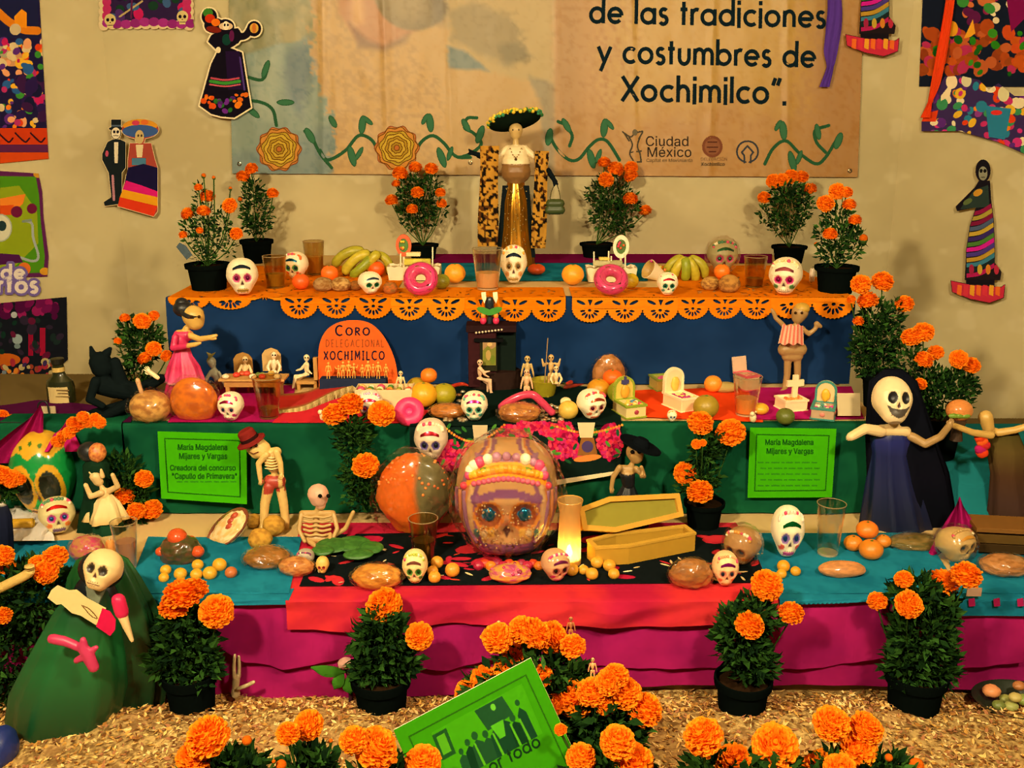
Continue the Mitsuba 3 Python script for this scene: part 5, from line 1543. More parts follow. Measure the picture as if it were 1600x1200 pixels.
part(t, 'handbag_strap', tube(curve([a(859, 314, -.05), a(862, 298, -.05), a(869, 288, -.05), a(874, 300, -.05), a(876, 314, -.05)], 20), .002, '#4c4420', 5), 'satin')
hatm = lathe([(0, .035), (.016, .034), (.022, .02), (.025, .004), (.060, .006), (.098, .018), (.097, .020), (.06, .010), (.02, .006)], '#17281f', 40)
part(t, 'hat', mv(hatm, a(806, 197, .008), 1.15, -20, -12, 0), 'matte', 'dark green wide-brimmed hat')
r = random.Random(8)
gar = []
for i in range(48):
    th = math.pi * (1.0 + 1.0 * i / 47)
    q = np.array([math.cos(th) * .112, -.0 + math.sin(th) * .112, .024]) @ rot(-20, -12, 0).T + a(806, 197, .008)
    gar.append((q + np.array([r.uniform(-.006, .006), r.uniform(-.01, .01), r.uniform(-.004, .010)]), r.choice(['#e0c02c', '#f0d040', '#2c8c5c', '#3c7c34', '#e8c838'])))
part(t + '__hat', 'hat_garland', [sph(q, .0085, c, 1) for q, c in gar], 'satin', 'yellow and green flower garland on the brim', 'stuff')
# ------------------------------------------------------------------ the middle step
skull(344, 382, 619, 664, Z2, 'sugar skull with a pink icing hood in front of the toy table', eye='#d8a0a0', band='#d0305c', cheek='#d83c80', crown='#d84484', mouth='#d83c80', dark='#20304c', yaw=-6)
skull(559, 599, 616, 662, Z2, 'purple and white sugar skull between the two marigold heads of the hanging plant', base='#eadcc0', eye='#7c4c90', band='#c0203c', cheek='#7c58a0', crown='#d8b8d0', mouth='#7c4c90', dark='#b02038', yaw=6)
skull(721, 762, 618, 664, Z2, 'sugar skull painted in teal with a magenta band, left of the wrapped bread', eye='#4c9c80', band='#b0206c', cheek='#58a890', crown='#58a088', mouth='#4c9c80', dark='#10443c')
skull(902, 945, 615, 662, Z2, 'sugar skull with orange icing and a turned face, above the flower paper', eye='#e8a080', band='#f0643c', cheek='#f07040', crown='#f05c34', mouth='#f07a4c', dark='#6c1438', yaw=24)
skull(1042, 1057, 645, 663, Z2, 'tiny sugar skull with a yellow top on the orange red paper', band=None, foil=False, eye='#6c8090', crown='#e8b030', dark='#303840')
tumbler(398, 444, 585, 658, Z2, 'tall brownish tumbler in front of the toy table', fill=.25, fillc='#7c4838', taper=.66)
tumbler(1142, 1187, 584, 654, Z2, 'tall clear glass of pale orange drink on the orange red paper', 'clear_glass', .45, '#e09048', .72)
# wrapped loaves and fruit
loaf(205, 270, 608, 664, Z2, 'large pale round loaf in clear wrap at the left end of the middle step', '#d8a458', '#a87038', depth=.9, amp=.03, seed=2)
loaf(268, 344, 590, 660, Z2, 'large round orange loaf in clear wrap beside the pink-dress figure', '#d8741c', '#b8581c', depth=.45, amp=.03, seed=5)
loaf(924, 976, 556, 612, Z2, 'wrapped bun standing behind the tangerine in the fruit pile on the right', '#c08048', '#98602c', depth=.5, seed=9)
loaf(778, 846, 628, 665, Z2, 'wrapped bread with sugar crystals under the pink sausage arc', '#c07a38', '#98582c', depth=.7, seed=12, toppings=(['#e8b868', '#d89048'], 14, .05))
loaf(672, 728, 630, 658, Z2, 'flat wrapped roll left of the teal sugar skull', '#b8702c', '#9a5c24', depth=.6, seed=14)
fruit(670, 588, 26, Z2 + .055, 'tangerine on top of the left fruit pile on the middle step', '#f07a1c', 'tangerine', stem='#5c7c2c')
fruit(662, 618, 42, Z2, 'large yellow orange at the front of the left fruit pile on the middle step', '#e0a01c', 'orange', .95, stem='#7c7c2c')
fruit(694, 617, 38, Z2, 'green orange right of the large yellow one in the left fruit pile', '#a09418', 'orange', .9, stem='#5c6c2c')
fruit(652, 606, 34, Z2, 'olive orange hidden at the back of the left fruit pile', '#a88c1c', 'orange', .9)
fruit(957, 591, 31, Z2 + .045, 'tangerine on top of the right fruit pile on the middle step', '#ec6414', 'tangerine', .8, stem='#5c7c2c')
fruit(935, 609, 36, Z2, 'yellow orange in the right fruit pile beside the green coffin', '#cc8c1c', 'orange', .9, stem='#7c7c2c')
fruit(968, 614, 38, Z2, 'green orange in the right fruit pile beside the green coffin', '#8c941c', 'orange', .9, stem='#5c6c2c')
fruit(888, 642, 31, Z2, 'pale yellow fruit in front of the olive vat', '#d8b048', 'fruit', .95)
fruit(884, 629, 18, Z2, 'small cream fruit behind the pale yellow one', '#ecd8a0', 'fruit', .8)
fruit(1114, 601, 28, Z2, 'orange fruit behind the white sugar coffin', '#e8942c', 'orange', .95)
fruit(1103, 637, 40, Z2, 'olive green orange on the orange red paper beside the white coffin', '#a08424', 'orange', .95, stem='#5c6c2c')
fruit(1227, 652, 29, Z2, 'dark green lime on the magenta paper at the edge of the middle step', '#5c6420', 'lime', .9, stem='#4c3c20')
fruit(1188, 640, 26, Z2, 'small yellow squash right of the tall clear glass', '#e0a82c', 'squash', .7, stem='#d8b848')
for u, v, w in ((505, 652, 12), (1176, 655, 13)):
    a = At(u, v + 8, Z2, back=.008)
    solo('sugar_lamb', [blob(a.p + np.array([0, 0, .02]), (.011, .014, .017), '#e8d09c', 2, .1, 3, 1, .9), sph(a.p + np.array([-.006, -.010, .036]), .008, '#ecd8a8', 2), sph(a.p + np.array([.006, -.008, .042]), .004, '#d8b878', 1)], 'satin', 'tiny cream sugar figure at the paper edge near the %s' % ('hanging marigolds' if u < 600 else 'tall clear glass'), 'sugar figure')
# half doughnut, red chillies, pink sausage
a = At(640, 664, Z2, back=.03)
m = trimesh.creation.torus(.026, .017, major_sections=36, minor_sections=16)
v = np.array(m.vertices)
t = thing('iced_ring', 'pink and coral iced bread ring between the hanging marigold and the yellow orange', 'doughnut')
part(t, 'ring', mv(pc(v, np.array(m.faces), np.where((v[:, 2] > 0)[:, None], C('#e8346c'), C('#f0604c')) * (0.85 + .3 * meshkit.fbm(v * 120, 3, 4)[:, None])), a.p + np.array([0, 0, .036]), 1.15, 55), 'satin')
part(t, 'centre', mv(sph((0, 0, 0), (.014, .014, .008), '#d83070', 2), a.p + np.array([0, 0, .036]), 1.1, 55), 'satin')
a = At(824, 660, Z2, back=.03)
solo('sausage_string', tube(curve([a(780, 640), a(790, 630), a(812, 619), a(832, 617), a(846, 628), a(858, 640), a(866, 648)], 40), np.interp(np.linspace(0, 1, 40), [0, .04, .5, .96, 1], [.004, .012, .0135, .012, .004]), '#c43858', 12), 'gloss', 'pink sausage arched over the wrapped bread', 'sausage')
for k, (pts, lab) in enumerate((([(884, 600), (900, 594), (914, 590), (924, 582)], 'long red chilli left of the wrapped bun, left one'), ([(880, 606), (896, 603), (912, 600)], 'dark red chilli lying in front of the long one'), ([(704, 604), (722, 600), (736, 604)], 'red chilli left of the dark house model'))):
    a = At(pts[0][0], pts[0][1] + 3, Z2, back=0)
    c = curve([onz(u, v, Z2 + .010) for u, v in pts], 16)
    t = thing('chilli', lab, 'chilli')
    part(t, 'pod', tube(c, np.interp(np.linspace(0, 1, 16), [0, .1, .6, 1], [.004, .008, .007, .0015]), '#b8341c' if k != 1 else '#8c2c1c', 8), 'gloss')
    part(t, 'stalk', tube([c[0], c[0] + np.array([-.012, 0, .006])], .002, '#4c6a2a', 5), 'matte')
scr = np.random.default_rng(12)
for nm, us, vs, n_, lab in (('sweet_wrappings', (694, 728), (612, 660), 40, 'heap of crinkled silver sweets left of the teal skull'), ('sweet_wrappings', (846, 884), (634, 658), 34, 'heap of small silver sweets right of the sausage')):
    solo(nm, [blob(onz(scr.uniform(*us), scr.uniform(*vs), Z2 + .008), np.array([.010, .008, .007]) * scr.uniform(.6, 1.2), ['#d8c8a0', '#a89878', '#c89868', '#e8dcc0'][k % 4], 1, .3, 3, k) for k in range(n_)], 'foil', lab, 'sweets', kind='stuff')

# pink-dress figure
a = At(284, 652, Z2, back=.06)
t = thing('dancer_figurine', 'figurine with a golden skull face in a pink tiered dress, arms reaching right', 'figurine')
L_ = [(302, 494, 17, 305, 502, 14), (292, 512, 5, 288, 520, 6), (280, 524, 9, 294, 524, 9), (282, 530, 11, 286, 545, 10)] + chain([(296, 524), (312, 530), (330, 527)], 5, 4, -.03, -.05) + chain([(274, 526), (270, 544), (288, 541), (306, 538)], 5, 3.6, -.03, -.06)
L_ += [(330, 527, 4, 338, 524, 2.4, -.05, -.05), (330, 529, 3, 337, 529, 2, -.05, -.05), (306, 538, 3.4, 313, 536, 2, -.06, -.06)]
zt = a(284, 517)[2]
def dsk(v):
    c = np.tile(C('#c8a050'), (len(v), 1))
    q = (v[:, 2] < zt) & (np.abs(v[:, 0] - a(285, 530)[0]) < 15 * a.s)
    c[q] = C('#c42858')
    return c
part(t, 'body', body(px_bones(a, L_), dsk, 16, 3, .007), 'satin')
part(t, 'hair', [sph(a(286, 482, .01), np.array([15, 15, 13]) * a.s, '#14161c', 2), sph(a(284, 474, .01), np.array([10, 9, 9]) * a.s, '#14161c', 2)], 'satin', 'black pinned-up hair')
part(t + '__hair', 'headband', mv(lathe([(17.5, -3), (18.5, 0), (17.5, 4), (16, 4)], '#5c5a58', 28), a(300, 488), a.s, 14, 22), 'foil', 'silvery band')
for s in (-1, 1):
    part(t, 'eye', sph(a(305 + 6 * s, 495, -.036), .0052, '#3c2814', 1), 'matte')
part(t, 'skirt', gown(a, [(285, 11, 544, '#d8386c', 0), (285, 15, 556, '#d83c70', .04), (287, 23, 572, '#c42454', .06), (288, 29, 592, '#d84878', .07), (288, 30, 596, '#e8a0a8', .08), (284, 22, 597, '#c82c5c', .05), (280, 22, 620, '#d03866', .06), (277, 26, 650, '#a82048', .08)], seg=56, waves=8), 'satin', 'pink tiered skirt')
# toy table with its diners
a = At(396, 628, Z2, back=.06)
t = thing('toy_table', 'wooden toy table laid with food, left on the middle step', 'toy table')
zt = a(396, 590)[2]
p0, p1 = a(346, 590), a(448, 590)
part(t, 'table_top', bx(((p0[0] + p1[0]) / 2, a.y, zt), (p1[0] - p0[0], .085, .008), '#c89858', .2), 'matte')
part(t, 'apron', bx(((p0[0] + p1[0]) / 2, a.y, zt - .016), ((p1[0] - p0[0]) * .86, .066, .022), '#b8834a', .1), 'matte')
for sx in (-1, 1):
    for sy in (-1, 1):
        part(t, 'leg', bx(((p0[0] + p1[0]) / 2 + sx * (p1[0] - p0[0]) * .38, a.y + sy * .026, (Z2 + .004 + zt - .02) / 2), (.014, .014, zt - .024 - Z2), '#b8834a', .15), 'matte')
foods = [(356, 582, '#f0dcb0'), (370, 582, '#d83c2c'), (384, 584, '#d84834'), (398, 582, '#ecdcb4'), (410, 582, '#7c8c2c'), (422, 582, '#c8a040'), (436, 580, '#f0e0b8'), (404, 575, '#5c7830'), (376, 574, '#c8502c'), (412, 574, '#d0402c')]
for i, (u, v, c) in enumerate(foods):
    k = solo('toy_dish', blob(np.array([a(u, v)[0], a.y - .03 + .022 * (i % 3), zt + .012]), (.0125, .0125, .009), c, 2, .15, 3, i, .8), 'satin', 'tiny dish of %s food on the toy table, %s of the ten from the left' % (('cream', 'red', 'red', 'pale', 'olive', 'yellow', 'white', 'green', 'brown-red', 'red')[i], ('first', 'second', 'fourth', 'fifth', 'seventh', 'ninth', 'last', 'sixth', 'third', 'eighth')[i]), 'toy dish', 'dishes on the toy table')
for u, v0, v1, c in ((379, 553, 600, '#a87c40'), (424, 546, 600, '#c8a468')):
    b = At(u, 600, y=a.y + .065)
    t = thing('toy_chair', 'wooden toy chair behind the toy table, the %s of two' % ('left' if u < 400 else 'right'), 'toy chair')
    part(t, 'backrest', mv(plate(pol(-.034, 0, .034, 0, .034, .062, .022, .078, 0, .086, -.022, .078, -.034, .062), .006, c), np.array([b.x, b.y + .03, b(u, v0)[2] - .086]), 1, 90), 'matte')
    part(t, 'seat', bx((b.x, b.y, Z2 + .06), (.06, .05, .006), c, .2), 'matte')
    for sx in (-1, 1):
        for sy in (-1, 1):
            part(t, 'leg', bx((b.x + sx * .026, b.y + sy * .02, Z2 + .031), (.008, .008, .054), c, .15), 'matte')
    little_skeleton(u + 4, v0 + 3, v0 + 62, 'toy skeleton eating at the toy table, the %s of two' % ('left' if u < 400 else 'right'), y=b.y - .012, pose='bust', col='#e8c890' if u < 400 else '#f0d8b0')
a = At(480, 610, Z2, back=.03)
t = thing('toy_chair', 'wooden toy armchair left of the orange sign', 'toy chair')
part(t, 'seat', bx(a(480, 595), np.array([30, 26, 5]) * a.s, '#c09050', .2), 'matte')
for sx in (-13, 13):
    for d in (-.022, .022):
        part(t, 'leg', bx(a(480 + sx, 604, d), np.array([5, 5, 16]) * a.s, '#c09050', .15), 'matte')
for d in (-.022, .022):
    part(t, 'back_post', bx(a(493, 576, d), np.array([6, 6, 36]) * a.s, '#c09050', .15), 'matte')
part(t, 'backrest', bx(a(494, 568), np.array([4, 24, 16]) * a.s, '#b88848', .15), 'matte')
little_skeleton(478, 553, 612, 'toy skeleton sitting on the armchair left of the orange sign', y=a.y - .014, pose='sit_left', lean=2)
a = At(338, 612, Z2, back=.02)
t = thing('toy_skeleton', 'grey toy skeleton with a cone hat between the dancer and the toy table', 'skeleton figure')
part(t, 'bones', body(px_bones(a, [(330, 564, 8, 332, 570, 6), (334, 575, 3, 336, 584, 8), (338, 586, 7, 342, 596, 5)] + chain([(330, 580), (322, 592), (320, 606)], 3, 2.4, -.01) + chain([(342, 582), (348, 594), (350, 602)], 3, 2.4, -.01) + chain([(340, 598), (334, 612)], 3.4, 2.6) + chain([(345, 598), (347, 612)], 3.4, 2.6)), '#a8a890', 10, 1), 'satin')
part(t, 'hat', mv(lathe([(.022, 0), (.008, .006), (.0, .024)], '#8c8048', 16), a(330, 557), 1, 10, -40), 'matte', 'pointed straw hat')
# fringed rug
top = curve([(430, 616, 0), (476, 612, 0), (520, 597, 0), (568, 588, 0)], 40)[:, :2]
bot = curve([(436, 642, 0), (476, 634, 0), (522, 612, 0), (566, 598, 0)], 40)[:, :2]
P = np.zeros((40, 6, 3))
for i in range(40):
    for j in range(6):
        q = top[i] + (bot[i] - top[i]) * j / 5
        P[i, j] = onz(q[0], q[1], Z2 + .012 + .03 * (i / 39) ** 1.3)
t = thing('fringed_rug', 'narrow red rug with a beige fringe running up towards the orange sign', 'rug')
cc = np.array([[C('#b83430') if (j not in (0, 5)) else C('#8c6c3c') for j in range(6)] for i in range(40)])
part(t, 'pile', cat([grid(P, cc), grid(P - np.array([0, 0, .006]), '#8c2c2c')]), 'matte')
fr = []
for i in range(0, 39):
    for k in range(2):
        p = P[i, 5] + (P[i + 1 if i < 39 else i, 5] - P[i, 5]) * k / 2
        fr.append(tube([p, p + np.array([.002, -.006, -.008]), p + np.array([scr.uniform(-.002, .004), -.012, -.026 if i > 5 else -.012])], .0028, ['#b8a468', '#a08c54', '#c8b47c'][i % 3], 4))
part(t, 'fringe', fr, 'matte', 'beige fringe', 'stuff')
# orange sign
a = At(560, 600, y=Y3 - .075)
pts = [(498, 600), (497, 560), (500, 535), (510, 516), (528, 504), (552, 500), (576, 504), (594, 518), (608, 540), (618, 566), (623, 600)]
c = curve([(u, v, 0) for u, v in pts], 60)[:, :2]
g = Polygon(np.vstack([c, [[623, 612], [498, 612]]])).buffer(0)
t = thing('arched_sign', 'orange arched card sign lettered by hand, standing before the blue cloth', 'sign')
sh = part(t, 'card', sheet_piece(g, None, 0, '#ef6428', .004, lambda u, v, o: ony(u, v, a.y - o)), 'paper')
for tx, u, v, s, w, wd, c in (('C', 524, 524, 15, .16, None, '#141830'), ('ORO', 540, 524, 12, .17, 38, '#141830'), ('DELEGACIONAL', 509, 542, 11, .12, 91, '#7c3c20'), ('XOCHIMILCO', 506, 562, 13, .17, 95, '#1c1830')):
    for q in polys(px_text(tx, u, v, s, w, CAP, .26, 0, wd)):
        part(sh, 'letter_print', flat_layers([(q, c)], lambda u, v: ony(u, v, a.y - .0008)), 'paper')
b = At(553, 600, y=Y3 - .14)
solo('choir_stand', bx(np.array([b.x, b.y, (Z2 + b(553, 590)[2]) / 2 + .002]), (b(606, 590)[0] - b(502, 590)[0], .05, b(553, 590)[2] - Z2 - .004), '#26304a', .1), 'matte', 'dark blue ledge at the foot of the orange sign', 'stand')
for i, (u, v0, v1) in enumerate(((513, 565, 592), (529, 570, 592), (536, 564, 591), (545, 563, 591), (553, 567, 592), (566, 569, 590), (575, 563, 591), (583, 568, 590), (591, 564, 592), (603, 568, 590))):
    little_skeleton(u, v0, v1, 'tiny yellowish skeleton singer in the row before the orange sign', y=b.y - .012 + .012 * (i % 2), pose=('stand', 'arms_up')[i % 3 == 1], col='#e8b050', group='singers before the orange sign', part_eyes=False, seg=8)
# box of sweets with a standing skeleton
a = At(602, 642, Z2, back=.05)
t = thing('sweet_box', 'open white paper box full of coloured sweets right of the fringed rug', 'box')
w0, w1 = a(559, 640)[0], a(646, 640)[0]
zt = a(600, 606)[2]
cxx, hw = (w0 + w1) / 2, (w1 - w0) / 2
for q in (bx((cxx, a.y - .042, (Z2 + zt) / 2 + .004), (2 * hw, .003, zt - Z2), '#e0c898', .2), bx((cxx, a.y + .042, (Z2 + zt) / 2 + .004), (2 * hw, .003, zt - Z2), '#d8be8c', .2), bx((w0, a.y, (Z2 + zt) / 2 + .004), (.003, .084, zt - Z2), '#e0c898', .2), bx((w1, a.y, (Z2 + zt) / 2 + .004), (.003, .084, zt - Z2 + .008), '#e0c898', .2), bx((cxx, a.y, zt - .016), (2 * hw - .006, .08, .006), '#c8a870', .2)):
    part(t, 'box_side', q, 'paper')
rr = random.Random(21)
for i in range(17):
    c = ['#f0d8a0', '#e8942c', '#7c8c2c', '#d8502c', '#e8b060', '#f0e0b8', '#c84868', '#4c7c30'][i % 8]
    p = np.array([cxx - hw * .85 + 2 * hw * .85 * (i % 6) / 5, a.y - .028 + .028 * (i // 6), zt - .005])
    solo('sweet', blob(p, np.array([.012, .011, .010]) * rr.uniform(.8, 1.2), c, 2, .15, 3, i), 'satin', {'#f0d8a0': 'cream', '#e8942c': 'orange', '#7c8c2c': 'olive', '#d8502c': 'red', '#e8b060': 'tan', '#f0e0b8': 'white', '#c84868': 'pink', '#4c7c30': 'green'}[c] + ' sweet in the white paper box right of the fringed rug', 'sweet', 'sweets in the white paper box')
little_skeleton(626, 579, 622, 'cream toy skeleton standing in the white sweet box', y=a.y + .01, pose='stand', col='#e0c890')
# dark house model with its ornament
a = At(772, 614, Z2, back=.08)
t = thing('house_model', 'dark brown model house with a lit picture window under the orange cut paper', 'model house')
bxp = lambda u0, u1, v0, v1, d0, d1, c, b=.06: bx((a((u0 + u1) / 2, v1)[0], a.y + (d0 + d1) / 2, (a(u0, v0)[2] + a(u0, v1)[2]) / 2), ((u1 - u0) * a.s, d1 - d0, a(u0, v0)[2] - a(u0, v1)[2]), c, b)
part(t, 'wall', bxp(733, 776, 512, 600, -.05, .05, '#3a1c20'), 'matte')
part(t, 'wall', bxp(776, 806, 518, 600, -.02, .05, '#16201c'), 'matte', 'darker side')
part(t, 'roof', bxp(730, 806, 504, 514, -.06, .055, '#2c1a1c'), 'matte')
part(t, 'ledge', bxp(742, 786, 524, 529, -.062, -.04, '#141416'), 'matte')
part(t, 'picture_frame', bxp(751, 777, 528, 574, -.058, -.05, '#2a2a1c', .05), 'matte')
fa = lambda u, v: ony(u, v, a.y - .0595)
part(t, 'picture', flat_layers([(pol(754, 531, 775, 531, 775, 571, 754, 571), '#a8845c'), (pol(754, 548, 762, 540, 768, 546, 775, 541, 775, 571, 754, 571), '#7c7c34'), (ell(763, 555, 4, 8), '#b89858'), (ell(770, 562, 4, 7), '#6c7c2c'), (ell(765, 538, 4, 3), '#d8b070')], fa), 'paper', 'small pale picture in the window')
part(t, 'plinth', [mv(lathe([(0, 0), (44, 0), (44, 4), (42, 20), (38, 38), (0, 40)], '#2c1e1a', 36, squash=.62), a(775, 614), a.s)], 'matte', 'rounded brown plinth')
part(t, 'eaves_beads', [sph(a(744 + 5 * i, 520 - .6 * i, -.064), .0042, '#d8c8a8', 1) for i in range(9)], 'satin', 'row of white beads under the roof')
little_skeleton(750, 561, 617, 'pale toy skeleton sitting at the left of the dark house model', y=a.y - .09, pose='sit_right', col='#e4b890')
a2 = At(765, 508, y=a.y - .01)
t = thing('flower_ornament', 'small black vase with white petals and pink buds on the dark house model', 'ornament')
part(t, 'vase', mv(lathe([(0, 0), (5, 0), (4, 10), (3, 14), (7, 24), (8, 34), (5, 42), (0, 43)], '#18242c', 18), a2(765, 507), a.s), 'gloss')
part(t, 'leaf', [mv(plate(ell(0, 0, 13 * a.s, 5 * a.s, 20 * s), .003, '#3c8c2c'), a2(765 + s * 7, 486, -.025), 1, 90) for s in (-1, 1)], 'satin')
for s in (-1, 1):
    part(t, 'white_petal', mv(plate(pol(-4, 9, 3, 10, 4, 0, 1, -8, -3, 0), .004 / a.s, '#f0e0b8'), a2(765 + s * 9, 466, -.02), a.s, 90), 'satin')
    part(t, 'pink_bud', [sph(a2(765 + s * 10, 501, -.02), np.array([5, 5, 6]) * a.s, '#e0305c', 2), sph(a2(765 + s * 10, 493, -.02), np.array([4, 4, 5]) * a.s, '#f09030', 2)], 'satin')
# olive vat with its crew
a = At(850, 625, Z2, back=.05)
t = thing('toy_vat', 'olive green toy boat-like vat on short legs, four skeletons around it', 'toy vat')
part(t, 'tub', mv(lathe([(0, 6), (14, 6), (17, 12), (21, 30), (22.5, 33), (21, 33.5), (18, 28), (0, 26)], '#94881c', 28), a(850, 625), a.s), 'gloss')
for k in range(3):
    th = math.radians(-90 + 120 * k + 20)
    part(t, 'leg', tube([a(850, 625) + np.array([math.cos(th) * 16, math.sin(th) * 16, 1]) * a.s, a(850, 625) + np.array([math.cos(th) * 15, math.sin(th) * 15, 12]) * a.s], .006, '#847818', 8), 'gloss')
t2 = thing('toy_paddle', 'thin stick held up out of the olive vat', 'stick')
scene[t2] = shape(tube([a(851, 598, -.01), a(856, 528, -.01)], .0022, '#9c7c58', 6), 'matte')
for u, v0, v1, ps, lab, c, d in ((824, 555, 612, 'stand', 'tan toy skeleton behind the left of the olive vat', '#c8a868', .03), (861, 553, 612, 'arms_up', 'tan toy skeleton holding the stick in the olive vat', '#d0a868', .012), (869, 571, 622, 'bust', 'pale toy skeleton at the right of the olive vat', '#f0c890', -.03), (823, 576, 630, 'stand', 'orange-tinted toy skeleton at the left of the olive vat', '#f0b888', -.03)):
    little_skeleton(u, v0, v1, lab, y=a.y + d, pose=ps, col=c)


# sugar coffins
def coffin(u, v, z, label, yaw, w, l, h, col, rim, head=None, cross=None, petals=(), sides=None, lid=None, pc_=None):
    a = At(u, v, z, back=0)
    p = np.array([a.x, a.y, z + .005])
    q = lambda m: mv(m, p, 1, 0, 0, yaw)
    t = thing('sugar_coffin', label, 'sugar coffin')
    part(t, 'box', q(bx((0, l / 2, h / 2), (w, l, h), col, .10)), 'satin')
    ring_ = sbox(-w / 2 - .003, -.003, w / 2 + .003, l + .003).difference(sbox(-w / 2 + .006, .006, w / 2 - .006, l - .006))
    part(t, 'rim', q(mv(plate(ring_, .007, rim), (0, 0, h - .002))), 'satin', 'piped icing rim')
    part(t, 'foot_rim', q(mv(plate(sbox(-w / 2 - .003, -.003, w / 2 + .003, l + .003), .005, rim), (0, 0, -.002))), 'satin')
    r = random.Random(int(u))
    if petals:
        part(t, 'sugar_flowers', [q(sph((r.uniform(-.38, .38) * w, r.uniform(.08, .6) * l, h + .002), np.array([.0065, .0065, .005]) * r.uniform(.7, 1.2), r.choice(petals), 1)) for _ in range(20)], 'satin', 'coloured sugar flowers on top', 'stuff')
    if head:
        hw, hh, hc, ic = head
        g = union_all([sbox(-hw / 2, 0, hw / 2, hh - hw / 2), Point(0, hh - hw / 2).buffer(hw / 2)])
        part(t, 'headboard', q(mv(plate(g, .009, hc), (0, l - .004, h - .002), 1, 90)), 'satin', 'rounded headboard')
        part(t, 'headboard_rim', q(mv(plate(g.difference(g.buffer(-.007)), .013, rim), (0, l - .002, h - .002), 1, 90)), 'satin')
        part(t, 'figure', q(blob((0, l - .02, h + hh * .36), (hw * .2, .008, hh * .28), ic, 2, .15, 3, int(u))), 'satin', 'small sugar figure')
    if cross:
        cx_, cy_, cw, ch, cc = cross
        g = union_all([sbox(-cw * .15, 0, cw * .15, ch), sbox(-cw / 2, ch * .52, cw / 2, ch * .78)])
        part(t, 'cross', q(mv(plate(g, .009, cc), (cx_, cy_, h if cc != '#3c3c6c' else h + .03), 1, 90)), 'satin')
    if sides:
        part(t, 'side_ornament', [q(sph((0, -.002, h * .5), (.008, .003, .008), sides, 2)), q(sph((w / 2 + .001, l * .5, h * .5), (.003, .01, .008), sides, 2))], 'satin')
    if lid:
        part(t, 'lid', q(mv(bx((0, 0, 0), (w, .008, l * .8), lid, .2), (0, l + .012, h + l * .36), 1, -12)), 'satin', 'raised lid')
    return t


coffin(994, 655, Z2, 'green-rimmed sugar coffin with a cross on its rounded headboard', 20, .072, .105, .038, '#e0c888', '#8c9c2c', (.078, .082, '#d0b850', '#e0a030'), (0, .094, .026, .05, '#3c3c6c'), ['#d83c5c', '#e89030', '#4c7c9c', '#e8d8a0', '#c85c9c', '#f0c040'], '#a83848')
coffin(1040, 613, Z2, 'small green sugar coffin with pink flowers behind the green-rimmed one', 14, .066, .08, .04, '#b09c48', '#7c8c30', None, None, ['#d02c74', '#c83c84', '#a87850'], None, None)
coffin(1078, 645, Z2, 'white sugar coffin with a plain rounded headboard and purple dots', 26, .072, .11, .042, '#f0d8a0', '#f4e2b4', (.08, .09, '#ecd4a0', '#e8c050'), None, ['#b0286c', '#c0387c', '#e8c860'], None, None)
coffin(1176, 612, Z2, 'pink-edged sugar box with its lid raised behind the tall clear glass', 24, .06, .075, .05, '#d8bc94', '#e0606c', None, None, ['#d88070', '#e8c090'], None, '#dcb896')
coffin(1244, 645, Z2, 'white sugar tomb with an upright white cross and orange sugar', 14, .082, .075, .034, '#f4dca8', '#f4e0b0', None, (.012, .045, .062, .082, '#f2dcac'), ['#e88c3c', '#f0a050', '#d86430'], None, None)
coffin(1284, 658, Z2, 'teal-rimmed sugar coffin with an arched picture headboard on the magenta paper', -22, .072, .10, .034, '#b89878', '#3c8478', (.07, .078, '#e0c088', '#e8b030'), None, ['#e8d8b0', '#d02c84', '#4c8c7c', '#e0cca0'], '#d88070', None)
solo('cream_card', bx(onz(1326, 632, Z2 + .05), (.075, .004, .075), '#c8b48c', .1, 0, -20), 'paper', 'blank cream card standing behind the teal coffin', 'card')
solo('pale_bread_roll', blob(onz(1132, 605, Z2 + .02), (.05, .03, .02), '#b09858', 3, .06, 2, 4), 'matte', 'flat tan roll behind the tall clear glass', 'bread')
# skeleton in a striped poncho
a = At(1238, 612, Z2, back=.03)
t = thing('poncho_skeleton', 'tan skeleton figure in a red striped poncho with raised arms, before the blue cloth', 'skeleton figure')
L_ = [(1250, 488, 13, 1247, 496, 10), (1246, 502, 4, 1243, 512, 5), (1228, 514, 5, 1254, 514, 5), (1236, 520, 14, 1238, 534, 14), (1226, 546, 11, 1250, 546, 11), (1230, 556, 9, 1246, 556, 9)]
L_ += chain([(1228, 513), (1220, 504), (1212, 497), (1209, 489)], 4, 3, -.01) + chain([(1254, 514), (1264, 522), (1274, 514), (1276, 506)], 4, 3, -.01) + chain([(1231, 560), (1230, 586), (1226, 608)], 6, 4.5) + chain([(1246, 560), (1246, 586), (1243, 608)], 6, 4.5)
L_ += [(1276, 506, 4.5, 1282, 510, 3, -.01, -.01), (1209, 489, 3.4, 1206, 484, 2.4, -.01, -.01), (1226, 609, 4, 1220, 612, 3, -.01, -.03), (1243, 609, 4, 1240, 612, 3, -.01, -.03)]
part(t, 'body', body(px_bones(a, L_), '#a88450', 14, 3, .008), 'satin')
n, m = 13, 10
P = np.zeros((n, m, 3))
cc = np.zeros((n, m, 3))
for i in range(n):
    for j in range(m):
        s, k = i / (n - 1) * 2 - 1, j / (m - 1)
        P[i, j] = a(1239 + s * (16 + 4 * k) - 3 * k, 508 + 30 * k + 2 * math.sin(s * 9), -.045 - .01 * k + .022 * s * s)
        cc[i, j] = C('#e05c4c') if i % 2 else C('#f0c0a0')
part(t, 'poncho', [grid(P, cc), grid(P + np.array([0, .003, 0]), cc)], 'matte', 'red and pale striped poncho')
part(t, 'hair', sph(a(1253, 482, 0), np.array([12, 12, 9]) * a.s, '#c0983c', 2), 'satin', 'yellowish cap')
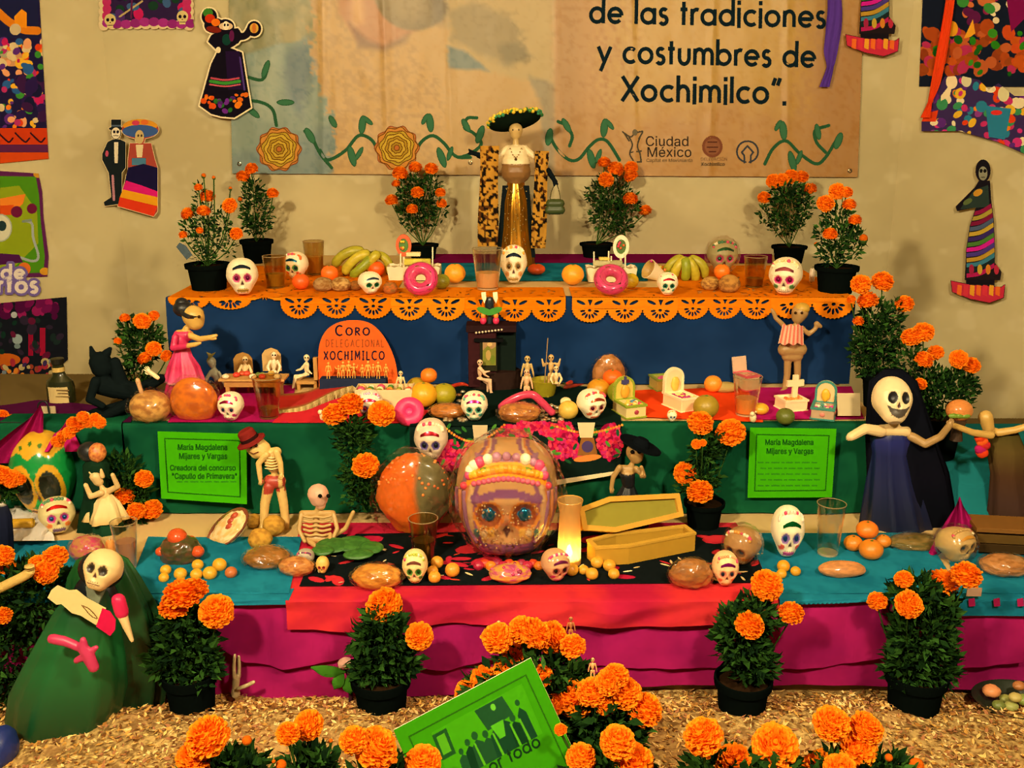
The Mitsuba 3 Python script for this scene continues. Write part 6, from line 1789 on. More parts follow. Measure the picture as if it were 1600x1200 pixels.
for s in (-1, 1):
    part(t, 'eye', sph(a(1248 + 5 * s, 489, -.03), .005, '#3c2814', 1), 'matte')
# ------------------------------------------------------------------ side stands
t = thing('side_stand', 'low stand left of the middle step under a dark purple cloth, carrying the liquor bottle', 'stand')
part(t, 'board', bx((-1.66, 3.46, (Z1 + Z2) / 2 - .004), (.74, .62, Z2 - Z1 - .008), '#6a5a38', .04), 'matte')
part(t, 'cloth', [lay('', [(-30, 640), (60, 628), (208, 640), (205, 662), (-30, 664)], Z2, '', '', '', .003, '#4c1440', ripple=.006), grid(drape(-2.02, -1.29, Z2 + .002, lambda x: Z1 + .15, 3.13, (60, 14), fold=.012, freq=9, seed=4, flare=0), '#5c1448')], 'matte', 'dark purple cloth')
t = thing('side_stand', 'low stand right of the middle step under a teal cloth, carrying the wide marigold', 'stand')
part(t, 'board', bx((1.78, 3.40, (Z1 + .49) / 2), (.94, .50, .49 - Z1 - .006), '#6a5a38', .04), 'matte')
part(t, 'cloth', grid(drape(1.32, 2.26, .497, lambda x: Z1 + .02, 3.14, (80, 24), fold=.03, freq=7, seed=14, overlap=.4, flare=.10), '#1c7078'), 'matte', 'teal cloth with hanging folds')
solo('green_drapery', grid(drape(-1.66, -1.262, Z2 + .006, lambda x: Z1 + .01, 3.075, (60, 40), fold=.016, freq=9, seed=21, overlap=.10, flare=.0), '#ffffff'), 'green_fabric', 'glossy green cloth hung in folds left of the green step front, under the marigold garland', 'cloth')
# magenta napkin cloths at the left and right
def peaked(u0, u1, vb, peak, d, col, label, n=26, m=16, seed=0, z=Z1, name='folded_cloth', thick=.05, y0=None):
    a = At((u0 + u1) / 2, vb, z, y0, back=.02)
    P = np.zeros((n, m, 3))
    for i in range(n):
        for j in range(m):
            s, k = i / (n - 1), j / (m - 1)
            u = u0 + (u1 - u0) * s
            x = u * (1 - k) + (peak[0] + (s - .5) * 10) * k
            tp = peak[1] + abs(s - .5) * 30 * k
            P[i, j] = a(x, vb + (tp - vb) * k, d * k - thick * math.cos(s * 9 + seed) * (1 - k) * .5 - .02 * math.sin(s * 14 + seed) * (1 - k * .6))
    solo(name, [grid(P, col), grid(P + np.array([0, .004, 0]), col)], 'matte', label, 'cloth')


peaked(1450, 1548, 868, (1500, 776), .06, '#9c1660', 'magenta cloth napkin standing in a peak at the right, behind the wrapped skull')
peaked(-40, 66, 724, (62, 632), .03, '#8c1250', 'dark magenta cloth peak at the left edge, below the liquor bottle', seed=2, y0=3.00)
peaked(52, 128, 706, (104, 655), .03, '#d02480', 'bright pink cloth peak under the marigold garland', seed=4, y0=3.00)
t = thing('marigold_garland', 'short garland of orange marigold heads over the pink cloth at the left', 'garland')
for i, (u, v) in enumerate(((90, 690), (98, 682), (108, 676), (117, 668), (114, 660), (126, 664), (138, 659), (148, 655), (155, 660), (130, 652))):
    flower(t, ony(u, v, 2.93 - .004 * i), .020)
part(t, 'cord', tube([ony(86, 692, 2.94), ony(118, 670, 2.93), ony(158, 656, 2.91)], .003, '#3c5a26', 5), 'matte')
# bottle
a = At(98, 633, Z2, back=.03)
t = thing('liquor_bottle', 'dark glass liquor bottle with a cream label, in front of the dark candle poster', 'bottle')
B_ = lambda r, v: (r * a.s, a.h(v) if v < 632 else 0.0)
part(t, 'glass', mv(lathe([(0, 0), B_(21, 632), B_(22, 628), B_(22, 605), B_(20, 596), B_(11, 588), B_(9, 582), B_(8.5, 566), (0, a.h(566))], '#20240c', 36, squash=.6), a.p + np.array([0, 0, .003])), 'gloss', 'dark olive glass')
part(t, 'cap', mv(lathe([(0, a.h(568)), B_(9.5, 568), B_(10, 560), (0, a.h(559.5))], '#14140c', 20), a.p), 'satin', 'black stopper')
part(t, 'label', mv(grid(np.array([[(math.sin(q) * 22.4 * a.s, -math.cos(q) * 22.4 * a.s * .61, a.h(v)) for v in np.linspace(627, 602, 4)] for q in np.linspace(-.75, .75, 14)]), '#c8b078'), a.p), 'paper', 'cream label')
part(t, 'neck_label', mv(lathe([B_(9.4, 580), B_(9.2, 573)], '#c8a860', 20), a.p), 'paper')
lb = [(sbox(88, 609, 108, 611), '#7c6440'), (sbox(90, 614, 106, 615.5), '#7c6440'), (sbox(87, 619, 109, 620.5), '#8c7448')]
part(t, 'label_print', flat_layers(lb, lambda u, v: a(u, v, -23.2 * a.s * .62)), 'paper')
t = thing('wire_stand', 'bent black wire hook with a cream card at the left, below the bottle', 'wire stand')
part(t, 'wire', tube(curve([a(60, 648, -.16), a(60, 632, -.16), a(67, 627, -.16), a(74, 632, -.16), a(79, 658, -.16)], 20), .003, '#14181a', 6), 'satin')
part(t, 'card', bx(a(76, 646, -.15), (.05, .003, .05), '#b8a480', .1), 'paper')
# black-clothed figure lying back
a = At(190, 652, Z2, back=.04)
t = thing('reclining_figure', 'black-clothed skeleton figure lying back, pale hand raised, left of the pink-dress figure', 'skeleton figure')
L_ = [(157, 566, 17, 160, 574, 17), (160, 585, 10, 164, 598, 15), (158, 602, 15, 180, 606, 17), (180, 606, 16, 232, 616, 15), (146, 556, 6, 142, 543, 2.5), (166, 553, 7, 172, 545, 3), (180, 566, 8, 188, 596, 12), (232, 616, 14, 206, 632, 11), (206, 632, 11, 146, 648, 9), (150, 596, 8, 140, 624, 6, -.03, -.05), (140, 624, 6, 160, 634, 5, -.05, -.07), (228, 604, 10, 250, 592, 8), (200, 632, 9, 160, 652, 7, -.05, -.06)]
part(t, 'clothes', body(px_bones(a, L_), '#10181a', 14, 2, .010), 'matte', 'black clothes and hair')
part(t, 'hand', body(px_bones(a, hand(a, 236, 584, -7, -8, 15, -.05) + chain([(246, 590), (236, 582)], 4, 3.5, -.05)), '#ecd8a4', 10, 1), 'satin', 'pale raised hand')
part(t, 'arm', body(px_bones(a, chain([(215, 594), (218, 604), (222, 616)], 4, 3.4, -.09)), '#c89868', 10, 1), 'satin', 'pale arm')
part(t, 'foot', body(px_bones(a, chain([(136, 648), (124, 656)], 5, 3.4, -.03)), '#d8c48c', 10, 1), 'satin', 'pale foot')
# small left plant and cut-off things
plant('marigold sprig at the left edge above the magenta cloth', None, [(3, 650, 20), (14, 657, 22)], [(2, 668, 14, 18), (10, 672, 12, 14)], y=3.2, n=160, seed=31, name='marigold_plant')
plant('flat orange marigold heads at the left edge beside the big green skull', None, [(2, 742, 30), (18, 748, 28), (30, 750, 20)], [(4, 770, 16, 16), (14, 764, 14, 12)], y=2.95, n=160, seed=32, name='marigold_plant')
solo('dark_figure', gown(At(2, 884, Z1, back=.05), [(2, 2, 786, '#d8d0c0', 0), (2, 9, 790, '#1c2030', 0), (2, 15, 806, '#1a1e34', .05), (2, 17, 840, '#14182a', .08), (2, 18, 884, '#14182a', .08)], seg=28), 'matte', 'dark blue draped figure cut off by the left edge', 'figurine')
def green_paint(x, z, fr, dab):
    for s in (-1, 1):
        d = np.hypot((x - s * .2) / .20, (z - .43) / .28)
        dab(fr * (d < 1), '#cc9a20')
        dab(fr * (d < .74), '#20261e')
    dab((z > .80 + .03 * np.sin(x * 20)) * 1.0, '#d0a024')
    for u, w in ((-.2, .88), (-.05, .92), (.1, .9), (.24, .87)):
        dab(np.hypot((x - u) / .03, (z - w) / .022) < 1, '#3c6c1c')


skull(33, 126, 690, 822, Z1, 'big green skull with yellow brow and huge dark eyes at the left', base='#10883c', band=None, eye='#d0a024', crown=None, dark='#20261c', yaw=8, foil=False, mat='gloss', mouth='#d8b060', paint=green_paint, n=5, jaw=.16)
skull(68, 121, 789, 845, Z1, 'many-coloured sugar skull with a red band below the green one', base='#d0c088', band='#c8201c', eye='#c83c84', cheek='#e07830', crown='#58845c', mouth='#5c4c8c', yaw=28, dark='#385ca0', tilt=-14)
a = At(45, 845, Z1, back=.06)
r = np.random.default_rng(6)
P = np.zeros((22, 16, 3))
for i in range(22):
    for j in range(16):
        P[i, j] = onz(2 + 82 * i / 21 + r.normal(0, 1.5), 845 - 70 * j / 15, Z1 + .012 + .035 * meshkit.fbm(np.array([[i * .31, j * .36, 1.0]]), 3, 2)[0])
solo('crumpled_paper', grid(P, '#d0ccc8'), 'satin', 'crumpled whitish paper bag in front of the big green skull', 'paper')
solo('yellow_tube', tube([a(20, 818, -.02), a(51, 817, -.02)], .015, '#b88c20', 14), 'satin', 'short yellow paper tube lying on the crumpled paper', 'tube')
# dark doll and cream dancer
a = At(150, 842, Z1, back=.08)
t = thing('dark_doll', 'dark-dressed doll with black hair and an orange face turned right, behind the cream-skirted dancer', 'doll')
part(t, 'dress', gown(a, [(150, 12, 716, '#16301f', 0), (150, 20, 726, '#16301f', .03), (150, 18, 770, '#14281c', .06), (152, 26, 800, '#14301e', .08), (152, 32, 842, '#10261a', .08)], seg=36), 'matte')
part(t, 'hair', sph(a(140, 706, 0), np.array([18, 16, 16]) * a.s, '#1a1c1e', 2), 'satin', 'black hair')
part(t, 'face', blob(a(152, 707, -.012), np.array([13, 14, 15]) * a.s, '#e09048', 3, .05, 3, 2, col2='#b85c34'), 'satin', 'orange face')
a = At(165, 838, Z1, back=.04)
t = thing('dancer_figurine', 'cream-skirted dancing skeleton with arms flung up left of the clear pinkish glass', 'skeleton figure')
L_ = [(150, 744, 10, 154, 752, 8), (158, 758, 3.4, 162, 768, 5), (163, 770, 9, 166, 780, 9)] + chain([(158, 770), (142, 776), (134, 758)], 5, 3.6, -.02) + chain([(168, 768), (184, 760), (176, 742)], 5, 3.4, .0, -.03) + [(160, 744, 4, 158, 734, 2, -.01, -.01), (145, 742, 3, 140, 738, 1.6, -.01, -.01)]
part(t, 'bones', body(px_bones(a, L_), '#d8b478', 12, 2, .006), 'satin')
part(t, 'skirt', gown(a, [(166, 8, 772, '#e0c484', 0), (167, 18, 784, '#ecd29a', .08), (166, 26, 800, '#e8cc90', .12), (166, 31, 812, '#d8b878', .14), (166, 24, 813, '#c8a868', .1)], seg=40, waves=6), 'matte', 'cream skirt')
part(t, 'petticoat', gown(a, [(166, 22, 810, '#1c4a30', .05), (168, 24, 824, '#183c2a', .08), (170, 27, 838, '#12301f', .08)], seg=36), 'matte', 'dark green underskirt')
plant('leafy marigold behind the left dolls with heads beside the green notice', None, [(225, 748, 28), (194, 776, 30), (213, 798, 28), (237, 796, 32)], [(185, 740, 34, 30), (212, 770, 24, 30), (215, 800, 22, 24)], y=3.02, n=800, seed=33, name='marigold_plant', spread=.03)
tumbler(181, 222, 812, 896, Z1, 'tall clear pinkish glass between the dolls and the tied fruit bundle', 'clear_glass', .6, '#b8846c', .62)
loaf(112, 166, 836, 884, Z1, 'wrapped pink and brown bread left of the clear pinkish glass', '#c08050', '#c03868', depth=.8, seed=41)
t = thing('votive_candle', 'small orange-white candle left of the clear pinkish glass', 'candle')
a = At(174, 872, Z1, back=.01)
part(t, 'wax', mv(lathe([(0, 0), (.013, 0), (.013, .045), (.009, .052), (0, .052)], '#e89a50', 16), a.p), 'satin')
part(t, 'wick', tube([a.p + np.array([0, 0, .05]), a.p + np.array([.001, 0, .062])], .0012, '#e8dcc0', 5), 'matte')

# ------------------------------------------------------------------ the lowest step, left to right
t = thing('fruit_bundle', 'dark green tied bundle with red tomatoes showing, on the left teal paper', 'fruit bundle')
a = At(280, 888, Z1, back=.05)
part(t, 'wrap', blob(a(282, 862), np.array([33, 26, 27]) * a.s, '#3c3c1c', 4, .12, 3, 3, col2='#5c3824'), 'gloss', 'dark leaf wrapping')
for u, v, w, d in ((277, 839, 15, 0), (251, 862, 8, -.02), (309, 862, 10, -.02), (297, 846, 10, .02)):
    part(t, 'tomato', blob(a(u, v, d), np.array([w, w, w * .9]) * a.s, '#c84a1c', 3, .03, 2, u), 'gloss', 'red tomato')
# flat wrapped dish leaning back
a = At(358, 856, Z1, back=.05)
t = thing('wrapped_dish', 'oval white dish of sugared fruit in clear wrap, tilted, behind the wrapped flat bread', 'dish')
q = lambda p: mv(p, a(358, 826), a.s, 40, -38, 0)
part(t, 'tray', q(lathe([(0, -8), (30, -7), (42, 2), (43, 4), (38, 3), (0, -3)], '#7c3c24', 36, squash=.62)), 'satin', 'brown tray')
part(t, 'filling', q(blob((0, 0, 0), (38, 24, 9), '#e8c078', 4, .12, 4, 2, .6, '#f4e0b0')), 'gloss', 'cream filling')
part(t, 'red_fruit', [q(blob((x, y, 7), (7, 5, 4), '#b8442c', 2, .2, 3, 1)) for x, y in ((12, 4), (20, 8), (6, -3))], 'gloss')
v, f = ico(3)
w = v * np.array([43, 27, 13]) * (1 + .2 * (meshkit.fbm(v * 4, 3, 7)[:, None] - .5))
part(t, 'cellophane', q((w, f, w)), 'cellophane', 'clear wrap')
for u, v, w, lab, sq in ((397, 815, 26, 'small potato behind the two front ones', .85), (428, 822, 34, 'potato at the feet of the red-hatted skeleton', .95), (407, 843, 36, 'pale potato between the wrapped dish and the wrapped flat bread', .95)):
    a = At(u, v, Z1)
    solo('potato', blob(onz(u, v, Z1 + w * .45 * a.s) + np.array([0, 0, .002]), np.array([w / 2, w / 2 * .9, w / 2 * sq]) * a.s, '#c8963c', 3, .10, 2.2, u, col2='#a87830'), 'matte', lab, 'potato')
loaf(383, 455, 852, 896, Z1, 'wrapped flat brown bread on the left teal paper', '#9c6428', '#7c5420', depth=.7, seed=44, amp=.14)
loaf(436, 492, 870, 906, Z1, 'wrapped oval roll with a red slice beside the tiny skull head', '#c88848', '#a8602c', depth=.6, seed=45)
tej = 'small yellow hawthorn fruit in the row on the left teal paper'
for i, (u, v, w) in enumerate(((259, 892, 17), (256, 904, 16), (282, 898, 20), (309, 884, 18), (307, 899, 19), (328, 897, 22), (343, 884, 22))):
    fruit(u, v, w, Z1, tej, '#d89c24', 'hawthorn fruit', .95, group='hawthorn fruits on the left teal paper')
fruit(361, 896, 19, Z1, 'reddish hawthorn fruit at the right end of the row on the left teal paper', '#b86430', 'hawthorn fruit', .95)
skull(464, 492, 866, 892, Z1, 'tiny grey skull with a purple top and dark eyes behind the wrapped oval roll', base='#a89c88', band=None, foil=False, eye='#3c4440', crown='#6c2c5c', dark='#1c2420')
skull(495, 515, 876, 902, Z1, 'tiny yellow skull with red eyes at the left of the red cloth', base='#e0b45c', band=None, foil=False, eye='#a83c2c', crown=None, dark='#5c2018')
# red-hatted skeleton
a = At(430, 838, Z1, back=.05)
t = thing('hat_skeleton', 'cream skeleton in a dark red hat bending beside the left green notice', 'skeleton figure')
L_ = [(402, 698, 15, 408, 702, 15), (392, 700, 8, 400, 708, 9), (414, 706, 5, 422, 708, 6), (418, 710, 9, 432, 706, 8), (424, 716, 13, 428, 728, 11), (428, 734, 5, 430, 746, 6), (422, 752, 11, 436, 752, 11)]
L_ += chain([(416, 710), (404, 724), (406, 742), (407, 750)], 5, 3.4, -.03) + hand(a, 407, 748, 0, 8, 11, -.03) + chain([(432, 706), (438, 724), (440, 742)], 5.5, 3.6, -.03) + hand(a, 440, 740, -2, 8, 11, -.04) + chain([(420, 760), (414, 786), (412, 818)], 9, 6, -.01) + chain([(438, 760), (443, 786), (446, 812), (446, 834)], 8, 5.5, .01) + [(412, 818, 6, 406, 834, 5, -.01, -.03)]
zr = a(428, 742)[2], a(428, 768)[2]
def hsk(v):
    c = np.tile(C('#dcb66c'), (len(v), 1)) * (.9 + .2 * meshkit.fbm(v * 60, 2, 1)[:, None])
    c[(v[:, 2] < zr[0]) & (v[:, 2] > zr[1]) & (np.abs(v[:, 0] - a(430, 750)[0]) < 16 * a.s) & (np.abs(v[:, 0] - a(440, 750)[0]) > 3 * a.s)] = C('#a83c2c')
    return c
part(t, 'body', body(px_bones(a, L_), hsk, 14, 3, .005), 'satin')
part(t, 'hat', mv(lathe([(0, 20), (10, 20), (13, 17), (14, 3), (23, 0), (23, -2), (13, -1)], '#7c2420', 28, squash=.9), a(392, 689, -.005), a.s, 8, -24), 'matte', 'dark red hat')
part(t + '__hat', 'hat_band', mv(lathe([(14.6, 3), (14.4, 8), (13.5, 8)], '#2c1414', 28, squash=.9), a(392, 689, -.005), a.s, 8, -24), 'matte')
for u, v in ((392, 698), (400, 696)):
    part(t, 'eye', sph(a(u, v, -.034), .0055, '#2c1c14', 1), 'matte')
for k in range(5):
    part(t, 'rib', tube([a(414, 714 + 4.4 * k, -.024), a(424, 716 + 4.4 * k, -.034), a(436, 713 + 4.4 * k, -.022)], .0018, '#f0d898', 5), 'satin')
part(t, 'mouth', tube([a(388, 706, -.030), a(396, 709, -.033), a(404, 706, -.033)], .0014, '#6c3020', 5), 'matte')
# sitting skeleton
a = At(495, 862, Z1, back=.06)
t = thing('sitting_skeleton', 'pinkish-headed skeleton sitting with drawn-up knees before the green cloth', 'skeleton figure')
L_ = [(497, 772, 17, 498, 778, 15), (500, 784, 10, 501, 790, 8), (497, 792, 4, 496, 800, 5), (472, 802, 5, 520, 802, 5), (494, 802, 5, 494, 842, 5), (478, 842, 7, 512, 842, 7)]
L_ += chain([(471, 803), (467, 828), (476, 846)], 3.6, 3, -.01, -.05) + chain([(521, 803), (527, 826), (516, 850)], 3.6, 3, -.01, -.05) + chain([(480, 844), (500, 858), (514, 862)], 4, 3, -.03, -.09) + chain([(514, 862), (516, 834)], 3, 3, -.09, -.04) + chain([(510, 844), (540, 826), (552, 800)], 4, 3.2, -.02, -.01)
for k in range(5):
    y = 806 + 7 * k
    L_ += chain([(474, y), (484, y + 3), (494, y + 1), (504, y + 3), (516, y)], 2.4, 2.4, -.012, -.012)
part(t, 'bones', body(px_bones(a, L_), lambda v: np.where((v[:, 2] > a(497, 792)[2])[:, None], C('#d8a488'), C('#b89458')), 12, 1, .006), 'satin')
for u in (500, 513):
    part(t, 'eye', sph(a(u, 775, -.036), .0062, '#141410', 1), 'matte')
t = thing('cactus_pads', 'flat green cactus paddles lying between the sitting skeleton and the dark tumbler', 'cactus')
for u, v, w, h_, rz in ((520, 852, 28, 12, 8), (552, 850, 30, 13, -6), (578, 856, 22, 10, 14), (504, 860, 18, 8, 0), (560, 866, 24, 8, 10)):
    part(t, 'pad', mv(blob((0, 0, 0), (w * .00185, h_ * .0030, .009), '#2c5c20', 3, .06, 3, u, col2='#3c7028'), onz(u, v, Z1 + .03), 1, 14, 0, rz), 'satin')
# the plant hanging in front of the green cloth
plant('thin marigold plant hanging before the green cloth, left of the big skull', None, [(523, 648, 38), (548, 632, 38), (596, 646, 40), (571, 727, 40)], [(552, 690, 28, 30), (560, 740, 30, 30), (570, 775, 32, 22), (545, 665, 24, 14)], y=2.98, n=900, seed=35, name='marigold_plant', spread=.03)
loaf(588, 712, 706, 840, Z1, 'big orange sugared bread in crinkled cellophane, left of the big skull', '#d8641c', '#7c6c38', depth=.5, seed=52, amp=.10, split='#6c6440', toppings=(['#e8743c', '#f08a3c'], 40, .02))
skull(649, 700, 664, 728, Z1, 'white skull with violet eye rings behind the big cellophane bread', base='#d8c0a4', band='#b8202c', eye='#5c4c8c', crown='#ecd8b4', dark='#2c343c', y0=2.99)
solo('skull_support', bx(np.array([ony(674, 728, 3.03)[0], 3.03, (Z1 + .006 + ony(674, 728, 2.99)[2]) / 2]), (.05, .04, ony(674, 728, 2.99)[2] - Z1 - .008), '#2a241c', .1), 'matte', 'dark block under the white violet-eyed skull behind the cellophane bread', 'support block')
tumbler(640, 686, 806, 884, Z1, 'dark brown tumbler before the big cellophane bread', 'amber_glass', .5, '#3c3414', .72)
# the big skull
W0 = At(791, 888, Z1)


def big_paint(x, z, fr, dab):
    ax = np.abs(x)
    for k, c in enumerate(('#7c4a68', '#b86c3c', '#c8a070', '#7c4a68')):
        dab(np.abs(ax - (.455 - .05 * k) * np.sqrt(np.clip(1 - ((z - .5) / .54) ** 2, 0, 1))) < .017, c)
    dab(fr * (np.abs(z - .80 - .05 * (1 - (x / .34) ** 2)) < .075) * (ax < .38), '#e8961c')
    dab(fr * (np.abs(z - .93) < .02) * (ax < .3), '#8c5c78')
    dab(fr * (np.abs(z - .64 - .03 * np.cos(x * 9)) < .035) * (ax < .34), '#7a4870')
    for s in (-1, 1):
        d = np.hypot((x - s * .17) / .13, (z - .46) / .125)
        dab(fr * (d < 1.15) * (d > .95), '#c87c30')
        dab(fr * (d < .42), '#2c98c0')
        dab(fr * (d < .17), '#d8702c')
        for q, c in ((.29, '#3c7c74'), (.22, '#e0c890'), (.15, '#d8a848')):
            dab(fr * (np.hypot((x - s * q) / .028, (z - .29) / .05) < 1), c)
    dab(fr * (np.abs(z - .12) < .06) * (ax < .27), '#74466a')


t = skull(716, 868, 718, 890, Z1, 'very big painted skull in clear wrap with blue foil eyes, centre of the lowest step', base='#b98a58', band=None, eye='#8a4420', cheek='#d0a050', crown='#b07890', mouth='#6c4060', dark='#1c86b0', wrap=True, mat='gloss', deep=.8, paint=big_paint, n=5, jaw=.14, p=2.9)
a = At(791, 888, Z1, back=.06)
big = At(791, 888, Z1, back=(868 - 716) * W0.s * 1.02 * .40)
Wb = (868 - 716) * big.s * 1.02
Hb = max(((890 - 718) * big.s - .10 * Wb * math.sin(sky_angle(804))) / math.cos(sky_angle(804)), .7 * Wb)
on = lambda x, zz, o=0.0: np.array([big.x + x * Wb, big.y + (face_y(x, zz, 2.9) - o) * Wb * 1.06 * .8, Z1 + .006 + zz * Hb])
part(t, 'green_leaf_icing', [sph(on(s * .17, .845, .008), (.026, .010, .012), '#6c8c1c', 2) for s in (-1, 1)], 'gloss', 'green ovals on the brow')
part(t, 'orange_icing', [sph(on(-.33 + .66 * i / 16, .80 + .06 * math.sin(i / 16 * math.pi), .006), .014, ['#ef9a1c', '#f0a830', '#e88a18'][i % 3], 1) for i in range(17)] + [sph(on(-.30 + .6 * i / 13, .735 + .05 * math.sin(i / 13 * math.pi), .004), .009, '#d8607c', 1) for i in range(14)] + [sph(on(s * .40, .70, .004), .012, '#d83c4c', 1) for s in (-1, 1)], 'gloss', 'orange beaded brow')
for s in (-1, 1):
    for k, c in enumerate(('#8c5468', '#b87048', '#8c5c78')):
        part(t, 'cheek_stripe', tube(curve([on(s * (.47 - .035 * k), .66, .004), on(s * (.47 - .04 * k), .48, .004), on(s * (.44 - .04 * k), .32, .004), on(s * (.36 - .04 * k), .18, .004)], 16), .0075, c, 7), 'gloss')
r = random.Random(31)
part(t, 'glitter', [sph(on(r.uniform(-.3, .3), r.uniform(.16, .62), .004), .0032, '#ffe8b0', 1) for _ in range(70)], 'foil', 'glitter on the face', 'stuff')
t = thing('red_flower_wreath', 'low wreath of red and orange sugar flowers under the chin of the big skull', 'wreath')
for i in range(11):
    part(t, 'sugar_flower', blob(onz(748 + 9.5 * i, 884 - 3 * (i % 2), Z1 + .016), (.016, .014, .014), ['#a81c3c', '#c83c1c', '#e07820', '#8c1c3c'][i % 4], 2, .2, 4, i), 'satin')
# candle glass
a = At(889, 890, Z1)
rr_ = 19 * a.s
a = At(889, 890, Z1, back=rr_)
t = thing('candle_glass', 'tall amber glass with a burning candle, right of the big skull', 'candle')
hc = a.h(784)
q = lambda p: mv(p, a.p + np.array([0, 0, .004]))
part(t, 'glass', q(lathe([(rr_ * .98, 0), (rr_ * .98, hc * .3), (rr_ * .90, hc * .6), (rr_ * .84, hc * .82), (rr_ * .98, hc * .93), (rr_ * 1.06, hc)], '#e8a040', 36)), 'glow_glass', 'frosted amber glass')
part(t, 'rim', q(lathe([(rr_ * 1.03, hc), (rr_ * 1.09, hc + .001), (rr_ * 1.06, hc + .003), (rr_ * 1.03, hc)], '#c89040', 36)), 'gloss')
part(t, 'wax', q(lathe([(0, .002), (rr_ * .86, .002), (rr_ * .86, hc * .10), (0, hc * .12)], '#f0dcb0', 28)), 'satin')
fl = lathe([(0, 0), (.005, .004), (.0065, .012), (.004, .024), (0, .036)], '#ffffff', 14)
k = part(t, 'flame', q(mv(fl, (0, 0, hc * .125))), 'matte', 'small flame')
scene[k] = {**mikit.ply(trimesh.Trimesh(*q(mv(fl, (0, 0, hc * .125)))[:2], process=False), smooth=True), 'bsdf': {'type': 'diffuse', 'reflectance': {'type': 'rgb', 'value': 0.2}}, 'emitter': {'type': 'area', 'radiance': {'type': 'rgb', 'value': [300, 190, 62]}}}
# front row of the lowest step
loaf(551, 628, 880, 927, Z1, 'golden wrapped bread on the red cloth edge, left of the green-dotted skull', '#d08c34', '#b06c24', depth=.6, seed=53, amp=.14)
skull(630, 669, 869, 920, Z1, 'sugar skull with green dotted eyes and a red band on the red cloth edge', base='#e8cc88', band='#c07058', eye='#4c8c34', cheek='#5c8c3c', crown='#b8c048', mouth='#d8b04c', dark='#2c6c24')
for u, v, w in ((683, 880, 20), (676, 894, 18), (679, 903, 20), (707, 892, 23)):
    fruit(u, v, w, Z1, 'orange hawthorn fruit right of the green-dotted skull', '#e0922c', 'hawthorn fruit', .98, group='hawthorn fruits right of the green-dotted skull')
loaf(763, 832, 880, 917, Z1, 'pink-topped sweet bread with a tiny face on the red cloth edge', '#c88c3c', '#b0446c', depth=.6, seed=55, wrap=False, mat='gloss', toppings=(['#b82c5c', '#d04c7c', '#8c2444'], 10, .10))
skull(846, 889, 869, 917, Z1, 'sugar skull with pink and purple icing below the burning candle', base='#c8986c', band='#b03c7c', eye='#8c4c44', cheek='#c03c7c', crown='#c04a84', mouth='#c84884', dark='#30281c', yaw=22, mat='gloss')
for u, v, w in ((893, 891, 22), (925, 898, 20), (933, 880, 20), (952, 885, 20), (959, 898, 18), (912, 892, 16)):
    fruit(u, v, w, Z1, 'yellow hawthorn fruit between the burning candle and the wooden coffin', '#d8982c', 'hawthorn fruit', .95, group='hawthorn fruits by the wooden coffin')
# black lady
a = At(978, 842, Z1, back=.08)
t = thing('black_lady', 'skeleton lady figurine in a black dress and wide black hat before the green cloth', 'skeleton figure')
L_ = [(992, 706, 14, 994, 714, 11), (988, 724, 4, 984, 732, 5), (972, 732, 6, 994, 734, 6), (980, 742, 12, 982, 756, 10)] + chain([(968, 730), (958, 746), (955, 764)], 4.5, 3.2, -.02) + hand(a, 955, 762, 1, 8, 10, -.02) + chain([(994, 732), (1006, 744), (1002, 730)], 4.5, 3.2, -.02, -.05) + hand(a, 1004, 738, -2, 8, 10, -.05)
zk = a(980, 738)[2]
part(t, 'body', body(px_bones(a, L_), lambda v: np.where(((v[:, 2] < zk) & (np.abs(v[:, 0] - a(981, 750)[0]) < 15 * a.s))[:, None], C('#12161a'), C('#a8844c')), 14, 3, .006), 'satin')
part(t, 'skirt', gown(a, [(982, 9, 758, '#10161a', 0), (980, 16, 772, '#121a1e', .05), (977, 28, 800, '#10181c', .08), (972, 38, 825, '#0e1418', .10), (970, 42, 842, '#0c1014', .10)], seg=48, waves=8), 'satin', 'black dress')
part(t, 'hat', mv(lathe([(0, 14), (9, 13), (13, 8), (14, 2), (24, 0), (34, 3), (34, 1), (22, -2), (12, -1)], '#0e1216', 36, squash=.8), a(1000, 697, .0), a.s, 6, 22), 'matte', 'wide black hat')
part(t, 'lace', [tube(curve([a(966 + 3 * i, 778 + 4 * (i % 2), -.055 - .002 * i) for i in range(7)], 24), .0015, '#b0a890', 5), tube(curve([a(972 + 2 * i, 786 + 3 * (i % 2), -.062) for i in range(5)], 18), .0015, '#b0a890', 5)], 'matte', 'pale lace scribble')
for u, v in ((988, 706), (999, 706)):
    part(t, 'eye', sph(a(u, v, -.030), .0065, '#14120e', 1), 'matte')
# open wooden coffin
p0, p1 = onz(934, 893, Z1), onz(1090, 868, Z1)
yaw = math.degrees(math.atan2(p1[1] - p0[1], p1[0] - p0[0]))
L0 = float(np.hypot(*(p1 - p0)[:2]))
t = thing('wooden_coffin', 'yellow wooden toy coffin with its lid propped open, right of the burning candle', 'toy coffin')
q = lambda m: mv(m, (p0[0], p0[1], Z1 + .008), 1, 0, 0, yaw)
hexa = pol(0, .02, L0 * .30, 0, L0, .018, L0, .082, L0 * .30, .10, 0, .08)
part(t, 'side_wall', q(plate(hexa.difference(hexa.buffer(-.009)), .055, '#b88c30')), 'matte', 'painted wood')
part(t, 'bottom', q(plate(hexa.buffer(-.008), .008, '#4c4420')), 'matte', 'dark bottom')
part(t, 'edge', q(mv(plate(hexa.buffer(.003).difference(hexa.buffer(-.012)), .006, '#c89c3c'), (0, 0, .053))), 'matte')
part(t, 'lid', q(mv(plate(hexa, .010, '#8c8434'), (-.006, .10, .062), 1, 62, 0, 0)), 'matte', 'greenish inside of the lid')
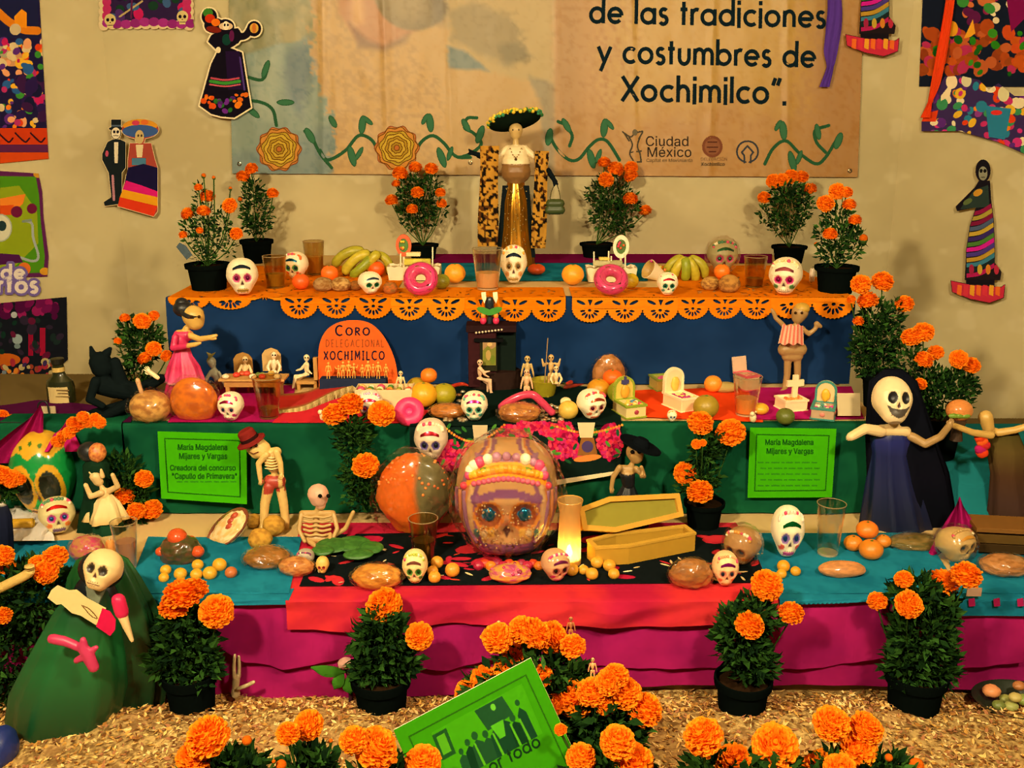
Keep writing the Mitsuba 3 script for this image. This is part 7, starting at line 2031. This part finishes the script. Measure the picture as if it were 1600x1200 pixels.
part(t, 'lid_edge', q(mv(plate(hexa.buffer(.004).difference(hexa.buffer(-.012)), .022, '#c8983c'), (-.006, .10, .062), 1, 62, 0, 0)), 'matte', 'yellow edge of the lid')
part(t, 'occupant', q(body([((L0 * .2, .05, .03), .014, (L0 * .3, .05, .03), .012), ((L0 * .3, .05, .026), .012, (L0 * .8, .05, .024), .009)], '#2c2a1c', 10, 1)), 'matte', 'dark figure inside')
# plant behind the coffin
plant('dark potted marigold with drooping heads before the green cloth, right of the black lady', (1066, 1130, 776, 832), [(1095, 661, 38), (1142, 676, 44), (1071, 740, 36), (1094, 769, 40), (1088, 694, 16), (1098, 692, 12)], [(1098, 745, 26, 26), (1100, 710, 22, 26), (1115, 700, 16, 24), (1092, 760, 30, 18)], Z1, n=650, seed=36, spread=.03)
skull(1131, 1184, 836, 892, Z1, 'orange-flowered skull in clear wrap turned left, on the edge of the right teal paper', base='#a87c4c', band=None, foil=False, eye='#6c4c2c', cheek='#e08a3c', crown='#e09840', wrap=True, yaw=-40, mat='gloss')
loaf(1045, 1112, 873, 925, Z1, 'brown wrapped bread on the red cloth edge, left of the purple-banded skull', '#a86c34', '#8c5c34', depth=.6, seed=57, amp=.16)
skull(1111, 1151, 872, 924, Z1, 'orange-cheeked sugar skull with a purple foil band on the red cloth edge', base='#ecc088', band='#b0208c', eye='#d8886c', cheek='#e87c48', crown='#eca06c', mouth='#ec9c50', dark='#384860')
skull(1202, 1251, 802, 880, Z1, 'white sugar skull with a green foil band and blue eyes on the right teal paper', band='#0c8038', eye='#8c6ca8', cheek='#e85c48', crown='#ecd8c0', mouth='#d840a8', dark='#2c5ca0')
tumbler(1270, 1314, 783, 874, Z1, 'tall clear glass on the right teal paper beside the tangerines', 'clear_glass', None, taper=.74)
loaf(1276, 1352, 876, 908, Z1, 'flat oblong wrapped bread on the right teal paper', '#c8844c', '#b07444', depth=.45, seed=59, wrap=False, mat='gloss', amp=.05)
for u, v, w, lab in ((1380, 847, 24, 'tangerine mostly hidden at the right of the pile before the blue-dress skeleton'), (1333, 850, 29, 'left tangerine of the pile before the blue-dress skeleton'), (1361, 860, 37, 'front tangerine of the pile before the blue-dress skeleton')):
    fruit(u, v, w, Z1, lab, '#d87c1c', 'tangerine', .86, stem='#4c5c20')
fruit(1355, 829, 34, Z1 + .03, 'topmost tangerine of the pile before the blue-dress skeleton', '#e8781c', 'tangerine', .82, stem='#4c5c20')
loaf(1385, 1470, 832, 864, Z1, 'brown wrapped oval plate of food at the hem of the blue-dress skeleton', '#7c6430', '#5c5428', depth=.6, seed=61, flat=.4)
skull(1468, 1521, 838, 890, Z1, 'pale skull in crinkled clear wrap before the magenta napkin', base='#c8a468', band='#c88a2c', foil=False, eye='#8c6c3c', crown='#c09858', wrap=True, yaw=24, mat='gloss', tilt=-14)
loaf(1528, 1606, 864, 908, Z1, 'brown wrapped loaf at the right end of the lowest step', '#b87c48', '#98602c', depth=.7, seed=63)
for u, v, w in ((1224, 886, 20), (1221, 898, 16), (1243, 894, 16)):
    fruit(u, v, w, Z1, 'yellow hawthorn fruit under the green-banded skull on the right teal paper', '#d8941c', 'hawthorn fruit', .95, group='hawthorn fruits on the right teal paper')
solo('card_stub', bx(onz(1522, 925, Z1 + .03), (.04, .003, .025), '#c09c84', .1), 'paper', 'small pinkish card at the hem of the far right teal paper', 'card')

# ------------------------------------------------------------------ green notices on the green cloth
def notice(pts, lines, label, curl=0.0):
    t = thing('paper_notice', label, 'notice')
    yy = Y2 - .045
    g = pol(*pts).segmentize(8)
    uc = sum(p[0] for p in np.array(pts).reshape(-1, 2)) / 4
    vb = max(p[1] for p in np.array(pts).reshape(-1, 2))
    fn = lambda u, v, o=0.0: ony(u, v, yy - o - curl * max(0, (v - vb + 60) / 60) ** 2 - .006 * math.sin((u - uc) / 40))
    n = 24
    q = np.array(pts, float).reshape(4, 2)
    P = np.zeros((n, n, 3))
    for i in range(n):
        for j in range(n):
            s, k = i / (n - 1), j / (n - 1)
            w = q[0] * (1 - s) * (1 - k) + q[1] * s * (1 - k) + q[2] * s * k + q[3] * (1 - s) * k
            P[i, j] = fn(*w)
    sh = part(t, 'sheet', [grid(P, '#3ea60a'), grid(P + np.array([0, .0012, 0]), '#3ea60a')], 'paper')
    inn = g.buffer(-10).difference(g.buffer(-11.6))
    part(sh, 'border_print', flat_layers([(inn.segmentize(6), '#1c5c10')], lambda u, v: fn(u, v, .0012)), 'paper', 'thin dark border line')
    for tx, u, v, h_, b in lines:
        if tx is None:
            part(sh, 'small_print', flat_layers([(union_all([sbox(u + x, v - 1.2, u + x + w_, v + .6) for x, w_ in zip(np.cumsum([0, 12, 9, 16, 7, 14, 11, 15]), (9, 6, 13, 5, 11, 8, 12, 9))]), '#2c7c1c')], lambda u, v: fn(u, v, .0012)), 'paper', 'line of small print')
        else:
            part(sh, 'lettering_print', inter(tx, lambda x, y: fn(u + x, v - y, .0014), h_, '#124c14', True, b), 'paper')


notice([246, 674, 385, 678, 386, 788, 252, 779], [('Mar\u00eda Magdalena', 277, 703, 8.8, 78), ('Mijares y Vargas', 279, 717, 8.8, 76), ('Creadora del concurso', 265, 735, 8.4, 103), ('"Capullo de Primavera"', 268, 748, 8.4, 102), (None, 276, 753, 0, 0)], 'bright green paper notice on the green cloth beside the red-hatted skeleton', .02)
notice([1172, 668, 1307, 670, 1300, 777, 1168, 778], [('Mar\u00eda Magdalena', 1195, 695, 8.4, 76), ('Mijares y Vargas', 1197, 709, 8.4, 74)] + [(None, 1184 + 4 * (i % 2), 723 + 9 * i, 0, 0) for i in range(5)], 'bright green paper notice on the green cloth behind the green-banded skull', 0)

# ------------------------------------------------------------------ blue-dress skeleton and its neighbour at the right
a = At(1402, 838, Z1, back=.10)
t = thing('blue_lady', 'laughing skeleton lady in a dark blue dress and black veil, right of the green notice', 'skeleton figure')
part(t, 'veil', [gown(a, [(1396, 14, 577, '#0e1018', 0), (1396, 36, 596, '#10121c', .02), (1400, 42, 630, '#10121c', .04), (1408, 50, 680, '#0e1018', .07), (1420, 58, 740, '#10101a', .09), (1424, 62, 790, '#0c0e16', .10), (1424, 60, 838, '#0c0e16', .10)], seg=44, squash=.35, waves=7)], 'matte', 'black veil')
wdt = 62 * a.s
P_, f_, c_ = skull_local('#ead0a0', None, '#15171c', None, None, jaw=.16, n=5, dark='#15171c', p=2.1)
mouth = (P_[:, 1] < 0) & (np.abs(P_[:, 0]) < .30) & (P_[:, 2] < .235 + .9 * P_[:, 0] ** 2) & (P_[:, 2] > .075 + 2.6 * P_[:, 0] ** 2)
c_ = np.where(mouth[:, None], C('#4c443c'), np.where(((P_[:, 1] < -.1) & (np.abs(P_[:, 0]) < .22) & (np.abs(P_[:, 2] - .225 - .9 * P_[:, 0] ** 2) < .016) & (np.abs((P_[:, 0] * 16) % 1 - .5) < .36))[:, None], C('#f0e0c0'), c_))
hz = a(1394, 660)[2]
part(t, 'head', mv(((P_ - np.array([0, 0, .5])) * np.array([wdt * .92, wdt * .9, 74 * a.s]), f_, c_), a(1394, 626, -.055), 1, -34, 4, 4), 'satin', 'laughing skull')
part(t, 'chest', body(px_bones(a, [(1396, 656, 8, 1396, 668, 12, -.02, -.02), (1378, 672, 9, 1414, 674, 9, -.03, -.03)]), '#e0c088', 14, 2), 'satin', 'bare bony chest')
part(t, 'dress', gown(a, [(1394, 27, 672, '#141c58', .02), (1392, 33, 684, '#182064', .03), (1392, 30, 706, '#141c50', .04), (1394, 36, 745, '#141c48', .06), (1398, 46, 790, '#101838', .07), (1402, 56, 838, '#0c1228', .08)], seg=52, waves=9), 'satin', 'dark blue dress')
part(t, 'arm', body(px_bones(a, chain([(1376, 674), (1352, 670), (1330, 682)], 9, 7, -.04, -.08) + hand(a, 1334, 680, -6, 3, 14, -.08)), '#e8c890', 12, 2, .008), 'satin', 'cream left arm')
part(t, 'arm', body(px_bones(a, chain([(1424, 682), (1446, 694), (1470, 682), (1484, 664)], 7, 5, -.04, -.10) + hand(a, 1482, 666, 4, -7, 14, -.10)), '#a88450', 12, 2, .008), 'satin', 'tan right arm')
a = At(1560, 822, Z1, back=.03)
t = thing('brown_figure', 'skeleton figure with outstretched tan arms and a brown robe, at the right edge', 'skeleton figure')
part(t, 'robe', gown(a, [(1570, 20, 676, '#4c4420', 0), (1572, 28, 700, '#5c4c28', .04), (1574, 24, 740, '#4c3424', .05), (1578, 30, 780, '#44302a', .06), (1580, 36, 818, '#3a2a22', .06)], seg=40), 'matte', 'brown robe')
L_ = [(1540, 652, 11, 1544, 668, 9), (1548, 672, 6, 1560, 678, 8)] + chain([(1548, 680), (1520, 676), (1488, 664)], 6, 4.4, -.05, -.08) + chain([(1560, 676), (1585, 672), (1612, 664)], 6, 5, -.03, -.06)
part(t, 'bones', body(px_bones(a, L_), '#c8a054', 12, 2, .008), 'satin')
part(t, 'scarf', [blob(a(1532 + 3 * (i % 3), 684 + 6 * i, -.05), np.array([9, 6, 8]) * a.s, ['#d8401c', '#e05c24', '#c02c2c', '#b02060'][i % 4], 2, .2, 3, i) for i in range(5)], 'matte', 'red crumpled scarf')
t = thing('glass_dome', 'small glassy orange and green dome beside the hand of the brown-robed figure', 'dome')
b = At(1500, 702, y=2.96)
part(t, 'dome', sph(b(1499, 641), np.array([20, 18, 17]) * b.s, '#c87c3c', 3), 'gloss')
part(t, 'leaf', [blob(b(1490 + 9 * i, 650, -.03), np.array([8, 4, 4]) * b.s, '#6c8c2c', 2, .2, 3, i) for i in range(3)], 'satin')
part(t, 'foot', mv(lathe([(0, -44), (9, -44), (7, -30), (12, -14), (0, -12)], '#3c2c20', 20), b(1499, 641), b.s * 1.1), 'satin', 'dark stem foot')
t = thing('wooden_box', 'long brown wooden plank box at the right end of the lowest step', 'wooden box')
p = onz(1580, 868, Z1)
for z_, c in ((.02, '#3c2c18'), (.05, '#5c4420')):
    part(t, 'plank', bx((p[0] + .02, p[1] + .03, Z1 + .006 + z_), (.25, .10, .028), c, .12, -8), 'matte')
part(t, 'top_slat', bx((p[0] + .02, p[1] + .03, Z1 + .085), (.26, .11, .014), '#7c5428', .2, -8), 'matte')
loaf(1546, 1578, 764, 794, Z1, 'small pinkish bread in a dark paper behind the wooden box', '#b86c4c', '#3c2420', depth=.5, seed=65, lift=.16, wrap=False)
# ------------------------------------------------------------------ pots on the sawdust before the magenta cloth
def floor_plant(u0, u1, vt, vb, flowers, foliage, label, n, seed, **k):
    return plant(label, (u0, u1, vt, vb), flowers, foliage, .0, n=n, seed=seed, size=.034, y0=2.375, **k)


floor_plant(252, 338, 1040, 1112, [(284, 930, 56), (272, 948, 44), (338, 955, 52), (302, 924, 44)], [(292, 1000, 42, 44), (285, 970, 30, 26), (270, 1030, 34, 30), (310, 1040, 34, 30)], 'dark potted marigold with three big heads left of the magenta cloth', 1500, 51)
floor_plant(547, 642, 1045, 1114, [(600, 946, 54), (655, 994, 42)], [(598, 1000, 42, 42), (596, 970, 26, 20), (585, 1040, 36, 30), (620, 1030, 32, 34)], 'dark potted marigold before the left part of the red cloth, its lower head hanging right', 1500, 52)
floor_plant(1117, 1208, 1048, 1114, [(1198, 914, 48), (1171, 977, 44), (1236, 958, 38)], [(1160, 1000, 36, 44), (1180, 960, 30, 26), (1150, 970, 22, 22), (1175, 1035, 34, 26)], 'dark potted marigold before the right end of the red cloth', 1500, 53)
floor_plant(1386, 1482, 1040, 1118, [(1472, 911, 48), (1510, 899, 44), (1420, 944, 42), (1412, 905, 28), (1371, 939, 30)], [(1440, 990, 46, 56), (1430, 930, 34, 26), (1465, 950, 26, 36), (1420, 1040, 36, 34), (1460, 1040, 34, 34)], 'wide dark potted marigold before the right teal paper with five heads', 2300, 54)
plant('dark marigold bush cut off by the left edge beside the green-cloaked figure', None, [(86, 871, 38), (73, 893, 38), (4, 868, 34), (10, 884, 26), (4, 962, 28), (58, 880, 26)], [(50, 930, 60, 56), (10, 960, 50, 60), (20, 1030, 50, 60), (10, 1090, 40, 40), (60, 900, 36, 24)], y=2.47, n=2400, seed=55, size=.032, name='marigold_plant')
a = At(22, 905, y=2.36)
solo('cream_stick', tube(curve([a(-20, 928), a(14, 912), a(44, 896), a(46, 884)], 16), .013, '#c8a860', 8), 'matte', 'cream curved stick lying in the marigold bush at the left edge', 'stick')
# ------------------------------------------------------------------ green-cloaked figure
a = At(112, 1138, z=.012)
t = thing('cloaked_skeleton', 'large skeleton figure in a green cloak and dress with pink cuffs, at the left', 'skeleton figure')
part(t, 'dress', gown(a, [(140, 26, 922, '#0c2a18', 0), (134, 44, 950, '#14502a', .02), (126, 58, 990, '#165c2c', .03), (118, 72, 1030, '#165a2c', .03), (108, 84, 1075, '#124a26', .04), (100, 82, 1115, '#0f4020', .05), (98, 74, 1140, '#0c3018', .06)], seg=64, squash=.75, waves=6), 'satin', 'green bell-shaped dress')
b = At(165, 1130, z=.015, back=.07)
part(t, 'cloak', gown(b, [(160, 20, 864, '#14481c', 0), (160, 38, 874, '#165020', .02), (162, 52, 900, '#124a20', .04), (172, 68, 950, '#0e3c1c', .07), (182, 74, 1010, '#0e3c1c', .09), (180, 72, 1070, '#0c3418', .10), (174, 70, 1128, '#0a2c16', .10)], seg=64, squash=.4, waves=8), 'satin', 'dark green cloak')
part(t, 'hair', [sph(a(158, 890, .02), np.array([34, 22, 30]) * a.s, '#0e1416', 3), sph(a(150, 935, .02), np.array([34, 20, 40]) * a.s, '#0c1418', 3)], 'satin', 'black hair and bodice')
P_, f_, c_ = skull_local('#d8b880', None, '#3a3020', None, None, dark='#1c1814')
part(t, 'head', mv(((P_ - np.array([0, 0, .5])) * np.array([54, 52, 62]) * a.s, f_, c_), a(160, 891, -.07), 1, -36, 14, -6), 'satin', 'bony mask face')
part(t, 'collar', mv(plate(pol(-16, 0, 16, 4, 2, -26, -14, -16), 5, '#6c7460'), a(153, 915, -.05), a.s, 78), 'satin', 'grey collar')
fa = lambda u, v, o: a(u, v, -.125 - o)
part(t, 'arm', sheet_piece(pol(74, 934, 80, 922, 90, 914, 108, 922, 120, 921, 136, 934, 166, 950, 152, 978, 126, 962, 112, 958, 96, 944, 88, 945), None, 0, '#e0c488', .022, fa), 'paper', 'pale cardboard forearm')
part(t + '__arm', 'pencil_line', flat_layers([(line([128, 946, 140, 952, 152, 966, 142, 962, 128, 946], 1.6, 20), '#7c5c30')], lambda u, v: fa(u, v, .0008)), 'paper')
part(t, 'cuff', sheet_piece(pol(160, 950, 172, 955, 181, 968, 180, 984, 172, 994, 150, 979), None, 0, '#c81c4c', .03, lambda u, v, o: a(u, v, -.131 - o)), 'paper', 'pink cuff')
part(t, 'arm', body(px_bones(a, chain([(190, 958), (198, 980), (206, 1000)], 8, 3, -.10)), '#dcc088', 12, 2), 'satin', 'pale thin forearm')
part(t, 'cuff', body(px_bones(a, [(185, 938, 10, 190, 956, 10, -.10, -.10)]), '#c81c50', 14, 2), 'satin', 'pink cuff')
part(t, 'bow', body(px_bones(a, chain([(82, 998), (105, 1002), (128, 1014)], 8, 6, -.145, -.15) + chain([(128, 1010), (138, 1022), (146, 1042)], 7, 9, -.155) + [(130, 1000, 5, 134, 1024, 5, -.155, -.155), (120, 1032, 5, 150, 1012, 4, -.155, -.155)]), '#b8305c', 12, 1), 'satin', 'pink ribbon bow')
solo('blue_cushion', blob(onz(4, 1168, .06), (.035, .05, .055), '#1c2c70', 3, .1, 2, 3), 'satin', 'dark blue bundle at the lower left edge', 'bundle')
# things standing in the sawdust
a = At(372, 1092, z=.03)
t = thing('upturned_skeleton', 'toy skeleton standing on its head in the sawdust, legs up, before the magenta cloth', 'skeleton figure')
part(t, 'bones', body(px_bones(a, [(368, 1084, 8, 368, 1078, 7), (368, 1072, 6, 369, 1060, 6.5)] + chain([(366, 1058), (365, 1040), (367, 1024)], 3.4, 2.6, -.01) + chain([(373, 1058), (374, 1040), (373, 1026)], 3.4, 2.6, .01) + chain([(372, 1076), (384, 1072), (396, 1066)], 3, 3.4, -.02)), '#b8a478', 12, 1), 'satin')
a = At(542, 1108, z=.02)
t = thing('leafy_sprig', 'sprig with broad green leaves and a pale bud left of a dark floor pot', 'sprig')
part(t, 'stem', tube(curve([a(548, 1112), a(548, 1080), a(546, 1058), a(540, 1044)], 14), .006, '#3c2028', 7), 'leaf')
for u0, v0, u1, v1, w in ((540, 1050, 486, 1042, 9), (536, 1050, 522, 1076, 9), (545, 1056, 548, 1084, 10), (548, 1052, 572, 1044, 8), (500, 1044, 512, 1052, 6)):
    p, q = a(u0, v0, -.01), a(u1, v1, -.03)
    n = 9
    P = np.zeros((n, 3, 3))
    d = (q - p) / np.linalg.norm(q - p)
    sd = np.cross(d, np.array([0, -1.0, .3]))
    for i in range(n):
        k = i / (n - 1)
        for j in range(3):
            P[i, j] = p + (q - p) * k + sd * (j - 1) * w * a.s * math.sin(math.pi * min(1, k * .92 + .06)) + np.array([0, -.01 * math.sin(k * 3.1) - .006 * (j == 1), 0])
    part(t, 'leaf', [grid(P, '#386c1c'), grid(P + np.array([0, .0008, 0]), '#2c5818')], 'leaf')
part(t, 'bud', blob(a(540, 1036, -.02), np.array([12, 8, 9]) * a.s, '#d8a898', 2, .3, 3, 2), 'matte', 'pale withered bud')
a = At(1580, 1136, z=.05, back=.10)
t = thing('offering_tray', 'dark tray of sliced fruit on the sawdust at the lower right edge', 'tray')
part(t, 'dish', mv(lathe([(0, -8), (50, -6), (66, 10), (70, 14), (64, 12), (48, 0), (0, -2)], '#1a2418', 40, squash=.8), a(1590, 1104), a.s), 'satin', 'dark shallow dish')
for i, (u, v, w, c) in enumerate(((1549, 1082, 14, '#d88c58'), (1592, 1074, 10, '#a86c3c'), (1570, 1094, 9, '#8c9048'), (1586, 1092, 10, '#b8a860'), (1600, 1096, 12, '#7c8c40'), (1560, 1104, 10, '#6c7838'), (1580, 1106, 11, '#9ca058'))):
    solo('fruit_piece', blob(a(u, v, -.02 if i > 2 else .03) + np.array([0, 0, .005]), np.array([w, w * .9, w * .7]) * a.s, c, 2, .1, 3, i), 'satin', ['round pink-orange fruit at the left of the dark tray', 'brown fruit at the back of the dark tray', 'green fruit piece in the dark tray, behind the others', 'yellow-green fruit piece in the middle of the dark tray', 'green fruit piece at the right of the dark tray', 'dull green fruit piece at the left front of the dark tray', 'pale green fruit piece at the front of the dark tray'][i], 'fruit')

# ------------------------------------------------------------------ marigolds of the foreground
def front(label, flowers, foliage, y, n, seed, buds=(), pot_u=None, **k):
    t = thing('potted_marigold', label, 'marigold')
    a = At(foliage[0][0], foliage[0][1], y=y)
    pu = pot_u or foliage[0][0]
    x = a(pu, 1200)[0]
    pot_parts(t, x, y, .004, .085, .062, .13)
    top = np.array([x, y, .12])
    reg = [(a(u, v), (ru * a.s, ru * a.s * .8, rv * a.s)) for u, v, ru, rv in foliage]
    part(t, 'foliage', leaves(reg, n, seed, size=.034), 'leaf', 'dense narrow green leaves', 'stuff')
    r = random.Random(seed)
    for k2, (u, v, w) in enumerate(list(flowers) + list(buds)):
        d = r.uniform(-.05, .03)
        p = a(u, v, d)
        rr = w / 2 * mpp(p) * 1.03
        flower(t, p, rr, tilt=prng.normal(-26, 12), bud=k2 >= len(flowers))
        part(t, 'stem', tube(curve([top, top * .45 + p * .55 + np.array([0, .01, 0]), p - np.array([0, 0, rr * .5])], 8), .003, '#33521f', 5), 'leaf')
    return t


front('foreground marigold pot with two big heads at the lower left', [(325, 1152, 66), (304, 1185, 54)], [(340, 1200, 46, 24), (380, 1205, 40, 26), (350, 1240, 60, 50)], 1.74, 900, 61, [(386, 1158, 20), (428, 1190, 8)])
front('foreground marigold pot with a double head and long dark stems, left of the green card', [(482, 1133, 46), (450, 1146, 36)], [(476, 1200, 34, 26), (500, 1195, 24, 16), (480, 1240, 50, 40)], 1.76, 700, 62, [(517, 1158, 9), (440, 1196, 22)])
front('foreground marigold pot with round heads overlapping the left corner of the green card', [(588, 1170, 66), (553, 1156, 44), (661, 1192, 56)], [(590, 1215, 40, 26), (620, 1240, 60, 40)], 1.66, 500, 63)
front('tall foreground marigold bush behind the green card, left half', [(777, 997, 48), (816, 984, 44), (836, 990, 48), (862, 997, 52), (895, 1010, 40), (806, 1028, 46), (800, 1050, 56), (757, 1062, 44), (737, 1084, 52), (846, 1056, 36)], [(840, 1050, 60, 40), (790, 1080, 60, 40), (880, 1080, 50, 50), (850, 1130, 80, 70), (820, 1200, 80, 60)], 1.96, 2600, 64)
front('tall foreground marigold bush right of the green card', [(962, 1056, 40), (950, 1066, 40), (900, 1092, 60), (925, 1082, 48), (977, 1083, 50), (1006, 1109, 56), (945, 1102, 32), (868, 1100, 34)], [(940, 1120, 50, 40), (960, 1150, 50, 50), (920, 1170, 60, 50), (930, 1220, 70, 50)], 1.90, 2200, 65)
front('low foreground marigold right of the green card, below the tall bushes', [(965, 1160, 54), (908, 1184, 46), (990, 1192, 60), (876, 1140, 20)], [(960, 1200, 50, 30), (930, 1240, 70, 50)], 1.78, 900, 66)
front('foreground marigold pot with three round heads at the lower right', [(1099, 1151, 60), (1147, 1191, 56), (1211, 1168, 70)], [(1130, 1210, 60, 26), (1210, 1205, 40, 20), (1160, 1250, 90, 50)], 1.70, 1200, 67)
front('foreground marigold pot with flat heads on long stems at the far lower right', [(1299, 1131, 54), (1352, 1139, 52), (1341, 1172, 54), (1282, 1200, 56), (1312, 1204, 50)], [(1330, 1210, 50, 26), (1300, 1230, 60, 30), (1380, 1205, 40, 16)], 1.74, 1000, 68, [(1432, 1198, 30), (1388, 1184, 16)])
# little skeletons among the heads
little_skeleton(779, 969, 1006, 'toy skeleton at the left behind a big head of the foreground bush', y=1.99, pose='stand', col='#d8a068')
little_skeleton(892, 963, 1003, 'toy skeleton in the middle, on the topmost row of foreground heads', y=1.99, pose='stand', col='#a8683c')
little_skeleton(926, 1027, 1066, 'toy skeleton on the right-hand foreground bush', y=1.92, pose='stand', col='#d8a468')
# tilted green card in the foreground
t = thing('paper_notice', 'bright green printed card leaning among the foreground marigolds', 'notice')
yc = 1.80
cen = ony(760, 1180, yc)
cs = mpp(cen)
ang = math.radians(25.5)
def card(u, v, o=0.0):
    """the card's plane: leaning back a little, standing in the bush"""
    p = ony(u, v, yc)
    d = p - cen
    return p + np.array([0, d[2] * .22 - o, 0])
q = [(614, 1146), (830, 1046), (912, 1204), (960, 1300), (745, 1400)]
g = pol(*[x for y_ in q for x in y_])
sh = part(t, 'sheet', sheet_piece(g, None, 0, '#348a0c', .003, card), 'paper')
part(sh, 'border_print', flat_layers([(g.buffer(-17).difference(g.buffer(-19)), '#245c10')], lambda u, v: card(u, v, .001)), 'paper', 'dark border line')
rot_ = lambda gg: affinity.rotate(gg, -25.5, origin=(0, 0))
loc = lambda gg: affinity.translate(rot_(gg), 672, 1152)
pic = [(loc(pol(2, -2, 160, -2, 160, 74, 2, 74)), '#3c9410')]
rr = random.Random(9)
sil = [(loc(pol(2, 2, 26, 2, 26, 40, 2, 40)), '#1c4c20'), (loc(pol(7, 7, 21, 7, 21, 34, 7, 34)), '#4c9c1c')]
for x, h_, w_ in ((34, 38, 9), (48, 46, 10), (62, 50, 12), (78, 44, 11), (94, 52, 12), (110, 60, 13), (126, 46, 11), (142, 64, 9)):
    sil += [(loc(pol(x - w_, 74, x - w_ * .8, 74 - h_ * .6, x, 74 - h_ * .75, x + w_ * .8, 74 - h_ * .6, x + w_, 74)), rr.choice(['#143c24', '#1c4828', '#10341c'])), (loc(ell(x, 74 - h_ * .86, w_ * .42, w_ * .5)), '#1c4c24')]
sil += [(loc(pol(76, 0, 124, 0, 130, 30, 84, 34)), '#1c4828'), (loc(pol(90, 30, 112, 30, 106, 52, 96, 52)), '#4ca820'), (loc(ell(105, 8, 4, 5)), '#5cb030')] + [(loc(pol(x, 40, x + 3, 40, x + 6, 74, x + 2, 74)), '#4ca01c') for x in (56, 88, 118, 134)]
part(sh, 'picture_print', flat_layers(pic + [(s_.intersection(pic[0][0]), c) for s_, c in sil], lambda u, v: card(u, v, .001)), 'paper', 'dark green print of a group of people')
gt = affinity.translate(affinity.rotate(affinity.scale(words('or todo', 13, .2)[0], 1, -1, origin=(0, 0)), -25.5, origin=(0, 0)), 768, 1204)
for x in polys(gt):
    part(sh, 'letter_print', flat_layers([(x, '#123018')], lambda u, v: card(u, v, .0012)), 'paper')
